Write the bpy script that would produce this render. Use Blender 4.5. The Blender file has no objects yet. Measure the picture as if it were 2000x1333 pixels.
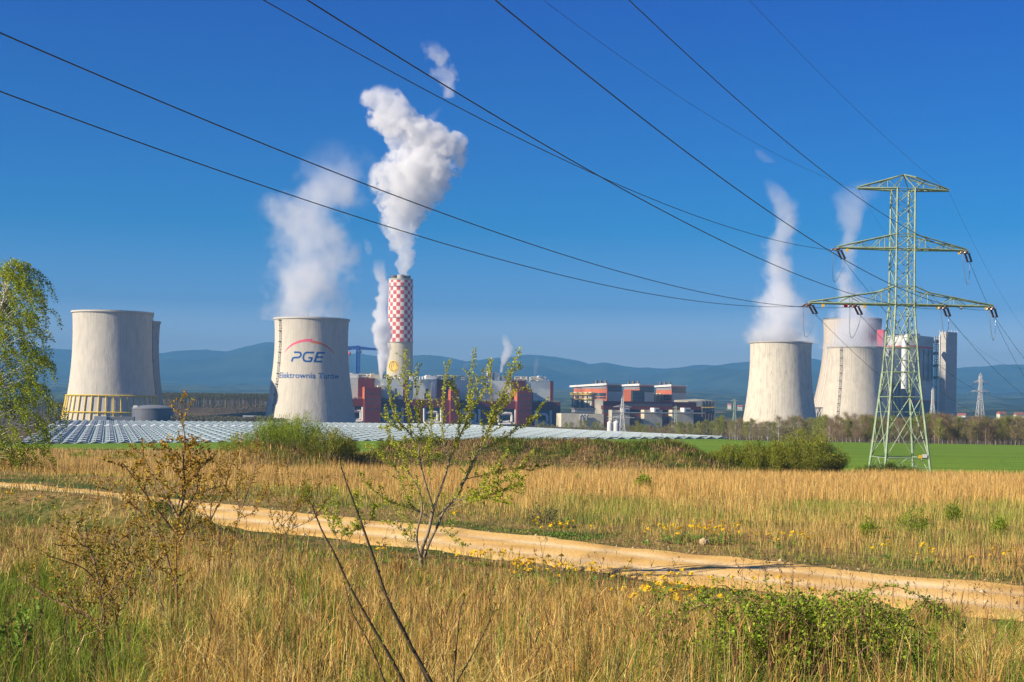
import bpy, math, random
import numpy as np
from mathutils import Vector, Matrix, noise as mn

# ---------------------------------------------------------------- scene, camera, sky, sun, exposure
SC = bpy.context.scene
COL = SC.collection
random.seed(7)
RNG = np.random.default_rng(11)
F = 2778.0                      # focal length in photo pixels (50 mm lens)
HX, HY = 1000.0, 785.0          # principal point, on the horizon
ROLL = math.radians(0.8)
CR, SR = math.cos(ROLL), math.sin(ROLL)

cam_d = bpy.data.cameras.new('camera')
cam = bpy.data.objects.new('camera', cam_d)
COL.objects.link(cam)
cam_d.sensor_width = 36.0
cam_d.lens = 36.0 * F / 2000.0
cam_d.shift_y = (HY - 666.5) / 2000.0
cam_d.clip_start = 0.1
cam_d.clip_end = 40000
cam.matrix_world = Matrix(((CR, -SR, 0, 0), (0, 0, -1, 0), (SR, CR, 0, 0), (0, 0, 0, 1)))
SC.camera = cam

SUN_EL = math.radians(28)
SUN_AZ = math.radians(-155)     # angle of the direction towards the sun, from +X, counter-clockwise
SUNV = Vector((math.cos(SUN_AZ) * math.cos(SUN_EL), math.sin(SUN_AZ) * math.cos(SUN_EL), math.sin(SUN_EL)))
world = bpy.data.worlds.new('World')
SC.world = world
world.use_nodes = True
wn = world.node_tree
wn.nodes.clear()
w_out = wn.nodes.new('ShaderNodeOutputWorld')
w_bg = wn.nodes.new('ShaderNodeBackground')
w_sky = wn.nodes.new('ShaderNodeTexSky')
w_sky.sky_type = 'NISHITA'
w_sky.sun_disc = False
w_sky.sun_elevation = SUN_EL
w_sky.sun_rotation = math.pi / 2 - SUN_AZ
w_sky.altitude = 250
w_sky.air_density = 1.0
w_sky.dust_density = 0.3
w_sky.ozone_density = 3.0
w_hs = wn.nodes.new('ShaderNodeHueSaturation')
w_hs.inputs['Saturation'].default_value = 1.10
w_hs.inputs['Hue'].default_value = 0.5
w_hs.inputs['Value'].default_value = 1.0
w_bg.inputs['Strength'].default_value = 0.10
w_tc = wn.nodes.new('ShaderNodeTexCoord'); w_sx = wn.nodes.new('ShaderNodeSeparateXYZ')
w_tn = wn.nodes.new('ShaderNodeValToRGB'); w_mx = wn.nodes.new('ShaderNodeMixRGB')
w_mx.blend_type = 'MULTIPLY'; w_mx.inputs[0].default_value = 1
TINT = [(0.0, (1.1073, 1.0996, 1.5137)), (0.038, (1.1073, 1.0996, 1.5137)), (0.0665, (0.2801, 0.4934, 0.8869)), (0.12, (0.0023, 0.3516, 0.6894)), (0.172, (0.002, 0.288, 0.6645)), (0.223, (0.002, 0.2475, 0.6417)), (0.27, (0.002, 0.2153, 0.6647)), (0.7, (0.06, 0.2, 0.42))]
_e = w_tn.color_ramp.elements
while len(_e) < len(TINT): _e.new(.5)
for _k, (_p, _c) in enumerate(TINT): _e[_k].position = _p; _e[_k].color = (*_c, 1)
wn.links.new(w_tc.outputs['Generated'], w_sx.inputs[0]); wn.links.new(w_sx.outputs[2], w_tn.inputs[0])
wn.links.new(w_sky.outputs[0], w_hs.inputs['Color'])
wn.links.new(w_hs.outputs[0], w_mx.inputs[1]); wn.links.new(w_tn.outputs[0], w_mx.inputs[2])
wn.links.new(w_mx.outputs[0], w_bg.inputs['Color'])
wn.links.new(w_bg.outputs[0], w_out.inputs['Surface'])

sun_d = bpy.data.lights.new('sun', 'SUN')
sun_d.energy = 5.0
sun_d.angle = math.radians(0.5)
sun_d.color = (1.0, 0.875, 0.69)
sun = bpy.data.objects.new('sun', sun_d)
sun.rotation_euler = (-SUNV).to_track_quat('-Z', 'Y').to_euler()
COL.objects.link(sun)

SC.view_settings.view_transform = 'Standard'
SC.view_settings.look = 'None'
SC.view_settings.exposure = 0.8
SC.view_settings.gamma = 1.0
SC.view_settings.use_curve_mapping = False
SC.render.engine = 'CYCLES'
SC.cycles.use_denoising = True
SC.cycles.max_bounces = 9
SC.cycles.diffuse_bounces = 3
SC.cycles.glossy_bounces = 2
SC.cycles.transmission_bounces = 3
SC.cycles.volume_bounces = 7
SC.cycles.transparent_max_bounces = 8
SC.cycles.volume_max_steps = 256
SC.cycles.use_adaptive_sampling = True
SC.cycles.adaptive_threshold = 0.015

# ---------------------------------------------------------------- helpers: photo pixel -> place
def ray(x, y):
    dx, dy = x - HX, HY - y
    return (dx * CR - dy * SR) / F, (dx * SR + dy * CR) / F      # X/Y, Z/Y

def at(x, y, d):
    a, b = ray(x, y)
    return Vector((a * d, d, b * d))

def ss(a, b, t):
    t = np.clip((np.asarray(t, float) - a) / (b - a), 0, 1)
    return t * t * (3 - 2 * t)

def _hash(ix, iy, seed):
    h = np.sin(ix * 127.1 + iy * 311.7 + seed * 74.7) * 43758.5453
    return h - np.floor(h)

def vnoise(x, y, seed=0):
    x = np.asarray(x, float); y = np.asarray(y, float)
    ix, iy = np.floor(x), np.floor(y)
    fx, fy = x - ix, y - iy
    fx = fx * fx * (3 - 2 * fx); fy = fy * fy * (3 - 2 * fy)
    a = _hash(ix, iy, seed); b = _hash(ix + 1, iy, seed)
    c = _hash(ix, iy + 1, seed); d = _hash(ix + 1, iy + 1, seed)
    return (a * (1 - fx) + b * fx) * (1 - fy) + (c * (1 - fx) + d * fx) * fy

def fbm(x, y, seed=0, o=4):
    s = 0; a = 0.5; t = 0
    for k in range(o):
        s = s + a * vnoise(np.asarray(x) * 2 ** k, np.asarray(y) * 2 ** k, seed + k * 13)
        t += a; a *= 0.5
    return s / t

RX = [-400, -80, -40, -19.6, -8.6, 0, 3.8, 10.7, 20, 40, 200]
RY = [330, 108, 76, 59, 48, 40, 35.8, 29.8, 23, 15, -60]
def yroad(x):
    return np.maximum(np.interp(x, RX, RY), 21)

def ycrest(x):
    x = np.asarray(x, float)
    return np.where(x < 62, 379 + 0.27 * x, np.interp(x, [62, 95], [396, 450]))

def zcrest(x):
    return np.interp(x, [-300, -112, 0, 58, 90, 300], [-12.6, -12.0, -10.15, -9.6, -11.35, -12])

def zg(x, y):
    x = np.asarray(x, float); y = np.asarray(y, float)
    yr = yroad(x)
    u = y / yr
    zn = np.interp(u, [-8, 0, .25, .5, .7, .82, .87], [-1.0, -1.5, -2.0, -3.05, -3.7, -3.97, -4.06])
    yc, zc = ycrest(x), zcrest(x)
    # between the road and the crest of the field
    ys = yr * 1.14
    dd = np.interp(y, [0, 50, 60, 80, 100, 130, 179], [-4.06, -4.2, -4.5, -5.1, -5.9, -6.9, -8.6])
    k = ss(0, 22, y - ys)
    zm = -4.06 * (1 - k) + dd * k
    t = np.clip((y - 179) / np.maximum(yc - 179, 1), 0, 1)
    zf = -8.6 + (zc + 8.6) * t
    zm = np.where(y > 179, zf, zm)
    # beyond the crest
    right = ss(62, 95, x)
    za = np.interp(y, [350, 700, 1200, 1600, 2500, 4000, 6000, 8000, 14000, 22000], [-16.5, -17, -24, -24, -22, -8, 22, 60, 150, 200])
    zb = np.interp(y, [450, 480, 560, 800, 1200, 1600, 2500, 4000, 6000, 8000, 14000, 22000], [-12, -13, -14.5, -18, -24, -24, -17, -2, 30, 70, 150, 200])
    zz = za * (1 - right) + zb * right
    k2 = ss(0, 14, y - yc)
    z = np.where(u < .87, zn, zm)
    z = np.where(y > yc, z * (1 - k2) + zz * k2, z)
    # berm behind the reeds, mound on the left, spoil bank under the far wood
    b = 3.5 * np.exp(-((y - 160) / 7.0) ** 2) * ss(-21, -10, x) * (1 - ss(17, 28, x))
    b = b * (0.80 + 0.4 * fbm(x / 6.0, y / 6.0, 3))
    m = 2.5 * np.exp(-((x + 23.5) / 7.5) ** 2 - ((y - 150) / 8.0) ** 2)
    sp = 14 * ss(1490, 1540, y) * (1 - ss(1900, 2100, y)) * ss(-520, -440, x) * (1 - ss(-235, -190, x))
    lr = np.interp(x, [-45, -30, -16, -12.8, -9.5, -7, -5], [.3, .95, .98, 1.02, 1.0, .15, 0])*np.exp(-((u-.80)/.055)**2)
    # small bumps
    n = (fbm(x / 3.0, y / 3.0, 5, 3) - .5) * 0.35 * np.where(np.abs(u - 1) < .16, 0.12, 1) * (y < 170) * ss(0.5, 3, np.abs(y) + .5)
    far = (fbm(x / 400.0, y / 400.0, 9, 4) - .5) * np.interp(y, [1500, 3000, 8000], [0, 25, 70])
    return z + b + m + sp + n + far + lr

def zgf(x, y):
    return float(zg(x, y))

def ghit(px, py, d0=4.0, d1=2500.0):
    """point of the ground seen at a photo pixel"""
    a, b = ray(px, py)
    d = np.geomspace(d0, d1, 1500)
    h = b * d - zg(a * d, d)
    i = int(np.argmax(h < 0))
    if h[i] >= 0: i = len(d) - 1
    return Vector((a * d[i], d[i], zgf(a * d[i], d[i])))

def on(px, d):
    """ground point at distance d below photo column px"""
    a, b = ray(px, 880)
    return Vector((a * d, d, zgf(a * d, d)))

# ---------------------------------------------------------------- helpers: objects
def tag(o, label=None, cat=None, group=None, kind=None):
    if label: o['label'] = label
    if cat: o['category'] = cat
    if group: o['group'] = group
    if kind: o['kind'] = kind
    return o

def thing(name, loc, label, cat, group=None):
    o = bpy.data.objects.new(name, None)
    COL.objects.link(o)
    o.location = loc
    o.empty_display_size = 0.5
    return tag(o, label, cat, group)

def root_loc(p):
    v = Vector((0, 0, 0))
    while p is not None:
        v += Vector(p.location); p = p.parent
    return v

def kids(o):
    return [c for c in ALLOBJ if c.parent == o]

CH = {}
def link_child(o, parent):
    COL.objects.link(o)
    if parent is not None:
        o.parent = parent
        CH.setdefault(parent.name, []).append(o)

def copy_tree(o, parent=None):
    c = o.copy()
    link_child(c, parent)
    for k in CH.get(o.name, []):
        copy_tree(k, c)
    return c

class MB:
    """collects faces and links them as one mesh object"""
    def __init__(s):
        s.v = []; s.f = []; s.m = []; s.c = None
    def quad(s, a, b, c, d, m=0):
        i = len(s.v); s.v += [tuple(a), tuple(b), tuple(c), tuple(d)]; s.f.append((i, i+1, i+2, i+3)); s.m.append(m)
    def tri(s, a, b, c, m=0):
        i = len(s.v); s.v += [tuple(a), tuple(b), tuple(c)]; s.f.append((i, i+1, i+2)); s.m.append(m)
    def poly(s, pts, m=0):
        i = len(s.v); s.v += [tuple(p) for p in pts]; s.f.append(tuple(range(i, i+len(pts)))); s.m.append(m)
    def prism(s, pts, z0, z1, m=0, cap=None):
        """pts: plan outline (counter-clockwise); z0, z1 numbers or lists"""
        n = len(pts)
        z0 = [z0]*n if not hasattr(z0, '__len__') else z0
        z1 = [z1]*n if not hasattr(z1, '__len__') else z1
        i = len(s.v)
        s.v += [(p[0], p[1], z) for p, z in zip(pts, z0)] + [(p[0], p[1], z) for p, z in zip(pts, z1)]
        for k in range(n):
            j = (k+1) % n
            s.f.append((i+k, i+j, i+n+j, i+n+k)); s.m.append(m)
        s.f.append(tuple(i+n+k for k in range(n))); s.m.append(m if cap is None else cap)
        s.f.append(tuple(i+n-1-k for k in range(n))); s.m.append(m)
    def box(s, c, size, rz=0, m=0):
        x, y, z = size[0]/2, size[1]/2, size[2]/2
        ca, sa = math.cos(rz), math.sin(rz)
        pts = [(c[0]+ca*px-sa*py, c[1]+sa*px+ca*py) for px, py in ((-x,-y),(x,-y),(x,y),(-x,y))]
        s.prism(pts, c[2]-z, c[2]+z, m)
    def tube(s, pts, r, n=5, m=0, cap=True):
        pts = [Vector(p) for p in pts]
        if not hasattr(r, '__len__'): r = [r]*len(pts)
        i0 = len(s.v); up = None
        for k, p in enumerate(pts):
            t = (pts[min(k+1, len(pts)-1)] - pts[max(k-1, 0)])
            if t.length < 1e-9: t = Vector((0, 0, 1))
            t.normalize()
            if up is None:
                up = Vector((0, 0, 1)) if abs(t.z) < .9 else Vector((1, 0, 0))
            a = t.cross(up)
            if a.length < 1e-6: a = t.orthogonal()
            a.normalize(); b = t.cross(a); up = -b if b.dot(up) < 0 else b
            a = t.cross(up).normalized(); b = up
            for q in range(n):
                w = 2*math.pi*q/n
                s.v.append(tuple(p + (a*math.cos(w) + b*math.sin(w))*r[k]))
        for k in range(len(pts)-1):
            for q in range(n):
                w = (q+1) % n
                s.f.append((i0+k*n+q, i0+k*n+w, i0+(k+1)*n+w, i0+(k+1)*n+q)); s.m.append(m)
        if cap:
            s.f.append(tuple(i0+q for q in range(n))); s.m.append(m)
            s.f.append(tuple(i0+(len(pts)-1)*n+n-1-q for q in range(n))); s.m.append(m)
    def bar(s, a, b, w, m=0):
        """square steel member"""
        s.tube([a, b], w*.7071, 4, m)
    def lathe(s, c, prof, n=48, a0=0, a1=2*math.pi, m=0):
        """prof: list of (r, z)"""
        i0 = len(s.v); full = abs(a1-a0-2*math.pi) < 1e-6
        cols = n if full else n+1
        for r, z in prof:
            for q in range(cols):
                w = a0+(a1-a0)*q/n
                s.v.append((c[0]+r*math.cos(w), c[1]+r*math.sin(w), z))
        for k in range(len(prof)-1):
            for q in range(n):
                w = (q+1) % cols
                s.f.append((i0+k*cols+q, i0+k*cols+w, i0+(k+1)*cols+w, i0+(k+1)*cols+q)); s.m.append(m)
    def build(s, name, mat, parent=None, smooth=False, auto=None):
        me = bpy.data.meshes.new(name)
        off = root_loc(parent)
        v = np.array(s.v, dtype=float).reshape(-1, 3) - np.array(off)
        me.from_pydata([tuple(p) for p in v.tolist()], [], s.f)
        for m in (mat if isinstance(mat, (list, tuple)) else [mat]):
            me.materials.append(m)
        if isinstance(mat, (list, tuple)):
            me.polygons.foreach_set('material_index', s.m)
        if smooth: me.polygons.foreach_set('use_smooth', [True]*len(s.f))
        me.update()
        o = bpy.data.objects.new(name, me)
        link_child(o, parent)
        return o

def np_mesh(name, verts, quads, tris, mat, parent=None, col=None, smooth=False):
    """big meshes straight from numpy; quads (n,4), tris (m,3)"""
    off = np.array(root_loc(parent))
    verts = np.asarray(verts, np.float32) - off.astype(np.float32)
    me = bpy.data.meshes.new(name)
    me.vertices.add(len(verts)); me.vertices.foreach_set('co', verts.ravel())
    nq = 0 if quads is None else len(quads); nt = 0 if tris is None else len(tris)
    loops = np.concatenate([quads.ravel() if nq else np.zeros(0, int), tris.ravel() if nt else np.zeros(0, int)]).astype(np.int32)
    me.loops.add(len(loops)); me.loops.foreach_set('vertex_index', loops)
    me.polygons.add(nq+nt)
    st = np.concatenate([np.arange(nq)*4, nq*4+np.arange(nt)*3]).astype(np.int32)
    me.polygons.foreach_set('loop_start', st)
    if smooth: me.polygons.foreach_set('use_smooth', np.ones(nq+nt, bool))
    me.update(calc_edges=True)
    if col is not None:
        a = me.color_attributes.new('Col', 'FLOAT_COLOR', 'POINT')
        c = np.ones((len(verts), 4), np.float32); c[:, :3] = col
        a.data.foreach_set('color', c.ravel())
    me.materials.append(mat)
    o = bpy.data.objects.new(name, me)
    link_child(o, parent)
    return o

# ---------------------------------------------------------------- materials
def new_mat(name):
    m = bpy.data.materials.new(name); m.use_nodes = True
    nt = m.node_tree
    return m, nt, nt.nodes['Principled BSDF']

def N(nt, t, **kw):
    n = nt.nodes.new(t)
    for k, v in kw.items():
        if k.startswith('i_'):
            key = k[2:]
            n.inputs[int(key) if key.isdigit() else key].default_value = v
        else: setattr(n, k, v)
    return n

def ramp(nt, stops, src):
    r = nt.nodes.new('ShaderNodeValToRGB')
    e = r.color_ramp.elements
    while len(e) < len(stops): e.new(.5)
    for k, (p, c) in enumerate(stops):
        e[k].position = p; e[k].color = (*c, 1)
    nt.links.new(src, r.inputs[0])
    return r

def M_noise(name, c1, c2, scale=(1, 1, 1), detail=5, rough=0.8, metal=0, bump=0, nscale=1.0, spec=0.3, lo=.35, hi=.65):
    m, nt, p = new_mat(name)
    tc = N(nt, 'ShaderNodeTexCoord')
    mp = N(nt, 'ShaderNodeMapping'); mp.inputs['Scale'].default_value = scale
    nz = N(nt, 'ShaderNodeTexNoise'); nz.inputs['Scale'].default_value = nscale; nz.inputs['Detail'].default_value = detail
    nz.inputs['Roughness'].default_value = .6
    nt.links.new(tc.outputs['Object'], mp.inputs[0]); nt.links.new(mp.outputs[0], nz.inputs['Vector'])
    r = ramp(nt, [(lo, c1), (hi, c2)], nz.outputs['Fac'])
    nt.links.new(r.outputs[0], p.inputs['Base Color'])
    p.inputs['Roughness'].default_value = rough
    p.inputs['Metallic'].default_value = metal
    p.inputs['Specular IOR Level'].default_value = spec
    if bump:
        b = N(nt, 'ShaderNodeBump'); b.inputs['Strength'].default_value = 1; b.inputs['Distance'].default_value = bump
        nt.links.new(nz.outputs['Fac'], b.inputs['Height']); nt.links.new(b.outputs[0], p.inputs['Normal'])
    return m

def M_concrete(name, base, dark, line=0.93, seed=0.0, streak=1.0, horiz=1.5, ztop=None, patch=0.0, stain=(.16, .13, .10)):
    """cast shell: formwork lines, vertical streaks from the top, blotches"""
    m, nt, p = new_mat(name)
    L = nt.links.new
    tc = N(nt, 'ShaderNodeTexCoord')
    sx = N(nt, 'ShaderNodeSeparateXYZ'); L(tc.outputs['Object'], sx.inputs[0])
    ang = N(nt, 'ShaderNodeMath', operation='ARCTAN2'); L(sx.outputs[1], ang.inputs[0]); L(sx.outputs[0], ang.inputs[1])
    cx = N(nt, 'ShaderNodeCombineXYZ'); L(ang.outputs[0], cx.inputs[0]); L(sx.outputs[2], cx.inputs[1]); cx.inputs[2].default_value = seed
    def nz(sc, det, ns=1.0):
        mp = N(nt, 'ShaderNodeMapping'); mp.inputs['Scale'].default_value = sc
        n = N(nt, 'ShaderNodeTexNoise'); n.inputs['Scale'].default_value = ns; n.inputs['Detail'].default_value = det
        n.inputs['Roughness'].default_value = .65
        L(cx.outputs[0], mp.inputs[0]); L(mp.outputs[0], n.inputs['Vector']); return n
    st = nz((30, .02, 1), 4); bl = nz((7, .09, 1), 6); fine = nz((60, .9, 1), 2)
    a = N(nt, 'ShaderNodeMath', operation='MULTIPLY'); a.inputs[1].default_value = .5 * streak; L(st.outputs['Fac'], a.inputs[0])
    b = N(nt, 'ShaderNodeMath', operation='MULTIPLY_ADD'); b.inputs[1].default_value = .5; L(bl.outputs['Fac'], b.inputs[0]); L(a.outputs[0], b.inputs[2])
    r = ramp(nt, [(.34 * (.5 + .5 * streak), dark), (.58, base)], b.outputs[0])
    col_out = r.outputs[0]
    if ztop:
        # dark run-off below the rim and brown patches, part of the weathered surface
        s2 = nz((46, .012, 1), 3, 1.0); zf = N(nt, 'ShaderNodeMapRange'); zf.inputs['From Min'].default_value = ztop-46; zf.inputs['From Max'].default_value = ztop; L(sx.outputs[2], zf.inputs['Value'])
        k1 = ramp(nt, [(.50, (0, 0, 0)), (.68, (1, 1, 1))], s2.outputs['Fac']); k2 = N(nt, 'ShaderNodeMath', operation='MULTIPLY'); L(k1.outputs[0], k2.inputs[0]); L(zf.outputs[0], k2.inputs[1])
        pz = nz((9, .07, 1), 5, 1.0); k3 = ramp(nt, [(.60, (0, 0, 0)), (.66, (1, 1, 1))], pz.outputs['Fac']); k4 = N(nt, 'ShaderNodeMath', operation='MULTIPLY_ADD'); k4.inputs[1].default_value = patch; L(k3.outputs[0], k4.inputs[0]); L(k2.outputs[0], k4.inputs[2])
        k5 = N(nt, 'ShaderNodeMath', operation='MULTIPLY'); k5.inputs[1].default_value = .6; k5.use_clamp = True; L(k4.outputs[0], k5.inputs[0])
        mm = N(nt, 'ShaderNodeMixRGB'); mm.inputs[2].default_value = (*stain, 1); L(k5.outputs[0], mm.inputs[0]); L(r.outputs[0], mm.inputs[1]); col_out = mm.outputs[0]
    # lift lines
    md = N(nt, 'ShaderNodeMath', operation='FRACT')
    dv = N(nt, 'ShaderNodeMath', operation='DIVIDE'); dv.inputs[1].default_value = horiz; L(sx.outputs[2], dv.inputs[0]); L(dv.outputs[0], md.inputs[0])
    gt = N(nt, 'ShaderNodeMath', operation='LESS_THAN'); gt.inputs[1].default_value = .18; L(md.outputs[0], gt.inputs[0])
    ml = N(nt, 'ShaderNodeMath', operation='MULTIPLY'); ml.inputs[1].default_value = 80/6.283*1; L(ang.outputs[0], ml.inputs[0])
    fr = N(nt, 'ShaderNodeMath', operation='FRACT'); L(ml.outputs[0], fr.inputs[0])
    g2 = N(nt, 'ShaderNodeMath', operation='LESS_THAN'); g2.inputs[1].default_value = .2; L(fr.outputs[0], g2.inputs[0])
    mx0 = N(nt, 'ShaderNodeMath', operation='ADD'); L(gt.outputs[0], mx0.inputs[0]); L(g2.outputs[0], mx0.inputs[1])
    lf = N(nt, 'ShaderNodeMath', operation='MULTIPLY'); L(mx0.outputs[0], lf.inputs[0]); L(fine.outputs['Fac'], lf.inputs[1])
    lw = N(nt, 'ShaderNodeMath', operation='MULTIPLY_ADD'); lw.inputs[1].default_value = -(1-line); lw.inputs[2].default_value = 1.03; L(lf.outputs[0], lw.inputs[0])
    vm = N(nt, 'ShaderNodeVectorMath', operation='SCALE'); L(col_out, vm.inputs[0]); L(lw.outputs[0], vm.inputs['Scale'])
    L(vm.outputs[0], p.inputs['Base Color'])
    bp = N(nt, 'ShaderNodeBump'); bp.inputs['Distance'].default_value = .45; bp.inputs['Strength'].default_value = 1
    L(bl.outputs['Fac'], bp.inputs['Height']); L(bp.outputs[0], p.inputs['Normal'])
    p.inputs['Roughness'].default_value = .9; p.inputs['Specular IOR Level'].default_value = .15
    return m

def M_attr(name, rough=.7, trans=0.25, spec=.2):
    """leaf or blade with its own colour per piece; light passes through a little"""
    m, nt, p = new_mat(name)
    L = nt.links.new
    at_ = N(nt, 'ShaderNodeAttribute', attribute_name='Col')
    L(at_.outputs['Color'], p.inputs['Base Color'])
    p.inputs['Roughness'].default_value = rough; p.inputs['Specular IOR Level'].default_value = spec
    if trans:
        tr = N(nt, 'ShaderNodeBsdfTranslucent'); L(at_.outputs['Color'], tr.inputs['Color'])
        mx = N(nt, 'ShaderNodeMixShader'); mx.inputs[0].default_value = trans
        L(p.outputs[0], mx.inputs[1]); L(tr.outputs[0], mx.inputs[2])
        L(mx.outputs[0], nt.nodes['Material Output'].inputs['Surface'])
    return m

def M_clad(name, c, c2, step=3.0, rough=.55, metal=0.0, axis='h', dark=.88):
    """sheet cladding: panel joints at every step metres, faint panel to panel variation"""
    m, nt, p = new_mat(name)
    L = nt.links.new
    tc = N(nt, 'ShaderNodeTexCoord'); sx = N(nt, 'ShaderNodeSeparateXYZ'); L(tc.outputs['Object'], sx.inputs[0])
    h = N(nt, 'ShaderNodeMath', operation='ADD'); L(sx.outputs[0], h.inputs[0]); L(sx.outputs[1], h.inputs[1])
    def lines(src, st, w):
        d = N(nt, 'ShaderNodeMath', operation='DIVIDE'); d.inputs[1].default_value = st; L(src, d.inputs[0])
        f = N(nt, 'ShaderNodeMath', operation='FRACT'); L(d.outputs[0], f.inputs[0])
        g = N(nt, 'ShaderNodeMath', operation='LESS_THAN'); g.inputs[1].default_value = w; L(f.outputs[0], g.inputs[0])
        return g
    a = lines(h.outputs[0], step, .12); b = lines(sx.outputs[2], step * 1.7, .07)
    mx = N(nt, 'ShaderNodeMath', operation='MAXIMUM'); L(a.outputs[0], mx.inputs[0]); L(b.outputs[0], mx.inputs[1])
    nz = N(nt, 'ShaderNodeTexNoise'); nz.inputs['Scale'].default_value = .06; nz.inputs['Detail'].default_value = 6; L(tc.outputs['Object'], nz.inputs['Vector'])
    r = ramp(nt, [(.35, c2), (.65, c)], nz.outputs['Fac'])
    s = N(nt, 'ShaderNodeMath', operation='MULTIPLY_ADD'); s.inputs[1].default_value = dark-1; s.inputs[2].default_value = 1; L(mx.outputs[0], s.inputs[0])
    vm = N(nt, 'ShaderNodeVectorMath', operation='SCALE'); L(r.outputs[0], vm.inputs[0]); L(s.outputs[0], vm.inputs['Scale'])
    L(vm.outputs[0], p.inputs['Base Color'])
    p.inputs['Roughness'].default_value = rough; p.inputs['Metallic'].default_value = metal
    return m

MT = {}
MT['conc_w'] = M_concrete('pale concrete', (.62, .57, .46), (.50, .46, .38), ztop=104, patch=.08, stain=(.28, .26, .22))
MT['conc_l'] = M_concrete('grey concrete', (.58, .54, .45), (.44, .41, .35), seed=4, ztop=102, patch=.2, stain=(.25, .23, .20))
MT['conc_r'] = M_concrete('stained concrete', (.66, .60, .47), (.42, .37, .29), seed=9, streak=1.2, ztop=99, patch=.55)
MT['conc_shade'] = M_concrete('shade darkened concrete', (.36, .34, .31), (.26, .25, .23), seed=6)  # rear tower only: shade of the tower in front put into the colour
MT['conc_s'] = M_concrete('streaked concrete', (.62, .56, .44), (.44, .39, .31), seed=13, streak=1.1, ztop=100, patch=.15)
MT['conc_n'] = M_concrete('new concrete', (.60, .53, .43), (.54, .47, .38), seed=22, line=.95)
MT['conc_stack'] = M_concrete('chimney concrete', (.55, .50, .38), (.47, .43, .33), seed=31, line=.94)
MT['conc_t'] = M_noise('lift tower concrete', (.38, .36, .33), (.50, .47, .42), (.05, .05, 1.2), 3)
MT['rim'] = M_noise('rim concrete', (.50, .47, .40), (.58, .55, .47), nscale=.1)
MT['rim_d'] = M_noise('weathered rim', (.36, .34, .30), (.46, .43, .37), nscale=.1)
MT['steel_d'] = M_noise('dark steel', (.10, .09, .08), (.17, .15, .13), nscale=.5, rough=.6)
MT['steel_g'] = M_noise('grey steel', (.26, .27, .28), (.36, .37, .38), nscale=.5, rough=.5, metal=.3)
MT['yellow'] = M_noise('yellow paint', (.68, .48, .03), (.80, .58, .05), nscale=.3, rough=.5)
MT['yellow_d'] = M_noise('dull yellow rail', (.50, .34, .05), (.62, .44, .08), nscale=.3, rough=.6)
MT['white'] = M_noise('white paint', (.66, .65, .62), (.78, .77, .74), nscale=.2, rough=.5)
MT['white_clad'] = M_clad('white cladding', (.76, .82, .74), (.66, .72, .66), 4)
MT['beige'] = M_noise('beige render', (.58, .52, .38), (.70, .64, .48), nscale=.15)
MT['red'] = M_clad('dark red cladding', (.185, .026, .022), (.15, .022, .02), 3, dark=.93)
MT['redpaint'] = M_noise('red paint', (.50, .075, .075), (.60, .11, .11), nscale=.4, rough=.6)
MT['whitepaint'] = M_noise('white chimney paint', (.72, .68, .60), (.82, .78, .72), nscale=.4, rough=.6)
MT['orange'] = M_clad('orange red cladding', (.58, .16, .06), (.46, .11, .05), 5, dark=.85)
MT['magenta'] = M_clad('crimson cladding', (.62, .005, .045), (.55, .004, .04), 6, dark=.92)
MT['metal'] = M_clad('grey metal cladding', (.34, .35, .37), (.28, .29, .31), 5, rough=.45, metal=.3, dark=.75)
MT['metal_l'] = M_clad('light metal cladding', (.66, .65, .62), (.58, .57, .55), 6, rough=.45, dark=.85)
MT['metal_d'] = M_clad('dark metal cladding', (.12, .13, .15), (.09, .10, .12), 4, rough=.5, dark=.8)
MT['glass_d'] = M_clad('dark glazing', (.05, .065, .08), (.03, .04, .05), 2.2, rough=.25, dark=2.6)
MT['blue'] = M_noise('blue crane paint', (.02, .08, .36), (.03, .12, .45), nscale=.4, rough=.5)
MT['tank'] = M_clad('dark grey tank sheet', (.13, .135, .15), (.10, .105, .12), 2.0, rough=.5, dark=.8)
MT['tank_roof'] = M_noise('tank dome', (.17, .18, .20), (.22, .23, .25), nscale=.3)
MT['shed'] = M_clad('pale blue grey shed', (.40, .44, .47), (.34, .38, .42), 3)
MT['logo_blue'] = M_noise('blue logo paint', (.008, .075, .28), (.015, .10, .33), nscale=.4)
MT['logo_pink'] = M_noise('pink logo paint', (.78, .10, .17), (.84, .14, .22), nscale=.4)
MT['logo_orange'] = M_noise('orange logo paint', (.75, .16, .03), (.80, .20, .05), nscale=.4)
MT['logo_yellow'] = M_noise('yellow emblem paint', (.80, .50, .06), (.86, .56, .10), nscale=.4)
MT['pylon'] = M_noise('pale green pylon paint', (.19, .26, .16), (.30, .38, .25), nscale=1.2, rough=.6)
MT['pylon_w'] = M_noise('grey pylon steel', (.42, .43, .43), (.56, .57, .56), nscale=.8, rough=.5)
MT['pylon_g'] = M_noise('far green pylon paint', (.24, .32, .24), (.32, .40, .32), nscale=.8, rough=.6)
MT['insul'] = M_noise('brown porcelain', (.06, .018, .012), (.09, .03, .02), nscale=3, rough=.25, spec=.6)
MT['wire'] = M_noise('aluminium cable', (.07, .07, .07), (.12, .12, .12), nscale=.5, rough=.5, metal=.5)
MT['wire_l'] = M_noise('bright jumper cable', (.35, .35, .35), (.5, .5, .5), nscale=.5, rough=.4, metal=.6)
MT['plate_y'] = M_noise('yellow number plate', (.85, .50, .02), (.9, .56, .04), nscale=1)
MT['plate_r'] = M_noise('red plate', (.75, .02, .03), (.8, .03, .04), nscale=1)
MT['bark'] = M_noise('grey brown bark', (.17, .13, .08), (.36, .29, .19), (1, 1, .3), nscale=9, bump=.004)
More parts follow.
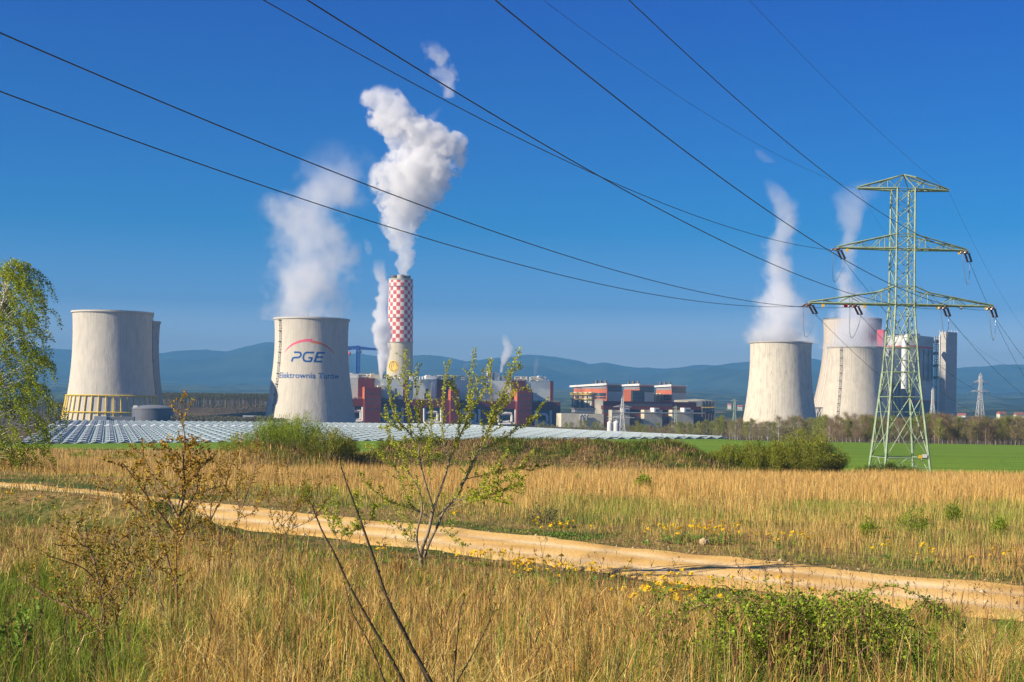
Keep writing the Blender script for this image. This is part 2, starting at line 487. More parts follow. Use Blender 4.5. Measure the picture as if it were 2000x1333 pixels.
MT['bark_birch'] = M_noise('birch bark', (.10, .09, .08), (.55, .52, .46), (1, 1, 3), nscale=4, lo=.38, hi=.5)
MT['bark_red'] = M_noise('red brown twig bark', (.17, .10, .055), (.30, .19, .11), nscale=14)
MT['bark_dark'] = M_noise('dark olive twig bark', (.035, .028, .015), (.09, .07, .035), nscale=30, bump=.002)
MT['leaf'] = M_attr('leaf', trans=.35)
MT['blade'] = M_attr('grass blade', trans=.25)
# ================================================================ THE SETTING
def M_ground():
    m, nt, p = new_mat('meadow and plain ground'); L = nt.links.new
    tc = N(nt, 'ShaderNodeTexCoord'); sx = N(nt, 'ShaderNodeSeparateXYZ'); L(tc.outputs['Object'], sx.inputs[0])
    n1 = N(nt, 'ShaderNodeTexNoise'); n1.inputs['Scale'].default_value = .35; n1.inputs['Detail'].default_value = 8; L(tc.outputs['Object'], n1.inputs['Vector'])
    n2 = N(nt, 'ShaderNodeTexNoise'); n2.inputs['Scale'].default_value = 6; n2.inputs['Detail'].default_value = 5; L(tc.outputs['Object'], n2.inputs['Vector'])
    straw = ramp(nt, [(.3, (.10, .065, .025)), (.5, (.26, .17, .07)), (.75, (.36, .25, .11))], n2.outputs['Fac'])
    green = ramp(nt, [(.3, (.035, .06, .012)), (.7, (.10, .14, .03))], n2.outputs['Fac'])
    f = ramp(nt, [(.45, (0, 0, 0)), (.62, (1, 1, 1))], n1.outputs['Fac'])
    mx = N(nt, 'ShaderNodeMixRGB'); L(f.outputs[0], mx.inputs[0]); L(straw.outputs[0], mx.inputs[1]); L(green.outputs[0], mx.inputs[2])
    # farmland beyond the plant
    mp = N(nt, 'ShaderNodeMapping'); mp.inputs['Scale'].default_value = (.0016, .0042, 1); L(tc.outputs['Object'], mp.inputs[0])
    vo = N(nt, 'ShaderNodeTexVoronoi'); L(mp.outputs[0], vo.inputs['Vector'])
    sc = N(nt, 'ShaderNodeSeparateColor'); L(vo.outputs['Color'], sc.inputs[0])
    r = ramp(nt, [(0, (.05, .06, .03)), (.3, (.06, .13, .03)), (.55, (.10, .17, .05)), (.72, (.30, .20, .12)), (.85, (.07, .08, .04))], sc.outputs[0])
    r.color_ramp.interpolation = 'CONSTANT'
    n3 = N(nt, 'ShaderNodeTexNoise'); n3.inputs['Scale'].default_value = .006; n3.inputs['Detail'].default_value = 8; L(tc.outputs['Object'], n3.inputs['Vector'])
    wood = ramp(nt, [(.50, (0, 0, 0)), (.53, (1, 1, 1))], n3.outputs['Fac'])
    mf = N(nt, 'ShaderNodeMixRGB'); L(wood.outputs[0], mf.inputs[0]); L(r.outputs[0], mf.inputs[1]); mf.inputs[2].default_value = (.035, .045, .02, 1)
    mr = N(nt, 'ShaderNodeMapRange'); mr.inputs['From Min'].default_value = 455; mr.inputs['From Max'].default_value = 540; L(sx.outputs[1], mr.inputs['Value'])
    md = N(nt, 'ShaderNodeMapRange'); md.inputs['From Min'].default_value = 1900; md.inputs['From Max'].default_value = 2300; L(sx.outputs[1], md.inputs['Value'])
    scrub = ramp(nt, [(.35, (.07, .05, .03)), (.65, (.15, .11, .06))], n3.outputs['Fac'])
    m2 = N(nt, 'ShaderNodeMixRGB'); L(md.outputs[0], m2.inputs[0]); L(scrub.outputs[0], m2.inputs[1]); L(mf.outputs[0], m2.inputs[2])
    m3 = N(nt, 'ShaderNodeMixRGB'); L(mr.outputs[0], m3.inputs[0]); L(mx.outputs[0], m3.inputs[1]); L(m2.outputs[0], m3.inputs[2])
    L(m3.outputs[0], p.inputs['Base Color']); p.inputs['Roughness'].default_value = .95; p.inputs['Specular IOR Level'].default_value = .1
    b = N(nt, 'ShaderNodeBump'); b.inputs['Distance'].default_value = .08; L(n2.outputs['Fac'], b.inputs['Height']); L(b.outputs[0], p.inputs['Normal'])
    return m

def grid_obj(name, X, Y, Z, mat, kind='structure', smooth=True):
    ny, nx = X.shape
    v = np.stack([X, Y, Z], -1).reshape(-1, 3)
    i = (np.arange(ny-1)[:, None]*nx + np.arange(nx-1)[None, :]).ravel()
    q = np.stack([i, i+1, i+nx+1, i+nx], -1)
    o = np_mesh(name, v, q, None, mat, smooth=smooth)
    o['kind'] = kind
    return o

ys = np.concatenate([np.linspace(-160, -8, 20), np.linspace(-6, 60, 200), np.geomspace(60.6, 220, 150)[1:], np.geomspace(221, 520, 160)[1:], np.geomspace(523, 16300, 140)])
tt = np.linspace(-1, 1, 301); tt = np.sign(tt)*np.abs(tt)**1.5
W = 60 + np.maximum(ys, 0)*0.62
GX = W[:, None]*tt[None, :]; GY = np.repeat(ys[:, None], len(tt), 1)
grid_obj('ground', GX, GY, zg(GX, GY), M_ground())

# hills: the skyline of the photograph as azimuths, at their own distance
HP = [(-400, 690), (-100, 684), (0, 684), (90, 679), (130, 683), (170, 690), (240, 697), (310, 690), (350, 686), (400, 684), (440, 689), (480, 679), (520, 669), (545, 668),
      (580, 680), (640, 694), (700, 692), (760, 698), (800, 696), (850, 695), (880, 699), (915, 707), (950, 702), (985, 699), (1030, 693), (1060, 694), (1110, 702),
      (1150, 711), (1180, 709), (1240, 718), (1300, 720), (1345, 715), (1390, 714), (1430, 710), (1465, 707), (1530, 706), (1590, 700), (1610, 706), (1680, 712), (1760, 716),
      (1870, 719), (1930, 715), (2000, 713), (2200, 708), (2500, 716)]
hx = np.array([ray(x, y)[0] for x, y in HP]); hz = np.array([ray(x, y)[1] for x, y in HP])
az = np.linspace(-.62, .62, 520)
hy = np.linspace(8800, 15600, 90)
AZ, HYY = np.meshgrid(az, hy)
HXX = AZ*HYY
top = np.interp(AZ, hx, hz)*14000 + (fbm(AZ*90, AZ*0, 41, 4)-.5)*24
low = np.interp(AZ, [-.6, -.36, -.2, 0, .2, .36, .6], [55, 64, 120, 150, 135, 95, 64])
base = zg(HXX, HYY) - 12
t1 = ss(11000, 14000, HYY)*(1-ss(14100, 15600, HYY)*.5)
rid = np.exp(-((HYY-10600-780*np.sin(AZ*23))/800)**2)*(low*(.45+1.1*fbm(AZ*14, AZ*0+2, 17, 4)))
rid2 = np.exp(-((HYY-12000-460*np.sin(AZ*17+2))/650)**2)*(.5*top*(.5+.8*fbm(AZ*20, AZ*0+5, 27, 4)))
HZZ = base + np.maximum(np.maximum((top-base)*t1**1.6, rid+12*t1), rid2*(t1 < .75)) + (fbm(HXX/400, HYY/400, 33, 5)-.5)*85*ss(9000, 11000, HYY)*(1-ss(13200, 13900, HYY)*.85)
M_hill = M_noise('wooded hillside', (.018, .035, .018), (.06, .085, .035), (.0024, .0024, .008), 10, rough=1, lo=.42, hi=.62)
grid_obj('hills', HXX, HYY, HZZ, M_hill)

# sandy track
def M_track():
    m, nt, p = new_mat('packed sand'); L = nt.links.new
    tc = N(nt, 'ShaderNodeTexCoord')
    n1 = N(nt, 'ShaderNodeTexNoise'); n1.inputs['Scale'].default_value = .5; n1.inputs['Detail'].default_value = 9; L(tc.outputs['Object'], n1.inputs['Vector'])
    at_ = N(nt, 'ShaderNodeAttribute', attribute_name='Col')
    r = ramp(nt, [(.33, (.62, .40, .15)), (.5, (.80, .55, .22)), (.68, (.88, .66, .32))], n1.outputs['Fac'])
    mx = N(nt, 'ShaderNodeMixRGB'); mx.blend_type = 'MULTIPLY'; mx.inputs[0].default_value = 1
    L(r.outputs[0], mx.inputs[1]); L(at_.outputs['Color'], mx.inputs[2]); L(mx.outputs[0], p.inputs['Base Color'])
    n2 = N(nt, 'ShaderNodeTexNoise'); n2.inputs['Scale'].default_value = 9; n2.inputs['Detail'].default_value = 6; L(tc.outputs['Object'], n2.inputs['Vector'])
    b = N(nt, 'ShaderNodeBump'); b.inputs['Distance'].default_value = .02; L(n2.outputs['Fac'], b.inputs['Height']); L(b.outputs[0], p.inputs['Normal'])
    p.inputs['Roughness'].default_value = .95; p.inputs['Specular IOR Level'].default_value = .1
    return m
rs = np.linspace(0, 1, 420)
rxs = np.interp(rs, np.linspace(0, 1, 200), np.linspace(-75, 38, 200))
rys = np.interp(rxs, RX, RY)
for _ in range(60): rys[1:-1] = (rys[:-2]+rys[1:-1]*2+rys[2:])/4
RPX, RPY = rxs, rys
tx, ty = np.gradient(rxs), np.gradient(rys); tl = np.hypot(tx, ty); nx_, ny_ = -ty/tl, tx/tl
cw = np.linspace(-1, 1, 41)
edge = 2.75 + (fbm(rs*90, rs*0, 3, 3)-.5)*1.1; edge2 = 2.75 + (fbm(rs*90, rs*0+9, 8, 3)-.5)*1.1
wid = np.where(cw[None, :] < 0, edge[:, None], edge2[:, None])*cw[None, :]
TX = rxs[:, None]+nx_[:, None]*wid; TY = rys[:, None]+ny_[:, None]*wid
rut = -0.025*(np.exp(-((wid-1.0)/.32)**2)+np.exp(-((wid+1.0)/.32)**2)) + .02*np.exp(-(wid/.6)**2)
TZ = np.maximum(zg(TX, TY)+.01, -4.12) + .035 + rut + (fbm(TX*1.5, TY*1.5, 6, 4)-.5)*.03 - .06*ss(.86, 1.0, np.abs(cw))[None, :]
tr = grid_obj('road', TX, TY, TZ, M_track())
a = tr.data.color_attributes.new('Col', 'FLOAT_COLOR', 'POINT')
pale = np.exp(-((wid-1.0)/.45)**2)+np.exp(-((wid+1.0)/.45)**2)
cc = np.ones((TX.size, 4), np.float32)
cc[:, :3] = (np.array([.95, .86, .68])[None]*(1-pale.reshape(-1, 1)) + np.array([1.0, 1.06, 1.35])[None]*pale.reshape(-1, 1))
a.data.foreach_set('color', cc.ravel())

# green field
def M_field():
    m, nt, p = new_mat('young green crop'); L = nt.links.new
    tc = N(nt, 'ShaderNodeTexCoord')
    mp = N(nt, 'ShaderNodeMapping'); mp.inputs['Scale'].default_value = (.02, .25, 1); mp.inputs['Rotation'].default_value = (0, 0, .12); L(tc.outputs['Object'], mp.inputs[0])
    n1 = N(nt, 'ShaderNodeTexNoise'); n1.inputs['Scale'].default_value = 1; n1.inputs['Detail'].default_value = 6; L(mp.outputs[0], n1.inputs['Vector'])
    n2 = N(nt, 'ShaderNodeTexNoise'); n2.inputs['Scale'].default_value = 2.5; n2.inputs['Detail'].default_value = 5; L(tc.outputs['Object'], n2.inputs['Vector'])
    ad = N(nt, 'ShaderNodeMath', operation='MULTIPLY_ADD'); ad.inputs[1].default_value = .5; L(n2.outputs['Fac'], ad.inputs[0])
    hf = N(nt, 'ShaderNodeMath', operation='MULTIPLY'); hf.inputs[1].default_value = .5; L(n1.outputs['Fac'], hf.inputs[0]); L(hf.outputs[0], ad.inputs[2])
    r = ramp(nt, [(.36, (.11, .20, .012)), (.5, (.165, .28, .016)), (.64, (.22, .34, .025))], ad.outputs[0])
    L(r.outputs[0], p.inputs['Base Color']); p.inputs['Roughness'].default_value = .8; p.inputs['Specular IOR Level'].default_value = .15
    b = N(nt, 'ShaderNodeBump'); b.inputs['Distance'].default_value = .25; L(n2.outputs['Fac'], b.inputs['Height']); L(b.outputs[0], p.inputs['Normal'])
    return m
fx = np.linspace(-230, 330, 281)
near = np.interp(fx, [-230, -60, -20, 14, 36, 50, 330], [262, 262, 235, 178, 172, 170, 170]) + (fbm(fx/7, fx*0, 4, 3)-.5)*9
fart = ycrest(fx)-1.5
ft = np.linspace(0, 1, 120)
FX = np.repeat(fx[None, :], len(ft), 0); FY = near[None, :]+(fart-near)[None, :]*ft[:, None]
grid_obj('field', FX, FY, zg(FX, FY)+.10, M_field())

# ================================================================ COOLING TOWERS
def radial(loc):
    """angle (from +X) of the horizontal direction from a thing to the camera"""
    return math.atan2(-loc[1], -loc[0])

def tower_prof(rows, d):
    out = []
    for x, y, hw in rows:
        out.append((at(x, y, d).z, hw*d/F))
    out.sort()
    return out

def prof_r(prof, z):
    return float(np.interp(z, [p[0] for p in prof], [p[1] for p in prof]))

def smooth_prof(prof, n=40):
    zs = np.array([p[0] for p in prof]); r = np.array([p[1] for p in prof])
    c = np.polyfit((zs-zs.mean())/50, r, 3)
    zz = np.linspace(zs.min(), zs.max(), n)
    return [(float(z), float(np.polyval(c, (z-zs.mean())/50))) for z in zz]

def wall_pt(loc, prof, th, z, off=0.25):
    r = prof_r(prof, z)+off
    return Vector((loc[0]+r*math.cos(th), loc[1]+r*math.sin(th), z))

def ladder(root, loc, prof, th, z0, z1, w=1.6, name='stairway', m='steel_d', cage=True):
    mb = MB()
    n = int((z1-z0)/2.4)
    for k in range(n+1):
        z = z0+(z1-z0)*k/n
        r = prof_r(prof, z)
        da = w/2/r
        a, b = wall_pt(loc, prof, th-da, z, .4), wall_pt(loc, prof, th+da, z, .4)
        mb.bar(a, b, .22)
        if k:
            mb.bar(pa, a, .20); mb.bar(pb, b, .20)
            if k % 2: mb.bar(pa, b, .18)
            else: mb.bar(pb, a, .18)
            c = wall_pt(loc, prof, th-da, z, 1.3); e = wall_pt(loc, prof, th+da, z, 1.3)
            if k % 4 == 0:
                mb.bar(a, c, .3); mb.bar(b, e, .3); mb.bar(c, e, .5)
        pa, pb = a, b
    return mb.build(name, MT[m], root)

def cooling_tower(rows, d, zbase, mat, rim_mat, rim_hw, label, legs=False, rods=5, rim_h=1.8, name='cooling_tower'):
    top = rows[0]
    c = at(top[0], top[1], d)
    prof = smooth_prof(tower_prof(rows, d))
    loc = Vector((c.x, c.y, zbase))
    root = thing(name, loc, label, 'cooling tower', 'cooling towers of the power station')
    z0 = prof[0][0]; zt = prof[-1][0]
    if z0 > zbase and not legs:
        prof.insert(0, (zbase, prof[0][1]+(z0-zbase)*(prof[0][1]-prof[1][1])/(prof[1][0]-prof[0][0])*.9))
    mb = MB()
    pr = [(r, z) for z, r in prof]
    inner = [(r-1.2, z) for z, r in reversed(prof)]
    mb.lathe(loc, pr+inner[:12], 160)
    mb.build('shell', mat, root, smooth=True)
    rr = rim_hw*d/F
    rb = MB(); r0 = prof[-1][1]
    rb.lathe(loc, [(r0+.01, zt-rim_h*1.0), (rr, zt-rim_h*.6), (rr, zt+.35), (r0-1.3, zt+.35), (r0-1.3, zt-rim_h)], 160)
    rb.build('rim', rim_mat, root)
    for k in range(rods):
        a = radial(loc)+math.radians(-80+160*(k+.4)/rods)
        q = MB(); p = Vector((loc.x+rr*.98*math.cos(a), loc.y+rr*.98*math.sin(a), zt+.3))
        q.tube([p, p+Vector((0, 0, 7))], [.16, .08], 4)
        q.build('lightning_rod', MT['steel_g'], root)
    if legs:
        lb = MB(); n = 36
        rl = prof[0][1]; rbm = rl+ (z0-zbase)*.35
        for k in range(n):
            a = 2*math.pi*k/n
            for s in (-1, 1):
                b = a+s*math.pi/n
                lb.bar(Vector((loc.x+rl*math.cos(a), loc.y+rl*math.sin(a), z0+.5)), Vector((loc.x+rbm*math.cos(b), loc.y+rbm*math.sin(b), zbase)), 1.4)
        lb.build('raking_columns', MT['rim_d'], root)
        q = MB(); q.lathe(loc, [(rl+.4, z0-1), (rl+1.2, z0-1), (rl+1.2, z0+1.2), (rl+.3, z0+1.2)], 120); q.build('ring_beam', MT['steel_d'], root)
    return root, loc, prof

ZB = -26.0
# 1 the tower with the painted logo
rows = [(609, 624, 72.3), (609, 650, 71.4), (608.5, 680, 71.2), (607, 700, 72), (607, 730, 74.6), (606.5, 760, 78.6), (606, 780, 81.5), (604.5, 803, 85.0), (604.5, 825, 88.2)]
PGE, PL, PP = cooling_tower(rows, 1335, ZB, MT['conc_w'], MT['rim'], 74.2,
    'squat concrete cooling tower with the painted company name and red and orange arc', rods=3)
ladder(PGE, PL, PP, radial(PL)-math.radians(56), ZB, PP[-1][0], 3.2)

def on_tower(x, y, loc, prof, d, off=.22):
    """photo pixel on the tower face -> point on the shell"""
    zz = at(x, y, d-prof_r(prof, 0)*.9).z
    for _ in range(4):
        r = prof_r(prof, zz)
        ax = (loc[0]/loc[1])
        a, b = ray(x, y)
        # distance of the ray from the axis
        ang = math.atan(a)-math.atan(ax)
        D = math.hypot(loc[0], loc[1])
        s = max(-.995, min(.995, D*math.sin(ang)/r))
        th = math.asin(s)
        yy = loc[1]-r*math.cos(th)
        zz = b*yy
    t = radial(loc)+th
    return t, zz

def wrap_poly(mb, pts, loc, prof, d, off, m=0):
    mb.poly([wall_pt(loc, prof, *on_tower(x, y, loc, prof, d), off) for x, y in pts], m)

def stroke(mb, pts, ws, loc, prof, d, off=.05, m=0, sub=4):
    """brush stroke along photo points, width in photo pixels, laid on the shell"""
    P = []; Wd = []
    for k in range(len(pts)-1):
        for q in range(sub):
            t = q/sub
            P.append((pts[k][0]*(1-t)+pts[k+1][0]*t, pts[k][1]*(1-t)+pts[k+1][1]*t)); Wd.append(ws[k]*(1-t)+ws[k+1]*t)
    P.append(pts[-1]); Wd.append(ws[-1])
    L, R = [], []
    for k, p in enumerate(P):
        a = P[max(k-1, 0)]; b = P[min(k+1, len(P)-1)]
        dx, dy = b[0]-a[0], b[1]-a[1]; l = math.hypot(dx, dy) or 1
        nx, ny = -dy/l, dx/l
        L.append((p[0]+nx*Wd[k]/2, p[1]+ny*Wd[k]/2)); R.append((p[0]-nx*Wd[k]/2, p[1]-ny*Wd[k]/2))
    f = lambda q: wall_pt(loc, prof, *on_tower(q[0], q[1], loc, prof, d), off)
    for k in range(len(P)-1):
        mb.quad(f(L[k]), f(L[k+1]), f(R[k+1]), f(R[k]), m)

Z7 = lambda x, y: (520+x/6.061, 610+y/6.061)
def zp(l): return [Z7(*p) for p in l]
mb = MB()
stroke(mb, zp([(218, 484), (255, 435), (300, 395), (350, 367), (410, 345), (470, 335), (537, 332)]), [.4, 2.2, 3.2, 4.0, 4.7, 5.2, 5.6], PL, PP, 1335)
wrap_poly(mb, zp([(535, 318), (550, 314), (530, 364), (518, 358)]), PL, PP, 1335, .045)
mb.build('pink_arc', MT['logo_pink'], PGE)
mb = MB()
stroke(mb, zp([(540, 351), (590, 356), (640, 369), (690, 392), (735, 423), (775, 460), (806, 499)]), [4.8, 4.7, 4.4, 3.9, 3.2, 2.2, 1.0], PL, PP, 1335)
mb.build('orange_arc', MT['logo_orange'], PGE)
def letter(name, strokes):
    mb = MB()
    for k, (pts, w) in enumerate(strokes):
        stroke(mb, zp(pts), [w]*len(pts), PL, PP, 1335, .05+.012*k)
    mb.build(name, MT['logo_blue'], PGE)
letter('painted_letter', [([(333, 477), (392, 477), (408, 484), (415, 500), (410, 520), (396, 534), (375, 539), (336, 540), (322, 547), (315, 562), (308, 588)], 3.7)])
letter('painted_letter', [([(566, 478), (480, 479), (458, 490), (446, 512), (440, 540), (446, 566), (462, 580), (485, 583), (527, 583), (537, 560), (540, 541)], 3.7),
                          ([(548, 542), (500, 541)], 3.2)])
letter('painted_letter', [([(688, 482), (604, 481)], 3.6), ([(671, 533), (592, 532)], 3.4), ([(657, 585), (560, 584)], 3.6), ([(608, 474), (570, 590)], 3.9)])

def tower_text(txt, loc, prof, d, th0, th1, zb, cap, mat, root):
    cu = bpy.data.curves.new('lettering', 'FONT'); cu.body = txt; cu.size = 1.0; cu.resolution_u = 4; cu.offset = .014
    to = bpy.data.objects.new('lettering', cu); COL.objects.link(to)
    dg = bpy.context.evaluated_depsgraph_get()
    me = bpy.data.meshes.new_from_object(to.evaluated_get(dg))
    bpy.data.objects.remove(to)
    vs = [v.co.copy() for v in me.vertices]
    x0 = min(v.x for v in vs); x1 = max(v.x for v in vs)
    caph = 0.69
    off = root_loc(root)
    for v in me.vertices:
        t = (v.co.x-x0)/(x1-x0)
        z = zb(t)+v.co.y/caph*cap
        p = wall_pt(loc, prof, th0+(th1-th0)*t, z, .07)
        v.co = p-off
    me.materials.append(mat)
    o = bpy.data.objects.new('painted_name', me); link_child(o, root)
    return o
ta, za_ = on_tower(546.8, 737.9, PL, PP, 1335); tb, zb_ = on_tower(661.4, 739.8, PL, PP, 1335)
_, ztop = on_tower(606, 728.4, PL, PP, 1335); _, zbot = on_tower(606, 739.2, PL, PP, 1335)
tower_text('Elektrownia Turów', PL, PP, 1335, ta, tb, lambda t: zbot, ztop-zbot, MT['logo_blue'], PGE)

# 2 left tower with its yellow frame
rows = [(220.5, 611, 75.8), (220, 640, 75), (219.5, 688, 75.2), (218, 742, 79.2), (216, 769, 83), (214, 800, 88), (212.5, 825, 93)]
LT, LL, LP = cooling_tower(rows, 1278, ZB, MT['conc_l'], MT['rim'], 78.6,
    'leftmost concrete cooling tower with a yellow steel frame round its foot', rods=6)
mb = MB()
th = radial(LL)
zr1 = on_tower(215, 773, LL, LP, 1278)[1]; zr2 = on_tower(213, 806, LL, LP, 1278)[1]
for zr in (zr1, zr2):
    pts = [wall_pt(LL, LP, 2*math.pi*k/120, zr, 1.1) for k in range(121)]
    mb.tube(pts, .62, 4)
mb.build('frame_ring', MT['yellow'], LT)
mb = MB()
for k in range(40):
    a = 2*math.pi*k/40
    mb.tube([wall_pt(LL, LP, a, z, .8) for z in np.linspace(ZB, zr1, 7)], .55, 4)
mb.build('frame_ribs', MT['yellow'], LT)
ladder(LT, LL, LP, radial(LL)+math.radians(86), ZB, LP[-1][0]+2, 3.0)

# 3 tower behind it
rows = [(245, 628, 66.2), (245, 655, 65), (244, 700, 64.5), (243.5, 740, 68), (243, 790, 74.5), (243, 825, 80)]
BT, BL, BP = cooling_tower(rows, 1434, ZB, MT['conc_shade'], MT['rim_d'], 67.6,
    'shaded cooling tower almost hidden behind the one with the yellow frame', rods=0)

# 4, 5, 6 the right hand group
rows = [(1525, 669.5, 59.6), (1525, 690, 59), (1525, 721, 59.4), (1524.5, 760, 62.3), (1523.5, 790, 66.2), (1522.5, 815, 70)]
RT, RL_, RP = cooling_tower(rows, 1600, ZB, MT['conc_r'], MT['rim_d'], 61.3,
    'pale steaming cooling tower with brown rust stains, left of the large pylon', rods=5)
rows = [(1672.5, 679, 55.2), (1672, 700, 54.8), (1672, 723, 55.2), (1671.5, 760, 58), (1670.5, 790, 61.5), (1670, 815, 65)]
ST, SL, SP = cooling_tower(rows, 1850, ZB, MT['conc_s'], MT['rim_d'], 56.6,
    'steaming cooling tower with a dark stairway up its face, right behind the large pylon', rods=3)
ladder(ST, SL, SP, radial(SL)-math.radians(30), ZB, SP[-1][0], 3.4)
rows = [(1665, 625.5, 55.4), (1664.5, 655, 54.6), (1664, 680, 54.5), (1663, 700, 56), (1662, 730, 61), (1661, 760, 66), (1660, 798, 75)]
NT_, NL, NP = cooling_tower(rows, 2000, ZB, MT['conc_n'], MT['rim_d'], 56.4,
    'tallest pale beige cooling tower, standing on raking columns behind two steaming ones', legs=True, rods=0, rim_h=1.2)
mb = MB()
for k in range(90):
    a = 2*math.pi*k/90
    r = 56.0*2000/F
    mb.box((NL[0]+r*math.cos(a), NL[1]+r*math.sin(a), NP[-1][0]+.9), (1.0, 1.2, 1.5), a)
mb.build('rim_railing', MT['steel_d'], NT_)
mb = MB()
for k in range(-14, 15):
    a = radial(NL)+k*.11
    mb.tube([wall_pt(NL, NP, a, z, .3) for z in np.linspace(NP[0][0], NP[-1][0], 14)], .28, 3)
mb.build('shell_ribs', MT['conc_n'], NT_)

# ================================================================ CHIMNEY
d = 1520.0
c0 = at(783, 546, d)
loc = Vector((c0.x, d, ZB))
CHM = thing('chimney', loc, 'tall chimney chequered red and white above plain concrete, white smoke rising from it', 'chimney')
zt = c0.z; zc = at(781, 669, d).z
r_at = lambda z: float(np.interp(z, [ZB, zt], [14.6, 12.9]))
mb = MB(); mb.lathe(loc, [(r_at(z), z) for z in np.linspace(ZB, zc, 14)], 80); mb.build('shaft', MT['conc_stack'], CHM, smooth=True)
mb = MB(); NCOL, NROW = 20, 16
for r_ in range(NROW):
    z0 = zc+(zt-zc)*r_/NROW; z1 = zc+(zt-zc)*(r_+1)/NROW
    for k in range(NCOL*4):
        a0 = 2*math.pi*k/(NCOL*4)+.05; a1 = a0+2*math.pi/(NCOL*4)
        rr0, rr1 = r_at(z0)+.02, r_at(z1)+.02
        P = lambda r, a, z: (loc.x+r*math.cos(a), loc.y+r*math.sin(a), z)
        mb.quad(P(rr0, a0, z0), P(rr0, a1, z0), P(rr1, a1, z1), P(rr1, a0, z1), (r_+k//4) % 2)
mb.build('chequered_shaft', [MT['whitepaint'], MT['redpaint']], CHM)
mb = MB(); mb.lathe(loc, [(r_at(zt)+.25, zt-1.6), (r_at(zt)+.25, zt+.2), (0.1, zt+.2)], 64); mb.build('top_slab', MT['rim_d'], CHM)
for k, (ox, oy, m, r, h) in enumerate([(-6.6, -3.2, 'steel_d', 4.0, 3.6), (.4, -6.2, 'rim_d', 3.9, 4.2), (6.8, -2.6, 'steel_d', 3.7, 3.7), (0, 5.5, 'steel_d', 4.0, 3.8)]):
    q = MB(); q.lathe((loc.x+ox, loc.y+oy), [(r, zt), (r, zt+h), (r-.5, zt+h), (r-.5, zt)], 28); q.build('flue', MT[m], CHM, smooth=False)
mb = MB()
for z in (zc, zc+26, zt-8):
    mb.lathe(loc, [(r_at(z)+.03, z-.25), (r_at(z)+.9, z-.25), (r_at(z)+.9, z+.1), (r_at(z)+.03, z+.1)], 64)
mb.build('gallery', MT['steel_g'], CHM)
q = MB(); a = radial(loc)+.35
for k in range(60):
    z = ZB+(zt-ZB)*k/60; z1 = ZB+(zt-ZB)*(k+1)/60
    for s in (-.025, .025):
        q.bar((loc.x+(r_at(z)+.35)*math.cos(a+s), loc.y+(r_at(z)+.35)*math.sin(a+s), z), (loc.x+(r_at(z1)+.35)*math.cos(a+s), loc.y+(r_at(z1)+.35)*math.sin(a+s), z1), .12)
q.build('ladder', MT['steel_g'], CHM)
cprof = [(ZB, 14.6), (zt, 12.9)]
def chp(x, y, off): return wall_pt(loc, cprof, *on_tower(x, y, loc, cprof, d), off)
ec = (768.6, 716.0)
mb = MB()
ring = [(ec[0]+9.9*math.cos(w), ec[1]+12.2*math.sin(w)) for w in np.linspace(0, 2*math.pi, 41)[:-1]]
for s0, s1 in ((0, .5), (.5, 1)):
    for k in range(40):
        f = lambda s, p: chp(ec[0]+(p[0]-ec[0])*s, ec[1]+(p[1]-ec[1])*s, .2)
        mb.quad(f(max(s0, .001), ring[k]), f(s1, ring[k]), f(s1, ring[(k+1) % 40]), f(max(s0, .001), ring[(k+1) % 40]))
mb.build('emblem_disc', MT['logo_yellow'], CHM)
mb = MB()
def cstroke(pts, w, off):
    for k in range(len(pts)-1):
        (x0, y0), (x1, y1) = pts[k], pts[k+1]
        l = math.hypot(x1-x0, y1-y0) or 1; nx, ny = -(y1-y0)/l*w/2, (x1-x0)/l*w/2
        mb.quad(chp(x0+nx, y0+ny, off), chp(x1+nx, y1+ny, off), chp(x1-nx, y1-ny, off), chp(x0-nx, y0-ny, off))
arc = lambda rx, ry, a, b, n=18: [(ec[0]+rx*math.cos(t), ec[1]+ry*math.sin(t)) for t in np.linspace(math.radians(a), math.radians(b), n)]
cstroke(arc(7.4, 9.6, 32, 358, 30), 1.3, .25)
cstroke(arc(3.3, 9.2, 95, 265), 1.2, .26)
cstroke([(ec[0]-3.2, ec[1]-.4), (ec[0]+7.6, ec[1]-.4)], 1.6, .27)
cstroke([(ec[0]+.5, ec[1]-9.4), (ec[0]+.5, ec[1]-.4)], .9, .28)
mb.build('emblem_sign', MT['steel_d'], CHM)
# ================================================================ BUILDINGS OF THE POWER STATION
class Facade:
    """a front wall line in plan; photo pixels are carried onto it along their rays"""
    def __init__(s, px, d, a):
        s.o = at(px, 790, d); s.a = a
        s.e = Vector((math.cos(a), math.sin(a), 0)); s.n = Vector((math.sin(a), -math.cos(a), 0))
    def pt(s, x, y, out=0.0):
        tx, tz = ray(x, y)
        ox, oy = s.o.x+s.n.x*out, s.o.y+s.n.y*out
        k = (tx*oy-ox)/(s.e.x-tx*s.e.y)
        X, Y = ox+k*s.e.x, oy+k*s.e.y
        return Vector((X, Y, tz*Y))
    def box(s, mb, x0, x1, yt, yb, out=0.0, depth=10.0, m=0, slope=True):
        ym = (yt+yb)/2 if yb is not None else yt
        A, B = s.pt(x0, yt, out), s.pt(x1, yt, out)
        zt = (A.z+B.z)/2
        zb = ZB if yb is None else (s.pt(x0, yb, out).z+s.pt(x1, yb, out).z)/2
        C, D = B-s.n*depth, A-s.n*depth
        mb.prism([(A.x, A.y), (B.x, B.y), (C.x, C.y), (D.x, D.y)], zb, zt, m)

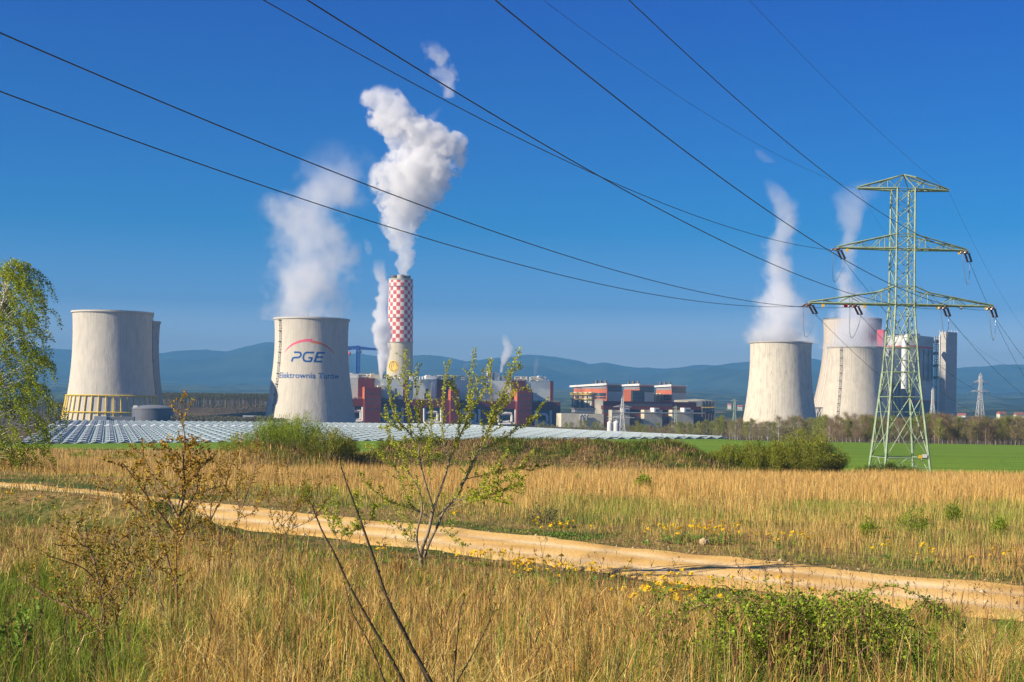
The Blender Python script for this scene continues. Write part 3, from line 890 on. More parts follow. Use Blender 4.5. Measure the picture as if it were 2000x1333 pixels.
def corner_block(mb, xL, xC, xR, yt, yb, d, phi, m=0, mR=None, ytL=None, ytR=None):
    """block seen at its corner xC: a sunlit wall runs back to xL, a shaded wall runs back to xR; yt at the corner"""
    y_ = yt
    C = at(xC, y_, d)
    dl = Vector((-math.cos(phi), math.sin(phi), 0)); dr = Vector((math.sin(phi), math.cos(phi), 0))
    def hit(x, dv):
        t = ray(x, y_)[0]
        k = (t*C.y-C.x)/(dv.x-t*dv.y); return C+dv*k
    L_, R_ = hit(xL, dl), hit(xR, dr)
    B_ = L_+R_-C
    zt = C.z
    zl = zt if ytL is None else ray(xL, ytL)[1]*L_.y
    zr = zt if ytR is None else ray(xR, ytR)[1]*R_.y
    zb = ZB if yb is None else ray(xC, yb)[1]*C.y
    mb.prism([(L_.x, L_.y), (C.x, C.y), (R_.x, R_.y), (B_.x, B_.y)], zb, [zl, zt, zr, zl+zr-zt], m)
    return L_, C, R_, B_

def face_rect(mb, A, B, u0, u1, z0, z1, out, m=0, th=.5):
    """a panel on the wall running from A to B (u along it, 0 to 1), standing proud by out"""
    w = Vector((B.x-A.x, B.y-A.y, 0)); n = Vector((w.y, -w.x, 0)).normalized()
    P, Q = A+w*u0+n*out, A+w*u1+n*out
    R, S = Q-n*th, P-n*th
    mb.prism([(P.x, P.y), (Q.x, Q.y), (R.x, R.y), (S.x, S.y)], z0, z1, m)

Z3 = lambda x, y: (660+x/4.348, 640+y/4.348)
A_MAIN = math.radians(14)
FB = Facade(860, 1470, A_MAIN)
def fb3(mb, x0, x1, y0, y1, out=0, depth=10, m=0):
    a, b = Z3(x0, y0), Z3(x1, y0 if y1 is None else y1)
    FB.box(mb, a[0], b[0], a[1], None if y1 is None else b[1], out, depth, m)
def tilt(x): return 427+(x-85)*.0165     # top line of the boiler house, zoomed pixels
def tilt2(x): return 604+(x-105)*.0175   # top of the lower red volume
base3 = FB.pt(860, 830)
BH = thing('boiler_house', (base3.x, base3.y+20, ZB), 'long white boiler house with dark red bays at the foot of the chequered chimney', 'power station')
# upper volume
mb = MB()
for k, (a, b) in enumerate([(60, 172), (312, 556), (592, 845), (975, 1475), (1595, 1805)]):
    fb3(mb, a, b, tilt((a+b)/2)+3, None, 0, 38)
mb.build('white_wall', MT['white_clad'], BH)
for a, b in [(172, 312), (556, 592), (845, 975), (1475, 1595), (1805, 1830)]:
    mb = MB(); fb3(mb, a, b, tilt((a+b)/2), None, 1.2, 39); mb.build('red_bay', MT['red'], BH)
# lower volume with its recesses
mb = MB()
rec = [(120, 215), (370, 555), (715, 885), (1035, 1208), (1345, 1518), (1655, 1815)]
edges = [60]+[v for r in rec for v in r]+[1890]
for k in range(0, len(edges), 2):
    a, b = edges[k], edges[k+1]
    fb3(mb, a, b, tilt2((a+b)/2), None, 9, 10)
for a, b in rec:
    t = tilt2((a+b)/2)
    fb3(mb, a-.3, b+.3, t, t+64, 8.8, 9.6)
mb.build('red_wall', MT['red'], BH)
mb = MB(); fb3(mb, 1890, 1942, 782, None, 10, 12); fb3(mb, 1815, 1892, 735, None, 9.6, 2); mb.build('red_annex', MT['red'], BH)
for a, b in rec:
    t = tilt2((a+b)/2)+64
    q = MB(); fb3(q, a-1, b+1, t, None, 3.5, 2); q.build('glazed_recess', MT['glass_d'], BH)
    q = MB()
    w = b-a
    def p3(x, y, o=9.0): return FB.pt(*Z3(x, y), o-1.6)
    f = lambda u: a+w*u
    q.tube([p3(f(.96), t+6, 10), p3(f(.96), t+138, 10)], 1.4, 8)
    q.tube([p3(f(.10), t+6, 10), p3(f(.10), t+120, 10), p3(f(.16), t+132, 11.5), p3(f(.9), t+128, 11.5)], 1.3, 8)
    q.tube([p3(f(.2), t+45), p3(f(.5), t+38), p3(f(.72), t+42), p3(f(.76), t+60), p3(f(.76), t+105), p3(f(.6), t+112), p3(f(.3), t+112)], 1.6, 8)
    q.build('white_duct', MT['white'], BH)
    q = MB()
    for u in (.3, .5, .65, .88): q.bar(p3(f(u), t+3, 6), p3(f(u), t+150, 6), .6)
    for v in (20, 60, 95, 125): q.bar(p3(f(.02), t+v, 6), p3(f(.98), t+v, 6), .5)
    q.build('steel_grid', MT['steel_g'], BH)
# stair towers
for (a, b, top, cut) in [(228, 368, 506, 0), (960, 1030, 524, 0), (1525, 1650, 522, 0)]:
    q = MB(); fb3(q, a, b, top, None, 17, 18)
    o = q.build('stair_tower', MT['red'], BH)
    # sheet on the sunward side: sunlight on the red wall put into its orange colour
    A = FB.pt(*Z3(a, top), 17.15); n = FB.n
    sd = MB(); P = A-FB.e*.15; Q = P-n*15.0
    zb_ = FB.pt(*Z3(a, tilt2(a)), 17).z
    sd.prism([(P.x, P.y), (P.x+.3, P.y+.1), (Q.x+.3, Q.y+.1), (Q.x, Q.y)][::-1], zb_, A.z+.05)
    sd.build('sunlit_side', MT['orange'], o)
    for v in (52, 98, 132, 180):
        for u in ((.12, .42), (.58, .9)):
            w = MB(); fb3(w, a+(b-a)*u[0], a+(b-a)*u[1], top+v, top+v+9, 17.12, .5); w.build('window', MT['glass_d'], o)
# terrace plant
q = MB(); fb3(q, 338, 398, 492, 598, 6, 6); q.build('terrace_cabin', MT['beige'], BH)
q = MB(); fb3(q, 798, 828, 466, 600, 6, 6); q.build('terrace_cabin', MT['white'], BH)
q = MB(); fb3(q, 1655, 1692, 556, 625, 8, 6); q.build('terrace_cabin', MT['white'], BH)
for a, b, t, r in [(462, 512, 560, 0), (740, 770, 560, 0), (1100, 1130, 575, 0), (1395, 1420, 580, 0)]:
    q = MB(); fb3(q, a, b, t, 612, 7, 5); p = FB.pt(*Z3((a+b)/2, t), 5); q.tube([p, p+Vector((0, 0, 5))], 1.5, 8); fb3(q, a+8, b-18 if b-a > 30 else b-8, t-15, t+2, 6, 4)
    q.build('dark_vessel', MT['metal_d'], BH)
for a in (140, 152, 405, 640, 655, 1085, 1500, 1700, 1712):
    q = MB(); fb3(q, a, a+9, tilt2(a)-12, tilt2(a), 8, 2.5); q.build('blue_motor', MT['blue'], BH)
# roof plant
rr = random.Random(4)
for a, b, h in [(88, 176, 34), (278, 368, 32), (748, 845, 27), (1088, 1160, 26), (1286, 1312, 78), (1330, 1372, 60), (1392, 1450, 30), (1700, 1768, 36)]:
    q = MB(); t = tilt((a+b)/2); fb3(q, a, b, t-h, t+1, -3-rr.random()*4, 12)
    fb3(q, a+4, a+(b-a)*.4, t-h-7, t-h, -5, 6)
    q.build('roof_cabin', MT['white' if h != 32 else 'beige'], BH)
x = 190
while x < 1800:
    w = rr.uniform(7, 15); h = rr.uniform(10, 36)
    t = tilt(x); p = FB.pt(*Z3(x, t), -rr.uniform(4, 16)); z0 = p.z-1
    hh = h*.115; r = w*.5*.12
    q = MB(); q.lathe((p.x, p.y), [(r, z0), (r, z0+hh), (r*1.35, z0+hh+.1), (r*1.2, z0+hh+.8), (.05, z0+hh+1.2)], 10)
    q.build('roof_vent', MT[rr.choice(['steel_g', 'white', 'metal_l', 'beige'])], BH)
    x += rr.uniform(14, 34)
for a, b in [(845, 1075), (1160, 1290), (1500, 1610), (180, 275), (1640, 1740)]:
    q = MB(); t = tilt((a+b)/2)
    for k in range(9):
        u = a+(b-a)*k/8
        p = FB.pt(*Z3(u, t-30), -8); q.bar(p, Vector((p.x, p.y, p.z-5)), .5)
    A, B = FB.pt(*Z3(a, t-30), -8), FB.pt(*Z3(b, t-26), -8); q.tube([A, B], .9, 6); q.tube([A-Vector((0, 3, 2)), B-Vector((0, 3, 2))], .7, 6)
    q.build('pipe_rack', MT['beige'], BH)
q = MB(); p = FB.pt(*Z3(378, 425), -4); q.lathe((p.x, p.y), [(2.2, p.z-2), (1.9, p.z+5), (2.1, p.z+5)], 16); q.build('steam_pipe', MT['steel_g'], BH)
q = MB()
for k in range(90):
    x = 110+k*20
    if x > 1885: break
    p = FB.pt(*Z3(x, tilt2(x)), 8.7); q.bar(p, p+Vector((0, 0, 1.3)), .16)
A, B = FB.pt(*Z3(110, tilt2(110)), 8.7), FB.pt(*Z3(1885, tilt2(1885)), 8.7)
q.bar(A+Vector((0, 0, 1.3)), B+Vector((0, 0, 1.3)), .16)
q.build('terrace_railing', MT['yellow_d'], BH)

# ---------------- old boiler house (second building)
Z4 = lambda x, y: (1040+x/4.762, 700+y/4.762)
D4 = 1500.0
PHI = math.radians(48)
b4 = at(1270, 830, D4)
OB = thing('old_boiler_house', (b4.x, b4.y+40, ZB), 'half dismantled boiler house with three white edged mono pitch roofs and orange gables', 'power station')
def cb(mb, xL, xC, xR, yt, yb, d, phi=PHI, ytL=None, ytR=None):
    p = [Z4(v, yt)[0] for v in (xL, xC, xR)]
    return corner_block(mb, p[0], p[1], p[2], Z4(0, yt)[1], None if yb is None else Z4(0, yb)[1], d, phi,
                        ytL=None if ytL is None else Z4(0, ytL)[1], ytR=None if ytR is None else Z4(0, ytR)[1])
def zpix(y, x, d): return ray(*Z4(x, y))[1]*d
for (xL, xC, xR, yC, yL, yR, dd, ov) in [(1150, 1295, 1428, 262, 272, 268, D4+60, 18), (850, 998, 1134, 255, 262, 258, D4+34, 14), (385, 695, 832, 250, 270, 252, D4+8, 34)]:
    q = MB(); L_, C_, R_, B_ = cb(q, xL, xC, xR, yC, None, dd, ytL=yL, ytR=yR)
    blk = q.build('hall_block', MT['orange'], OB)
    zt = C_.z
    u = 1.0*C_.y/F/4.762   # metres per zoomed pixel
    # roof slab with white fascia
    q = MB()
    ov_m = ov*u*1.2
    dl = (L_-C_).normalized(); dr = (R_-C_).normalized()
    dl.z = dr.z = 0
    a_, c_, e_, g_ = L_+dl*ov_m-dr*2, C_-dl*1-dr*2, R_+dr*2-dl*1, B_+dl*ov_m+dr*2
    zl = zpix(yL-10, xL, L_.y); zc_ = zpix(yC-16, xC, C_.y); zr_ = zpix(yR-12, xR, R_.y)
    q.prism([(a_.x, a_.y), (c_.x, c_.y), (e_.x, e_.y), (g_.x, g_.y)], [zl-1.2, zc_-2.0, zr_-.6, zl-1.0], [zl+.6, zc_+.3, zr_+.2, zl+.4])
    q.build('roof', MT['white'], blk)
    for k in range(3):
        p = C_+dl*(8+k*7)+dr*6; q = MB(); q.tube([Vector((p.x, p.y, zc_-1)), Vector((p.x, p.y, zc_+3.2))], 1.5, 8); q.build('roof_vent', MT['steel_d'], blk)
    # shaded wall: glazed band above, white sheets below
    gz0 = zpix(yC+58, xC, C_.y)
    q = MB(); face_rect(q, C_, R_, .02, .98, gz0, zt-1.2, .25); q.build('glazed_band', MT['glass_d'], blk)
    q = MB(); face_rect(q, C_, R_, .04, .97, zpix(yC+160, xC, C_.y), gz0-.4, .3); q.build('white_sheets', MT['shed'], blk)
    # sunlit wall: ribbon glazing
    for (v0, v1, w0, w1) in [(6, 34, .02, .98), (74, 104, .62 if ov > 30 else .5, .97), (112, 126, .62 if ov > 30 else .5, .97)]:
        q = MB(); face_rect(q, L_, C_, w0, w1, zpix(yC+v1, xC, C_.y), zpix(yC+v0+(4 if v0 < 10 else 0), xC, C_.y)-(.0), .25); q.build('ribbon_window', MT['metal'] if v0 < 10 else MT['glass_d'], blk)
    # open steel frame with yellow decks where the wall is gone
    if ov != 14:
        hi = .60 if ov > 30 else .42
        q = MB(); face_rect(q, L_, C_, 0.0, hi, zpix(yC+(262 if ov > 30 else 150), xC, C_.y), zpix(yC+66, xC, C_.y), .5); q.build('open_bay', MT['beige'], blk)
        q = MB()
        n = Vector(((C_-L_).y, -(C_-L_).x, 0)).normalized()
        W = C_-L_; W.z = 0
        for k in range(5 if ov > 30 else 3):
            p = L_+W*(hi*k/(4 if ov > 30 else 2))+n*2
            q.bar(Vector((p.x, p.y, zpix(yC+(262 if ov > 30 else 150), xC, C_.y))), Vector((p.x, p.y, zpix(yC+66, xC, C_.y))), .9)
        for k in range(4):
            z_a, z_b = zpix(yC+70+k*48, xC, C_.y), zpix(yC+116+k*48, xC, C_.y)
            p = L_+W*(hi*(k % 4)/4)+n*2; p2 = L_+W*(hi*((k % 4)+1)/4)+n*2
            if ov > 30: q.bar(Vector((p.x, p.y, z_a)), Vector((p2.x, p2.y, z_b)), .5)
        q.build('steel_frame', MT['steel_d'], blk)
        for k, v in enumerate([78, 92, 133, 200, 240] if ov > 30 else [78, 92, 130]):
            q = MB(); p = L_+W*(-.05)+n*3; p2 = L_+W*(hi if k < 3 else .2)+n*3
            q.bar(Vector((p.x, p.y, zpix(yC+v, xC, C_.y))), Vector((p2.x, p2.y, zpix(yC+v, xC, C_.y))), .7); q.build('yellow_deck', MT['yellow_d'], blk)
        if ov > 30:
            rr = random.Random(8)
            for k in range(14):
                q = MB(); u0 = rr.uniform(.02, hi-.1); z0 = zpix(yC+rr.uniform(100, 240), xC, C_.y)
                face_rect(q, L_, C_, u0, u0+rr.uniform(.03, .1), z0, z0+rr.uniform(2, 6), 1.2, th=.4)
                q.build('lagged_duct', MT[rr.choice(['steel_g', 'shed', 'pylon_g', 'redpaint', 'rim_d'])], blk)
# lower volumes
def low(name, m, xL, xC, xR, yt, yb, d, phi=math.radians(62), parent=OB):
    q = MB(); r = cb(q, xL, xC, xR, yt, yb, d, phi); return q.build(name, MT[m], parent), r
low('red_hall', 'red', 640, 657, 1568, 398, None, D4-60, math.radians(68))
o, (L_, C_, R_, B_) = low('white_block', 'beige', 580, 656, 664, 383, None, D4-70, math.radians(30))
low('orange_block', 'orange', 845, 918, 1040, 298, 420, D4-40, math.radians(55))
q = MB(); c = at(*Z4(945, 312), D4-52); q.box((c.x+3, c.y+10, c.z-6), (9, 3, 14), math.radians(20)); q.build('block_window', MT['glass_d'], OB)
q = MB(); c = at(*Z4(1010, 312), D4-52); q.box((c.x+1, c.y+14, c.z-6), (7, 3, 14), math.radians(20)); q.build('block_window', MT['glass_d'], OB)
A4 = Facade(Z4(657, 480)[0], D4-66, math.radians(20))
def f4(name, m, x0, x1, y0, y1, out, depth, parent=OB):
    q = MB(); a, b = Z4(x0, y0), Z4(x1, y0 if y1 is None else y1); A4.box(q, a[0], b[0], a[1], None if y1 is None else b[1], out, depth); return q.build(name, MT[m], parent)
f4('red_gallery', 'red', 660, 1575, 446, 480, 8, 20)
f4('dark_band', 'metal_d', 860, 1300, 424, 448, 6, 12)
f4('ribbon_window', 'glass_d', 664, 910, 478, 512, 7, 14)
for a, b in [(738, 905), (1040, 1208), (1300, 1498)]:
    f4('beige_bunker', 'beige', a, b, 482, None, 16, 24)
for a, b in [(664, 738), (908, 1042), (1208, 1300), (1498, 1680)]:
    f4('red_lower_wall', 'red', a, b, 508, None, 8, 20)
    f4('ribbon_window', 'glass_d', a+6, b-6, 548, 566, 8.4, 1)
for a, b in [(850, 902), (1132, 1180), (1412, 1470)]:
    o = f4('conveyor_cabin', 'white', a, b, 462, 502, 24, 9)
    f4('cabin_window', 'metal_d', a+14, b-4, 476, 496, 24.3, 1, o)
q = MB(); A_, B_2 = A4.pt(*Z4(740, 508), 24), A4.pt(*Z4(1600, 514), 24); q.bar(A_, B_2, 1.0); q.build('conveyor_bridge', MT['steel_g'], OB)
f4('steel_annex', 'metal_d', 1572, 1662, 402, None, 2, 30)
q = MB()
for x in (1580, 1610, 1640, 1665, 1684):
    q.bar(A4.pt(*Z4(x, 400), 10), A4.pt(*Z4(x, 580), 10), .8)
for y in (430, 462, 500): q.bar(A4.pt(*Z4(1575, y), 10), A4.pt(*Z4(1688, y), 10), .8)
q.build('steel_frame', MT['steel_d'], OB)
q = MB(); q.bar(A4.pt(*Z4(1575, 461), 11), A4.pt(*Z4(1690, 461), 11), 1.0); q.build('yellow_deck', MT['yellow_d'], OB)
# round beige tank behind its right end
c = at(*Z4(1510, 392), D4+20); r = 22.0
TK = thing('storage_tank', (c.x, c.y, ZB), 'low round beige tank behind the right end of the dismantled boiler house', 'tank')
q = MB(); q.lathe((c.x, c.y), [(r, ZB), (r, c.z), (r-.4, c.z), (.1, c.z+1.5)], 64); q.build('tank_wall', MT['beige'], TK)
# beige sheds left of it
W1 = Facade(Z4(430, 560)[0], D4-110, math.radians(12))
SH = thing('beige_annex', tuple(W1.pt(*Z4(460, 590)))[:2]+(ZB,), 'low beige building with three flue cowls between the two boiler houses', 'building')
q = MB(); W1.box(q, Z4(268, 0)[0], Z4(662, 0)[0], Z4(0, 516)[1], None, 0, 20); q.build('wall', MT['beige'], SH)
for x in (445, 470, 503):
    q = MB(); p = W1.pt(*Z4(x, 556), 2); q.tube([p-Vector((0, 0, 3)), p+Vector((0, 0, 2)), p+Vector((1.5, 0, 3.4))], 1.1, 8); q.build('flue_cowl', MT['steel_g'], SH)
q = MB(); W1.box(q, Z4(395, 0)[0], Z4(582, 0)[0], Z4(0, 476)[1], Z4(0, 506)[1], -3, 14); q.build('clerestory', MT['metal'], SH)
q = MB(); W1.box(q, Z4(388, 0)[0], Z4(590, 0)[0], Z4(0, 464)[1], Z4(0, 475)[1], -2, 16); q.build('clerestory_roof', MT['steel_d'], SH)

# ---------------- new unit on the right
Z5 = lambda x, y: (1400+x/3.333, 580+y/3.333)
DN = 1900.0
n5 = at(1790, 800, DN)
NU = thing('new_power_unit', (n5.x, n5.y+40, ZB), 'tall grey clad boiler building with a red stripe behind the large pylon', 'power station')
def c5(name, m, xL, xC, xR, yt, yb, d, phi, parent):
    q = MB(); p = [Z5(v, 0)[0] for v in (xL, xC, xR)]
    r = corner_block(q, p[0], p[1], p[2], Z5(0, yt)[1], None if yb is None else Z5(0, yb)[1], d, math.radians(phi)); return q.build(name, MT[m], parent), r
PH5 = 40
o5, (L_, C_, R_, B_) = c5('boiler_hall', 'metal', 1100, 1292, 1412, 250, None, DN, PH5, NU)
zy = lambda y, p: ray(*Z5(1290, y))[1]*C_.y
q = MB(); face_rect(q, L_, C_, 0.0, .985, zy(330, 0), C_.z-.4, .3); q.build('white_upper_wall', MT['metal_l'], o5)
q = MB(); face_rect(q, C_, R_, 0.012, .99, zy(332, 0), zy(317, 0), .5); q.build('red_stripe', MT['magenta'], o5)
q = MB(); face_rect(q, L_, C_, 0.005, .995, zy(332, 0), zy(317, 0), .62); q.build('red_stripe', MT['magenta'], o5)
q = MB(); face_rect(q, C_, R_, .02, .995, ZB, zy(546, 0), .6); q.build('lower_cladding', MT['metal_l'], o5)
for u in (.2, .45, .7, .9):
    q = MB(); face_rect(q, C_, R_, u, u+.03, zy(540, 0), zy(336, 0), .7); q.build('downpipe', MT['metal_d'], o5)
q = MB(); face_rect(q, C_, R_, -.6, .7, ZB, zy(690, 0), 14, th=12); q.build('dark_plinth', MT['metal_d'], o5)
q = MB(); face_rect(q, C_, R_, -.6, .7, zy(688, 0), zy(674, 0), 14.6, th=12); q.build('plinth_stripe', MT['magenta'], o5)
for u in (.1, .4, .8):
    q = MB(); p = L_+(C_-L_)*u; q.box((p.x+12, p.y+8, p.z+1.2), (8, 5, 3), .4); q.build('roof_cabin', MT['steel_g'], o5)
o, _ = c5('red_stair_tower', 'magenta', 1043, 1085, 1112, 215, None, DN+30, 30, NU)
for k, (x, w, y0, y1, m) in enumerate([(1160, 40, 335, 556, 'metal_l'), (1105, 30, 400, 560, 'metal_l')]):
    c = at(*Z5(x, y0), DN-45-k*10); r = w/3.333*c.y/F
    q = MB(); z1 = ray(*Z5(x, y1))[1]*c.y
    q.lathe((c.x, c.y), [(.1, z1-6), (r, z1), (r, c.z), (.1, c.z+3)], 32); q.build('grey_silo', MT[m], NU)
    q = MB()
    for s in range(6):
        a = s*math.pi/3; q.bar((c.x+r*.9*math.cos(a), c.y+r*.9*math.sin(a), z1), (c.x+r*.9*math.cos(a), c.y+r*.9*math.sin(a), ZB), 1)
    q.build('silo_legs', MT['steel_d'], NU)
q = MB(); c = at(*Z5(1225, 300), DN-70); r = 21/3.333*c.y/F; z1 = ray(*Z5(1225, 600))[1]*c.y
q.lathe((c.x, c.y), [(.1, z1), (r, z1), (r, c.z), (r*.9, c.z+3)], 32)
for k in range(8):
    z = z1+(c.z-z1)*k/8; q.lathe((c.x, c.y), [(r, z), (r+.5, z+.3), (r, z+.6)], 32)
q.tube([Vector((c.x, c.y, c.z)), Vector((c.x+4, c.y+4, c.z+8)), Vector((c.x+26, c.y+34, c.z+11))], [r, r*.98, r*.95], 20)
q.build('white_flue_duct', MT['white'], NU)
q = MB(); c2 = at(*Z5(1272, 560), DN-60); q.lathe((c2.x, c2.y), [(.1, ray(*Z5(1272, 600))[1]*c2.y), (3.4, ray(*Z5(1272, 590))[1]*c2.y), (3.4, c2.z+16)], 20); q.build('small_white_duct', MT['white'], NU)
q = MB(); 
for x in (1420, 1432, 1445):
    q.bar(at(*Z5(x, 258), DN+40), at(*Z5(x, 740), DN+40), 1.0)
for y in range(262, 740, 16):
    q.bar(at(*Z5(1418, y), DN+40), at(*Z5(1447, y+2), DN+40), .8)
q.build('lift_frame', MT['steel_g'], NU)
for y in (292, 370, 450, 528):
    q = MB(); p = at(*Z5(1430, y), DN+34); q.box((p.x, p.y, p.z), (7, 5, 4), .4); q.build('frame_cabin', MT['metal_d'], NU)
n6 = at(1852, 800, DN)
CT = thing('concrete_tower', (n6.x, n6.y+10, ZB), 'bare square concrete tower at the right end of the new power unit', 'tower')
o6, (L_, C_, R_, B_) = c5('shaft', 'conc_t', 1450, 1493, 1565, 228, None, DN-20, 52, CT)
q = MB()
for k in range(26):
    for a, b in ((L_, C_), (C_, R_)):
        z = C_.z-3-k*4.6
        if z > ZB+4: face_rect(q, a, b, .01, .99, z, z+.25, .12, th=.2)
q.build('pour_lines', MT['rim_d'], CT)
for a, b, n in ((L_, C_, 3), (C_, R_, 5)):
    for k in range(n):
        p = a+(b-a)*(k/(n-1)); q = MB(); q.tube([p, p+Vector((0, 0, 2.6))], .3, 5); q.build('roof_post', MT['white'], CT)
q = MB(); p = (C_+R_)/2; q.tube([p, p+Vector((0, 3, 16))], [.35, .12], 5); q.build('mast', MT['steel_g'], CT)
q = MB(); face_rect(q, L_, C_, .05, .18, ZB, C_.z-4, 1.5, th=1.3); q.build('cable_riser', MT['metal_l'], CT)

# ---------------- crane
dC = 1520.0
cc0 = at(698, 735, dC)
CN = thing('tower_crane', (cc0.x, cc0.y, ZB), 'blue tower crane with a red hook block standing behind the boiler house', 'crane')
def lattice(mb, p0, p1, w0, w1, n, t, up=Vector((0, 1, 0))):
    p0, p1 = Vector(p0), Vector(p1); ax = (p1-p0).normalized()
    a = ax.cross(up).normalized(); b = ax.cross(a).normalized()
    pr = None
    for k in range(n+1):
        u = k/n; c = p0+(p1-p0)*u; w = (w0+(w1-w0)*u)/2
        q = [c+a*w*s+b*w*r for s, r in ((-1, -1), (1, -1), (1, 1), (-1, 1))]
        for j in range(4): mb.bar(q[j], q[(j+1) % 4], t*.7)
        if pr:
            for j in range(4):
                mb.bar(pr[j], q[j], t); mb.bar(pr[j], q[(j+1) % 4] if k % 2 else q[j], t*.7)
                mb.bar(pr[(j+1) % 4] if k % 2 == 0 else pr[j], q[j] if k % 2 == 0 else q[(j+1) % 4], t*.7)
        pr = q
q = MB(); pt_ = at(699.5, 684, dC); lattice(q, (pt_.x, pt_.y, ZB), pt_, 4.0, 3.4, 30, .6); q.build('mast', MT['blue'], CN)
q = MB(); lattice(q, at(672, 680, dC), at(702, 679.5, dC), 2.6, 3.2, 10, .5, Vector((0, 0, 1))); q.build('counter_jib', MT['blue'], CN)
q = MB(); lattice(q, at(702, 680.5, dC), at(742, 683, dC), 2.4, 1.6, 14, .5, Vector((0, 0, 1))); q.build('jib', MT['blue'], CN)
q = MB(); q.bar(at(698, 684, dC), at(700, 675.5, dC), .7); q.bar(at(703, 684, dC), at(700, 675.5, dC), .7)
q.bar(at(700, 675.5, dC), at(678, 678.5, dC), .3); q.bar(at(700, 675.5, dC), at(730, 682, dC), .3); q.build('top_frame', MT['blue'], CN)
q = MB(); p = at(703.5, 688, dC); q.box(p, (2.6, 2.6, 3.2)); q.build('cab', MT['steel_g'], CN)
q = MB(); p = at(683, 682.5, dC); q.box(p, (3.4, 2, 1.6)); q.build('trolley', MT['redpaint'], CN)
q = MB(); p = at(683, 691, dC); q.tube([at(683, 683, dC), at(683, 708, dC)], .12, 4); q.build('hoist_rope', MT['steel_d'], CN)
q = MB(); q.lathe((p.x, p.y), [(.2, p.z+2.2), (1.3, p.z+.8), (1.4, p.z-.8), (.2, p.z-2.2)], 10); q.build('hook_block', MT['redpaint'], CN)

# ---------------- dark tank, shed, small white building, silos
c = at(299.5, 798, 1100); r = 40.5*1100/F; loc = Vector((c.x, c.y, -20))
DT = thing('domed_tank', loc, 'dark grey cylindrical tank with a shallow dome, in front of the yellow framed tower', 'tank')
zt = ray(299.5, 799.5)[1]*1100
q = MB(); q.lathe(loc, [(r, -20), (r, zt), (r+.25, zt), (r+.25, zt+.5), (r-.2, zt+.5)], 72); q.build('tank_wall', MT['tank'], DT)
zd = ray(299.5, 792)[1]*1100
q = MB(); q.lathe(loc, [(r-.2, zt+.2)]+[(r*math.cos(w), zt+.3+(zd-zt)*math.sin(w)) for w in np.linspace(.15, 1.55, 10)], 72); q.build('dome', MT['tank_roof'], DT, smooth=True)
q = MB()
for k in range(60):
    a = 2*math.pi*k/60; p = Vector((loc.x+r*math.cos(a), loc.y+r*math.sin(a), zt+.4)); q.bar(p, p+Vector((0, 0, 1.1)), .09)
q.tube([(loc.x+r*math.cos(a), loc.y+r*math.sin(a), zt+1.5) for a in np.linspace(0, 2*math.pi, 61)], .07, 3)
q.build('railing', MT['steel_g'], DT)
q = MB(); p = at(265, 795.5, 1090); q.box(p, (3.2, 2, 2.4)); q.build('roof_cabinet', MT['white'], DT)
FS = Facade(220, 1060, math.radians(10))
SD = thing('equipment_shed', tuple(FS.pt(215, 820))[:2]+(-20,), 'long flat pale blue grey shed at the foot of the yellow framed tower', 'building')
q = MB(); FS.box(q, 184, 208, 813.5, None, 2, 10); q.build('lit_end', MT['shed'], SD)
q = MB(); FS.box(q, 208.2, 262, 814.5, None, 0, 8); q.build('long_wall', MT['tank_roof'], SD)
FW = Facade(495, 1150, math.radians(10))
WB = thing('white_pavilion', tuple(FW.pt(495, 825))[:2]+(-20,), 'small white flat roofed building left of the tower with the company name', 'building')
q = MB(); FW.box(q, 475, 500, 814.5, None, 0, 12); q.build('wall', MT['white'], WB)
q = MB(); FW.box(q, 476, 499, 818, 821.5, .3, .6); q.build('window', MT['redpaint'], WB)
q = MB(); FW.box(q, 474, 501, 812.6, 814.4, .8, 13); q.build('roof', MT['white'], WB)
q = MB(); FW.box(q, 501.5, 527, 813.8, None, 1, 9); q.build('grey_wing', MT['shed'], WB)
for k, (x0, x1) in enumerate([(1186, 1197), (1197.6, 1210)]):
    xm = (x0+x1)/2; dS = 640.0; c = at(xm, 826, dS); r = (x1-x0)/2*dS/F
    root = thing('silo', (c.x, c.y, -18), ['left one', 'right one'][k]+' of the two white vertical tanks behind the greenhouse', 'silo', 'pair of white vertical tanks')
    q = MB(); q.lathe(c, [(r, -18), (r, c.z)], 28); q.build('tank_wall', MT['white'], root, smooth=True)
    q = MB(); q.lathe(c, [(r+.02, c.z)]+[(r*math.cos(w), c.z+r*.55*math.sin(w)) for w in np.linspace(.2, 1.5, 6)], 28)
    q.tube([c+Vector((0, 0, r*.5)), c+Vector((0, 0, r*.55+.6))], .3, 6); q.build('domed_top', MT['white'], root, smooth=True)
    q = MB()
    for s in range(9): q.lathe(c, [(r+.0, -17+s*1.35), (r+.05, -16.95+s*1.35), (r, -16.9+s*1.35)], 28)
    q.build('tank_hoops', MT['metal_l'], root)

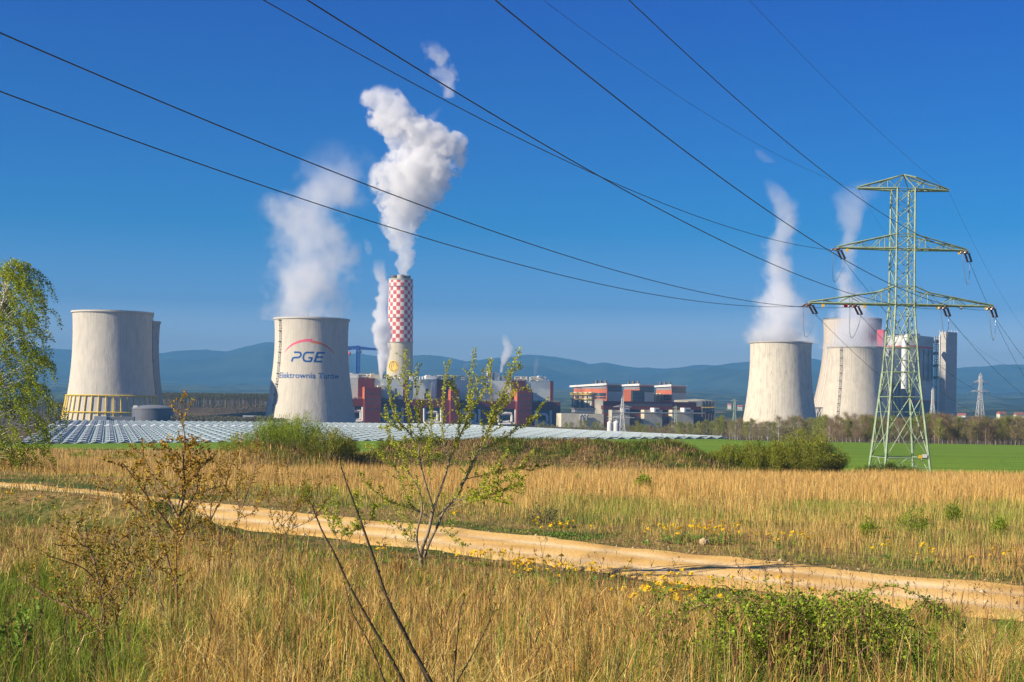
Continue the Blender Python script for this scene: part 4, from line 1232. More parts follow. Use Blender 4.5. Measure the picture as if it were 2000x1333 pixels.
# scattered houses of the far village
rr = random.Random(12)
M_tile = M_noise('red roof tiles', (.30, .09, .05), (.45, .15, .09), nscale=.3)
for k, (px, py, dd) in enumerate([(1878, 817, 2500), (1956, 814, 2300), (1990, 816, 2400), (1462, 793, 3300), (1445, 799, 2900), (1425, 795, 3400)]):
    a, b = ray(px, py); x0, y0 = a*dd, dd; z0 = b*dd
    w, l, h = (rr.uniform(9, 12), rr.uniform(11, 15), rr.uniform(4, 5)) if px > 1500 else (7, 9, 4)
    zg0 = min(zgf(x0, y0)-1, z0-2)
    root = thing('house', (x0, y0, zg0), 'far house, %s, %s' % (['white with a red roof', 'cream with a brown roof'][k % 2], ['behind the tree belt right of the concrete tower', 'on the plain left of the stained cooling tower'][int(px < 1500)]), 'house',
                 'village houses right of the concrete tower' if px > 1500 else 'village houses in the plain')
    rz = rr.uniform(-.5, .5); ca, sa = math.cos(rz), math.sin(rz)
    T = lambda u, v, z: Vector((x0+ca*u-sa*v, y0+sa*u+ca*v, z))
    q = MB(); q.prism([tuple(T(u, v, 0))[:2] for u, v in ((-l/2, -w/2), (l/2, -w/2), (l/2, w/2), (-l/2, w/2))], zg0, z0+h)
    q.build('wall', MT['white'] if k % 2 == 0 else MT['beige'], root)
    q = MB(); e = .6; A = [T(-l/2-e, -w/2-e, z0+h), T(l/2+e, -w/2-e, z0+h), T(l/2+e, w/2+e, z0+h), T(-l/2-e, w/2+e, z0+h)]; r0, r1 = T(-l/2-e, 0, z0+h+4), T(l/2+e, 0, z0+h+4)
    q.quad(A[0], A[1], r1, r0); q.quad(A[2], A[3], r0, r1); q.tri(A[1], A[2], r1); q.tri(A[3], A[0], r0); q.quad(A[3], A[2], A[1], A[0])
    q.build('roof', M_tile, root)

# ================================================================ GREENHOUSE
def GHz(X, Y, c): return c
gA, gB, gC, gD = at(92, 867.5, 352), at(1420, 857, 404), at(893, 831, 715), at(115, 822, 655)
gA = at(30, 868.5, 346)
NB = 56
def ghp(u, v):
    p = gA*(1-u)*(1-v)+gB*u*(1-v)+gC*u*v+gD*(1-u)*v
    return p
GH = thing('greenhouse', (0, 470, -16), 'very large glass greenhouse with dozens of low parallel ridges in front of the power station', 'greenhouse')
def M_gh():
    m, nt, p = new_mat('greenhouse glass'); L = nt.links.new
    tc = N(nt, 'ShaderNodeTexCoord')
    n1 = N(nt, 'ShaderNodeTexNoise'); n1.inputs['Scale'].default_value = .35; n1.inputs['Detail'].default_value = 3; L(tc.outputs['Object'], n1.inputs['Vector'])
    r = ramp(nt, [(.35, (.17, .25, .26)), (.65, (.28, .37, .37))], n1.outputs['Fac'])
    L(r.outputs[0], p.inputs['Base Color']); p.inputs['Roughness'].default_value = .5; p.inputs['Specular IOR Level'].default_value = .3
    return m
MT['gh'] = M_gh()
MT['gh_v'] = M_noise('white vent glass', (.62, .66, .66), (.76, .79, .79), nscale=.4, rough=.3)
MT['gh_bar'] = M_noise('greenhouse bar', (.30, .36, .36), (.42, .48, .48), nscale=.5)
RH = 0.6
roof = MB(); vent = MB(); gut = MB(); wall = MB(); bars = MB()
NS = 64
for i in range(NB):
    u0, u1 = i/NB, (i+1)/NB; um = (u0+u1)/2
    for j in range(NS):
        v0, v1 = j/NS, (j+1)/NS
        A, B, C, D = ghp(u0, v0), ghp(um, v0)+Vector((0, 0, RH)), ghp(um, v1)+Vector((0, 0, RH)), ghp(u0, v1)
        E, G = ghp(u1, v0), ghp(u1, v1)
        roof.quad(A, B, C, D); roof.quad(B, E, G, C)
    # open roof vents in rows, staggered from ridge to ridge, lifted off the glass
    NV = 19
    for j in range(NV):
        va = (j+.1+.5*(i % 2))/NV; vb = va+.44/NV
        if vb > 1: continue
        for uu in (u0, u1):
            r0, r1 = ghp(um, va)+Vector((0, 0, RH+.05)), ghp(um, vb)+Vector((0, 0, RH+.05))
            s0 = ghp(um+(uu-um)*.62, va)+Vector((0, 0, RH*.45+.35)); s1 = ghp(um+(uu-um)*.62, vb)+Vector((0, 0, RH*.45+.35))
            vent.quad(r0, r1, s1, s0)
    e0, e1 = ghp(u0, 0), ghp(u0, 1)
    gut.bar(e0+Vector((0, 0, .08)), e1+Vector((0, 0, .08)), .36)
    # end wall with glazing bars
    A, B, T_ = ghp(u0, 0), ghp(u1, 0), ghp(um, 0)+Vector((0, 0, RH))
    fw = Vector((0, -.02, 0))
    wall.poly([Vector((A.x, A.y, -17))+fw, Vector((B.x, B.y, -17))+fw, B+fw, T_+fw, A+fw])
    for s in range(5):
        p = A+(B-A)*(s/4); h = RH*(1-abs(s/4-.5)*2)
        bars.bar(Vector((p.x, p.y-.12, -17)), Vector((p.x, p.y-.12, p.z+h)), .12)
    bars.bar(A+Vector((0, -.14, 0)), T_+Vector((0, -.14, 0)), .2); bars.bar(T_+Vector((0, -.14, 0)), B+Vector((0, -.14, 0)), .2)
    bars.bar(A+Vector((0, -.14, -1.3)), B+Vector((0, -.14, -1.3)), .12)
roof.build('glass_roof', MT['gh'], GH)
vent.build('roof_vents', MT['gh_v'], GH)
gut.build('gutters', MT['gh_bar'], GH)
wall.build('end_wall', MT['gh'], GH)
bars.build('glazing_bars', MT['gh_bar'], GH)
sw = MB()
for u, s in ((0, -1), (1, 1)):
    for j in range(NS):
        A, B = ghp(u, j/NS), ghp(u, (j+1)/NS)
        sw.quad(Vector((A.x, A.y, -17)), Vector((B.x, B.y, -17)), B, A)
for i in range(NB):
    A, B = ghp(i/NB, 1), ghp((i+1)/NB, 1); sw.quad(Vector((A.x, A.y, -17)), Vector((B.x, B.y, -17)), B, A)
sw.build('side_wall', MT['gh'], GH)
# ridge caps
q = MB()
for i in range(NB):
    um = (i+.5)/NB; q.bar(ghp(um, 0)+Vector((0, 0, RH+.03)), ghp(um, 1)+Vector((0, 0, RH+.03)), .14)
q.build('ridge_caps', MT['gh_bar'], GH)
q = MB()
for v in (.62,):
    for i in range(NB):
        a, b, c = ghp(i/NB, v)+Vector((0, 0, .12)), ghp((i+.5)/NB, v)+Vector((0, 0, RH+.15)), ghp((i+1)/NB, v)+Vector((0, 0, .12))
        q.bar(a, b, .5); q.bar(b, c, .5)
q.build('white_walkway', MT['gh_v'], GH)
# ================================================================ PYLONS AND CABLES
def member(mb, a, b, w=.09): mb.bar(a, b, w)

def main_pylon():
    base = on(1757, 179.0)
    base.z = at(1757, 931, 179).z
    root = thing('pylon', base, 'large pale green lattice pylon with three crossarms at the edge of the green field', 'pylon')
    yaw = math.radians(5)
    ca, sa = math.cos(yaw), math.sin(yaw)
    T = lambda x, y, z: Vector((base.x+ca*x-sa*y, base.y+sa*x+ca*y, base.z+z))
    HW = lambda h: float(np.interp(h, [0, 2.4, 10, 13, 21.6, 36.2], [3.0, 2.75, 2.02, 1.75, 1.2, 1.15]))
    SG = [(-1, -1), (1, -1), (1, 1), (-1, 1)]
    for k, (sx, sy) in enumerate(SG):
        q = MB(); hs = [0, 2.4, 10, 13, 21.6, 36.2]
        for a, b in zip(hs, hs[1:]):
            q.bar(T(sx*HW(a), sy*HW(a), a), T(sx*HW(b), sy*HW(b), b), .23 if a < 13 else .17)
        q.build('leg', MT['pylon'], root)
        q = MB(); q.lathe(tuple(T(sx*3.02, sy*3.02, 0)), [(.45, base.z-1.2), (.42, base.z+.25), (.05, base.z+.3)], 12); q.build('footing', MT['rim'], root)
    # step bolts
    q = MB()
    for k in range(88):
        h = 3+k*.375
        w = HW(h); s = -1 if k % 2 else 1
        q.bar(T(-w, -w, h), T(-w-(.34 if s > 0 else 0), -w-(0 if s > 0 else .34), h), .035)
    q.build('step_bolts', MT['pylon'], root)
    # bracing of the four faces
    q = MB()
    def corner(k, h): sx, sy = SG[k % 4]; w = HW(h); return T(sx*w, sy*w, h)
    lv = [2.4, 10.0, 16.2, 21.6]
    for f in range(4):
        # splayed foot
        m = (corner(f, 2.4)+corner(f+1, 2.4))/2
        member(q, corner(f, 2.4), corner(f+1, 2.4), .10)
        member(q, m, corner(f, 0.1), .08); member(q, m, corner(f+1, .1), .08)
        member(q, corner(f, 1.2), (m+corner(f, .1))/2, .06); member(q, corner(f+1, 1.2), (m+corner(f+1, .1))/2, .06)
        for a, b in zip(lv, lv[1:]):
            A, B, C, D = corner(f, a), corner(f+1, a), corner(f+1, b), corner(f, b)
            member(q, A, C, .09); member(q, B, D, .09); member(q, D, C, .09)
            X = (A+C)/2*(.5)+(B+D)/2*.5
            h = (a+b)/2
            for (P, Q_) in ((A, C), (B, D)):
                pass
            ml, mr = corner(f, a+(b-a)*.25), corner(f+1, a+(b-a)*.25)
            member(q, ml, A+(C-A)*.25, .06); member(q, mr, B+(D-B)*.25, .06)
            ml, mr = corner(f, a+(b-a)*.75), corner(f+1, a+(b-a)*.75)
            member(q, ml, B+(D-B)*.75, .06); member(q, mr, A+(C-A)*.75, .06)
            member(q, corner(f, h), A+(C-A)*.3, .055); member(q, corner(f+1, h), B+(D-B)*.3, .055)
        member(q, corner(f, 13.1), corner(f+1, 13.1), .08)
        # upper shaft
        hs = [21.6, 23.9, 26.2, 28.6, 30.4, 32.3, 34.2, 36.1]
        for k, (a, b) in enumerate(zip(hs, hs[1:])):
            A, B, C, D = corner(f, a), corner(f+1, a), corner(f+1, b), corner(f, b)
            member(q, A, C, .065); member(q, B, D, .065)
            if k in (0, 2, 3, 6): member(q, D, C, .08)
        member(q, corner(f, 21.6), corner(f+1, 21.6), .12)
    for h in (10.0, 21.6, 28.6): member(q, corner(0, h), corner(2, h), .06); member(q, corner(1, h), corner(3, h), .06)
    q.build('bracing', MT['pylon'], root)
    # crossarms
    def arm(name, h, L, top_pts, half, nd):
        """top_pts: upper chord [(x, z)] from the body outwards"""
        for s in (-1, 1):
            q = MB()
            tip = T(s*L, 0, h)
            for fy in (-1, 1):
                b0 = T(s*half, fy*half, h)
                q.bar(b0, T(s*L, fy*.12, h), .17)
                tp = [T(s*x, fy*half*max(0.12, 1-(x-half)/(L-half)), z) for x, z in top_pts]
                for a, b in zip(tp, tp[1:]): q.bar(a, b, .13)
                n = nd
                prev = None
                for k in range(n+1):
                    u = k/n; x = half+(L-half)*u
                    zt_ = float(np.interp(x, [p[0] for p in top_pts], [p[1] for p in top_pts]))
                    yy = fy*half*max(.12, 1-u)
                    B_ = T(s*x, yy, h); U_ = T(s*x, yy, zt_)
                    if 0 < k < n and k % 2: q.bar(B_, U_, .065)
                    if prev: q.bar(prev[0], U_, .07) if k % 2 else q.bar(prev[1], B_, .07)
                    prev = (B_, U_)
            prev = None
            for k in range(nd+1):
                u = k/nd; x = half+(L-half)*u; yy = half*max(.12, 1-u)
                a, b = T(s*x, -yy, h), T(s*x, yy, h)
                q.bar(a, b, .06)
                if prev: q.bar(prev[0], b, .055)
                prev = (a, b)
            q.build(name, MT['pylon'], root)
    arm('lower_crossarm', 21.6, 11.9, [(1.2, 23.9), (3.1, 23.15), (11.9, 21.75)], 1.2, 6)
    arm('middle_crossarm', 28.6, 8.35, [(1.18, 30.4), (8.35, 28.75)], 1.18, 5)
    arm('earth_wire_arm', 36.1, 5.9, [(1.15, 37.55), (5.9, 36.25)], 1.15, 4)
    q = MB()
    pk = T(0, 0, 38.0)
    for k in range(4): q.bar(corner(k, 36.1), pk, .10)
    for s in (-1, 1):
        for fy in (-1, 1): q.bar(pk, T(s*1.15, fy*1.1, 37.55), .1); q.bar(pk, T(s*3.0, fy*.7, 37.05), .09)
    q.build('peak', MT['pylon'], root)
    # plates
    for x, z, m in [(-11.0+.8, 21.6, 'plate_y'), (-7.3, 21.6, 'plate_r'), (-4.9, 21.6, 'plate_y'), (4.6, 21.6, 'plate_y'), (7.6, 21.6, 'white'), (10.9, 21.6, 'plate_y'), (-7.2, 28.6, 'plate_y'), (7.3, 28.6, 'plate_y')]:
        q = MB(); p = T(x, -.3, z-.32); q.box(p, (.34 if m != 'plate_r' else .5, .04, .36), yaw); q.build('plate', MT[m], root)
    q = MB(); q.box(T(1.6, -2.9, 2.6), (.42, .05, .42), yaw); q.build('plate', MT['plate_y'], root)
    q = MB(); q.box(T(2.15, -2.9, 2.7), (.6, .05, .45), yaw); q.build('plate', MT['white'], root)
    return root, T

PYL, PT = main_pylon()
U_IN = Vector((-.433, -.901, 0)).normalized()           # towards the pylon behind the camera
U_OUT = Vector((.46, .888, 0)).normalized()             # towards the next pylon
ATT = [(-11.8, 21.6, 'outer left'), (-5.95, 21.6, 'inner left'), (5.6, 21.6, 'inner right'), (11.8, 21.6, 'outer right'), (-8.25, 28.6, 'middle left'), (8.3, 28.6, 'middle right')]
ENDS = {}
def insul_string(mb, a, b):
    n = 15; d = (b-a)
    for k in range(n):
        c = a+d*((k+.5)/n); e = d.normalized()
        mb.tube([c-e*.055, c-e*.01, c+e*.03], [.05, .135, .05], 10)
    mb.tube([a, b], .03, 5)
for (x, h, nm) in ATT:
    A = PT(x, 0, h-.12)
    grp = {}
    for key, u, drop in (('in', U_IN, -.16), ('out', U_OUT, -.42)):
        side = Vector((-u.y, u.x, 0))
        dv = (u+Vector((0, 0, drop))).normalized()
        s0 = A+dv*.5; s1 = s0+dv*2.2; e = s1+dv*.45
        for sg in (-1, 1):
            q = MB(); insul_string(q, s0+side*sg*.24, s1+side*sg*.24)
            q.build('insulator_string', MT['insul'], PYL)
        q = MB(); q.bar(A, s0, .06); q.bar(s0-side*.28, s0+side*.28, .07); q.bar(s1-side*.28, s1+side*.28, .07); q.bar(s1, e, .06)
        q.tube([s1+side*.4, s1+side*.4+Vector((0, 0, .45)), s1+side*.2+Vector((0, 0, .6))], .02, 4); q.tube([s0-side*.4, s0-side*.4+Vector((0, 0, .5))], .02, 4)
        q.build('string_fitting', MT['steel_d'], PYL)
        ENDS[nm, key] = e
    a, b = ENDS[nm, 'in'], ENDS[nm, 'out']
    q = MB(); pts = []
    for k in range(17):
        t = k/16; p = a*(1-t)+b*t; p.z -= 3.3*math.sin(math.pi*t)**.8
        p.x += .5*math.sin(math.pi*t)*(-1 if x < 0 else .3)
        pts.append(p)
    q.tube(pts, .035, 5); q.build('jumper_loop', MT['wire_l'], PYL)
ENDS['earth left', 'in'] = ENDS['earth left', 'out'] = PT(-5.9, 0, 36.05)
ENDS['earth right', 'in'] = ENDS['earth right', 'out'] = PT(5.9, 0, 36.05)

def plane_pt(E, u, x, y):
    """where the ray of a photo pixel meets the vertical plane of a cable; (distance along it, height)"""
    tx, tz = ray(x, y)
    k = (tx*E.y-E.x)/(u.x-tx*u.y)
    return k, tz*(E.y+k*u.y)

def cable(nm, key, pts, length, r, label, yaw=0.0, fixed=None):
    E = ENDS[nm, key]; u = (U_IN if key == 'in' else U_OUT).copy()
    u.rotate(Matrix.Rotation(yaw, 3, 'Z'))
    S = [0.0]; Zs = [E.z]
    for x, y in pts:
        k, z = plane_pt(E, u, x, y); S.append(k); Zs.append(z)
    if fixed: S.append(fixed[0]); Zs.append(fixed[1])
    if len(S) == 3: c = np.polyfit(S, Zs, 2)
    else: c = np.polyfit(S, Zs, min(2, len(S)-1), w=[20]+[1]*(len(S)-1))
    print('cable', nm, key, [round(v, 1) for v in S], [round(v, 1) for v in Zs], 'coef', np.round(c, 5))
    mb = MB(); P = []
    for k in range(81):
        s = length*k/80; P.append(Vector((E.x+u.x*s, E.y+u.y*s, float(np.polyval(c, s)))))
    P[0] = E.copy()
    mb.tube(P, r, 6)
    o = mb.build('power_cable', MT['wire'])
    return tag(o, label, 'power cable', 'overhead cables of the large pylon')
W_IN = [('outer left', [(0, 180), (500, 357), (1000, 514)], 'lowest cable over the photo, left border to the left tip of the lowest crossarm'),
        ('inner left', [(0, 65), (500, 275), (1000, 465)], 'cable from the left border above the lowest one, to the left arm beside the shaft'),
        ('middle left', [(512, 0), (1000, 262), (1400, 437)], 'cable hanging from the left tip of the middle crossarm, rising to the upper left'),
        ('inner right', [(598, 0), (1000, 245), (1565, 540)], 'cable crossing in front of the shaft to the lowest crossarm, right of the shaft'),
        ('outer right', [(965, 0), (1400, 339), (1614, 488)], 'thick cable passing the shaft to the right tip of the lowest crossarm'),
        ('middle right', [(1228, 0), (1515, 260), (1740, 428)], 'cable crossing the shaft to the right tip of the middle crossarm'),
        ('earth left', [(1060, 0), (1441, 260)], 'thin earth wire from the top border to the left tip of the top arm'),
        ('earth right', [(1463, 0), (1787, 320)], 'thin earth wire from the top border to the right tip of the top arm')]
for nm, pts, lab in W_IN:
    cable(nm, 'in', pts, 190, .028 if 'earth' not in nm else .013, lab)
W_OUT = [('outer left', (1722, 737), 'cable falling to the right behind the shaft from the left tip of the lowest crossarm'),
         ('inner left', (1800, 735), 'cable falling to the right from the lowest crossarm, left of the shaft'),
         ('inner right', (1985, 760), 'cable falling to the right border from the lowest crossarm, right of the shaft'),
         ('outer right', (2000, 700), 'cable falling to the right border from the right tip of the lowest crossarm'),
         ('middle left', (1739, 620), 'cable falling behind the shaft from the left tip of the middle crossarm'),
         ('middle right', (2000, 735), 'cable falling to the right border from the right tip of the middle crossarm'),
         ('earth left', (1866, 639), 'thin earth wire falling behind the shaft from the left tip of the top arm'),
         ('earth right', (1996, 637), 'thin earth wire falling to the right border from the right tip of the top arm')]
for nm, p, lab in W_OUT:
    E = ENDS[nm, 'out']
    cable(nm, 'out', [p], 255, .026 if 'earth' not in nm else .012, lab, fixed=(255, E.z-6))

def small_pylon(px, ytop, ybase, d, label, mat, arms, yaw=0.2, group='distant lattice pylons', danube=True, strings=True):
    """arms: (height fraction, half span fraction)"""
    t = at(px, ytop, d); zb = at(px, ybase, d).z
    base = Vector((t.x, t.y, zb)); H = t.z-zb
    root = thing('pylon', base, label, 'pylon', group)
    ca, sa = math.cos(yaw), math.sin(yaw)
    T = lambda x, y, z: Vector((base.x+ca*x-sa*y, base.y+sa*x+ca*y, base.z+z))
    hw = lambda h: H*float(np.interp(h/H, [0, .55, 1], [.075, .03, .022]))
    tk = max(.16, d/F*.28)
    q = MB(); SG = [(-1, -1), (1, -1), (1, 1), (-1, 1)]
    hs = [H*v for v in (0, .13, .25, .36, .46, .55, .63, .71, .79, .87, .94)]
    C = lambda k, h: T(SG[k % 4][0]*hw(h), SG[k % 4][1]*hw(h), h)
    for a, b in zip(hs, hs[1:]):
        for f in range(4):
            q.bar(C(f, a), C(f, b), tk); q.bar(C(f, a), C(f+1, b), tk*.6); q.bar(C(f+1, a), C(f, b), tk*.6); q.bar(C(f, b), C(f+1, b), tk*.6)
    for f in range(4): q.bar(C(f, H*.94), T(0, 0, H), tk*.8)
    q.build('lattice_mast', MT[mat], root)
    for hf, sf in arms:
        q = MB(); L = H*sf; h = H*hf
        for s in (-1, 1):
            for fy in (-1, 1):
                w = hw(h); a, b = T(s*w, fy*w, h), T(s*L, 0, h); c = T(s*w, fy*w, h+H*.055)
                q.bar(a, b, tk*.8); q.bar(c, b, tk*.7)
                for u in (.3, .6): q.bar(a*(1-u)+b*u, c*(1-u)+b*u, tk*.5); q.bar(a*(1-u+.3)+b*(u-.3), c*(1-u)+b*u, tk*.5)
        q.build('crossarm', MT[mat], root)
        if strings:
            q = MB()
            for s in (-1, 1):
                for u in ((1,) if sf < .14 else (.55, 1)):
                    e = T(s*L*u, 0, h); v = T(s*L*(u-.06), 0, h-H*.065); e2 = T(s*L*(u-.12), 0, h)
                    q.bar(e, v, tk*.6); q.bar(e2, v, tk*.6)
            q.build('insulator_strings', MT['insul'], root)
    return root
small_pylon(1915, 729, 820, 760, 'grey lattice pylon right of the bare concrete tower, behind the tree belt', 'pylon_w', [(.80, .16), (.60, .22)], .15)
small_pylon(1822, 758, 824, 640, 'slim grey lattice mast between the dark plinth and the concrete tower', 'pylon_w', [], .15, strings=False)
small_pylon(1216, 774, 845, 700, 'white lattice pylon right behind the pair of white tanks', 'pylon_w', [(.70, .26), (.40, .36)], .1, strings=False)
small_pylon(1435, 779, 836, 900, 'pale green lattice pylon left of the rust stained cooling tower', 'pylon_g', [(.92, .15), (.62, .32)], .1, strings=False)
small_pylon(1320, 792, 845, 900, 'faint grey lattice mast in front of the beige bunkers', 'pylon_g', [(.9, .12)], .1, strings=False)
small_pylon(1049, 800, 848, 900, 'faint dark lattice mast in front of the boiler house, behind the leafy young tree', 'steel_d', [], .1, strings=False)
# cables of the far line
def far_cable(x0, y0, d0, x1, y1, d1, sag, label, r=.05):
    a, b = at(x0, y0, d0), at(x1, y1, d1); mb = MB(); P = []
    for k in range(41):
        t = k/40; p = a*(1-t)+b*t; p.z -= sag*4*t*(1-t); P.append(p)
    mb.tube(P, r, 4); o = mb.build('power_cable', MT['wire'])
    tag(o, label, 'power cable', 'cables of the distant line')
far_cable(1900, 756, 760, 2250, 690, 500, 16, 'faint cable from the grey lattice pylon to the right border, upper one')
far_cable(1905, 776, 760, 2250, 740, 500, 14, 'faint cable from the grey lattice pylon to the right border, lower one')
far_cable(1905, 750, 760, 1700, 560, 420, 12, 'faint cable rising from the grey lattice pylon behind the large shaft', .04)
# ================================================================ VEGETATION
def proj(x, y, z):
    a, b = np.asarray(x)/y, np.asarray(z)/y
    dx = a*CR+b*SR; dy = -a*SR+b*CR
    return HX+F*dx, HY-F*dy

def mixcol(c, n, var=.18, rng=RNG):
    """pick from palette c (k,3) with per item variation"""
    c = np.asarray(c, float)
    i = rng.integers(0, len(c), n)
    v = 1+rng.normal(0, var, (n, 1))
    h = 1+rng.normal(0, .05, (n, 3))
    return np.clip(c[i]*v*h, .004, .9)

def blades(name, P, h, w, lean, col, mat=None, bend=.35, rng=RNG, parent=None):
    """thin bent blades: five points each"""
    n = len(P); th = rng.uniform(0, 2*np.pi, n)
    wx, wy = np.cos(th)*w/2, np.sin(th)*w/2
    mid = P+np.stack([lean[:, 0]*h*bend, lean[:, 1]*h*bend, h*.58], -1)
    tip = P+np.stack([lean[:, 0]*h, lean[:, 1]*h, h*np.sqrt(np.clip(1-(lean**2).sum(1)*.6, .1, 1))], -1)
    W_ = np.stack([wx, wy, wx*0], -1)
    V = np.stack([P-W_, P+W_, mid-W_*.8, mid+W_*.8, tip], 1).reshape(-1, 3)
    i = np.arange(n)*5
    q = np.stack([i, i+1, i+3, i+2], -1); t = np.stack([i+2, i+3, i+4], -1)
    return np_mesh(name, V, q, t, mat or MT['blade'], parent, np.repeat(col, 5, 0))

def leaf_mesh(name, P, D, L, wr, col, parent=None, mat=None, rng=RNG):
    """leaves: folded diamonds; P base, D direction, L length, wr width ratio"""
    n = len(P)
    D = D/np.maximum(np.linalg.norm(D, axis=1, keepdims=True), 1e-6)
    R = rng.normal(size=(n, 3)); S = np.cross(D, R); S /= np.maximum(np.linalg.norm(S, axis=1, keepdims=True), 1e-6)
    Nn = np.cross(D, S)
    L = np.broadcast_to(np.asarray(L, float), (n,))[:, None]
    wdt = L*wr*.5
    m = P+D*L*.45
    V = np.stack([P, m+S*wdt+Nn*wdt*.35, P+D*L, m-S*wdt+Nn*wdt*.35], 1).reshape(-1, 3)
    i = np.arange(n)*4
    q = np.stack([i, i+1, i+2, i+3], -1)
    return np_mesh(name, V, q, None, mat or MT['leaf'], parent, np.repeat(col, 4, 0))

def scatter(n, y0, y1, k=.42, pad=2.5, rng=RNG, x0=None, x1=None):
    y = y0*(y1/y0)**rng.random(n)
    x = rng.uniform(-1, 1, n)*(k*y+pad)
    return x, y

def keep_off_road(x, y, lo=.885, hi=1.115):
    u = y/np.interp(x, RX, RY)
    e = (fbm(x*1.3, y*1.3, 77, 3)-.5)*.07
    return (u < lo+e) | (u > hi+e)

STRAW = [(.62, .42, .11), (.72, .52, .17), (.50, .32, .075), (.78, .61, .25), (.40, .22, .05), (.60, .37, .09)]
REED = [(.58, .34, .10), (.68, .43, .14), (.46, .25, .06), (.72, .51, .20), (.60, .37, .10)]
RUST = [(.26, .13, .05), (.34, .17, .06), (.22, .10, .05)]
GRN = [(.16, .24, .02), (.23, .31, .03), (.11, .18, .015), (.32, .36, .05), (.18, .27, .03)]
DGRN = [(.06, .12, .015), (.09, .16, .02), (.05, .09, .012)]

# zones of the near bank, in metres
def greenness(x, y):
    px, py = proj(x, y, zg(x, y))
    g = fbm(x*.55+3, y*.35+1, 21, 3)
    g = (g-.45)*3.4
    g = g+1.3*ss(0, 1, (400-px)/300)*ss(0, 1, (py-1080)/120)+.7*ss(1280, 1450, px)*ss(1180, 1260, py)          # shady green corner
    g = g+.7*np.exp(-((y/yroad(x)-.80)/.07)**2)*ss(700, 1000, px)        # verge of the track
    g = g+.5*ss(1150, 1333, py)*ss(400, 700, px)*(1-ss(1500, 1800, px))
    return np.clip(g, -1, 1.6)

# --- near bank
n = 150000
x, y = scatter(n, 4.0, 48, pad=1.6); u = y/yroad(x)
k = (u < .9) & keep_off_road(x, y); x, y = x[k], y[k]; z = zg(x, y); g = greenness(x, y)
k = RNG.random(len(x)) < np.clip(.35+g*.7, .12, 1); x, y, z, g = x[k], y[k], z[k], g[k]
n = len(x); h = RNG.uniform(.08, .30, n)*(1+.35*fbm(x, y, 31, 2))*(1-.6*ss(.7, .85, y/yroad(x))); w = np.maximum(.006, y*.00038)*RNG.uniform(.7, 1.4, n)
lean = RNG.normal(0, .38, (n, 2))
o = blades('green_grass', np.stack([x, y, z-.02], -1), h, w, lean, mixcol(GRN+DGRN[:1], n, .22)); tag(o, 'short fresh green grass on the near bank', kind='stuff')

n = 230000
x, y = scatter(n, 4.2, 48, pad=1.6); k = (y/yroad(x) < .88) & keep_off_road(x, y, .86); x, y = x[k], y[k]; z = zg(x, y); g = greenness(x, y)
tuft = fbm(x*1.4, y*1.4, 51, 2)
px, py = proj(x, y, z)
cor = ss(0, 1, (300-px)/240)*ss(0, 1, (py-1100)/100)
k = RNG.random(len(x)) < np.clip(.95-g*.75, .12, 1)*np.clip((tuft-.33)*3.4, .1, 1)*(1-.78*cor); x, y, z, tuft = x[k], y[k], z[k], tuft[k]
n = len(x); verge = np.exp(-((y/yroad(x)-.82)/.06)**2)
h = RNG.uniform(.14, .46, n)*(.5+1.0*tuft)*(1-.75*ss(.60, .84, y/yroad(x))*ss(-9, -4, x)); w = np.maximum(.0045, y*.00030)*RNG.uniform(.6, 1.5, n)
dirn = fbm(x*.9, y*.9, 61, 2)*9
lean = RNG.normal(0, .55, (n, 2))+np.stack([np.cos(dirn), np.sin(dirn)], -1)*.5
lean = lean/np.maximum(1, np.linalg.norm(lean, axis=1, keepdims=True)/.95)
o = blades('dry_grass', np.stack([x, y, z-.02], -1), h, w, lean, np.clip(mixcol(STRAW, n, .2)*(.72+.76*fbm(x*.7, y*.5, 83, 3))[:, None], 0, .9), bend=.28); tag(o, 'matted straw coloured dry grass on the near bank', kind='stuff')

# arching tussocks that break the sward
nt_ = 620
x, y = scatter(nt_, 5, 30, pad=1.5); g = greenness(x, y); k = (y/yroad(x) < .80) & (RNG.random(nt_) < .9-.5*np.clip(g, 0, 1)); x, y, g = x[k], y[k], g[k]
m = 130; i = np.repeat(np.arange(len(x)), m); n = len(i)
a = RNG.uniform(0, 2*np.pi, n); r = RNG.random(n)**.5; bx = x[i]+np.cos(a)*r*.09; by = y[i]+np.sin(a)*r*.09
sz = RNG.uniform(.5, 1.25, len(x))[i]; sw_ = RNG.uniform(0, 2*np.pi, len(x))[i]
ln_ = np.stack([np.cos(a)*r+np.cos(sw_)*.45, np.sin(a)*r+np.sin(sw_)*.45], -1)*RNG.uniform(.5, 1.05, (n, 1)); ln_ = ln_/np.maximum(1, np.linalg.norm(ln_, axis=1, keepdims=True)/1.1)
gc = RNG.random(len(x))[i] < np.clip(.22+g[i]*.4, .1, .9)
col = np.where(gc[:, None], mixcol(GRN, n, .2), mixcol(STRAW, n, .15)*RNG.uniform(.75, 1.25, (len(x), 1))[i])
o = blades('tussock_grass', np.stack([bx, by, zg(bx, by)-.02], -1), RNG.uniform(.25, .60, n)*sz, np.maximum(.0045, by*.00032), ln_, np.clip(col, 0, .9), bend=.22); tag(o, 'arching pale tussocks among the dry grass of the near bank', kind='stuff')

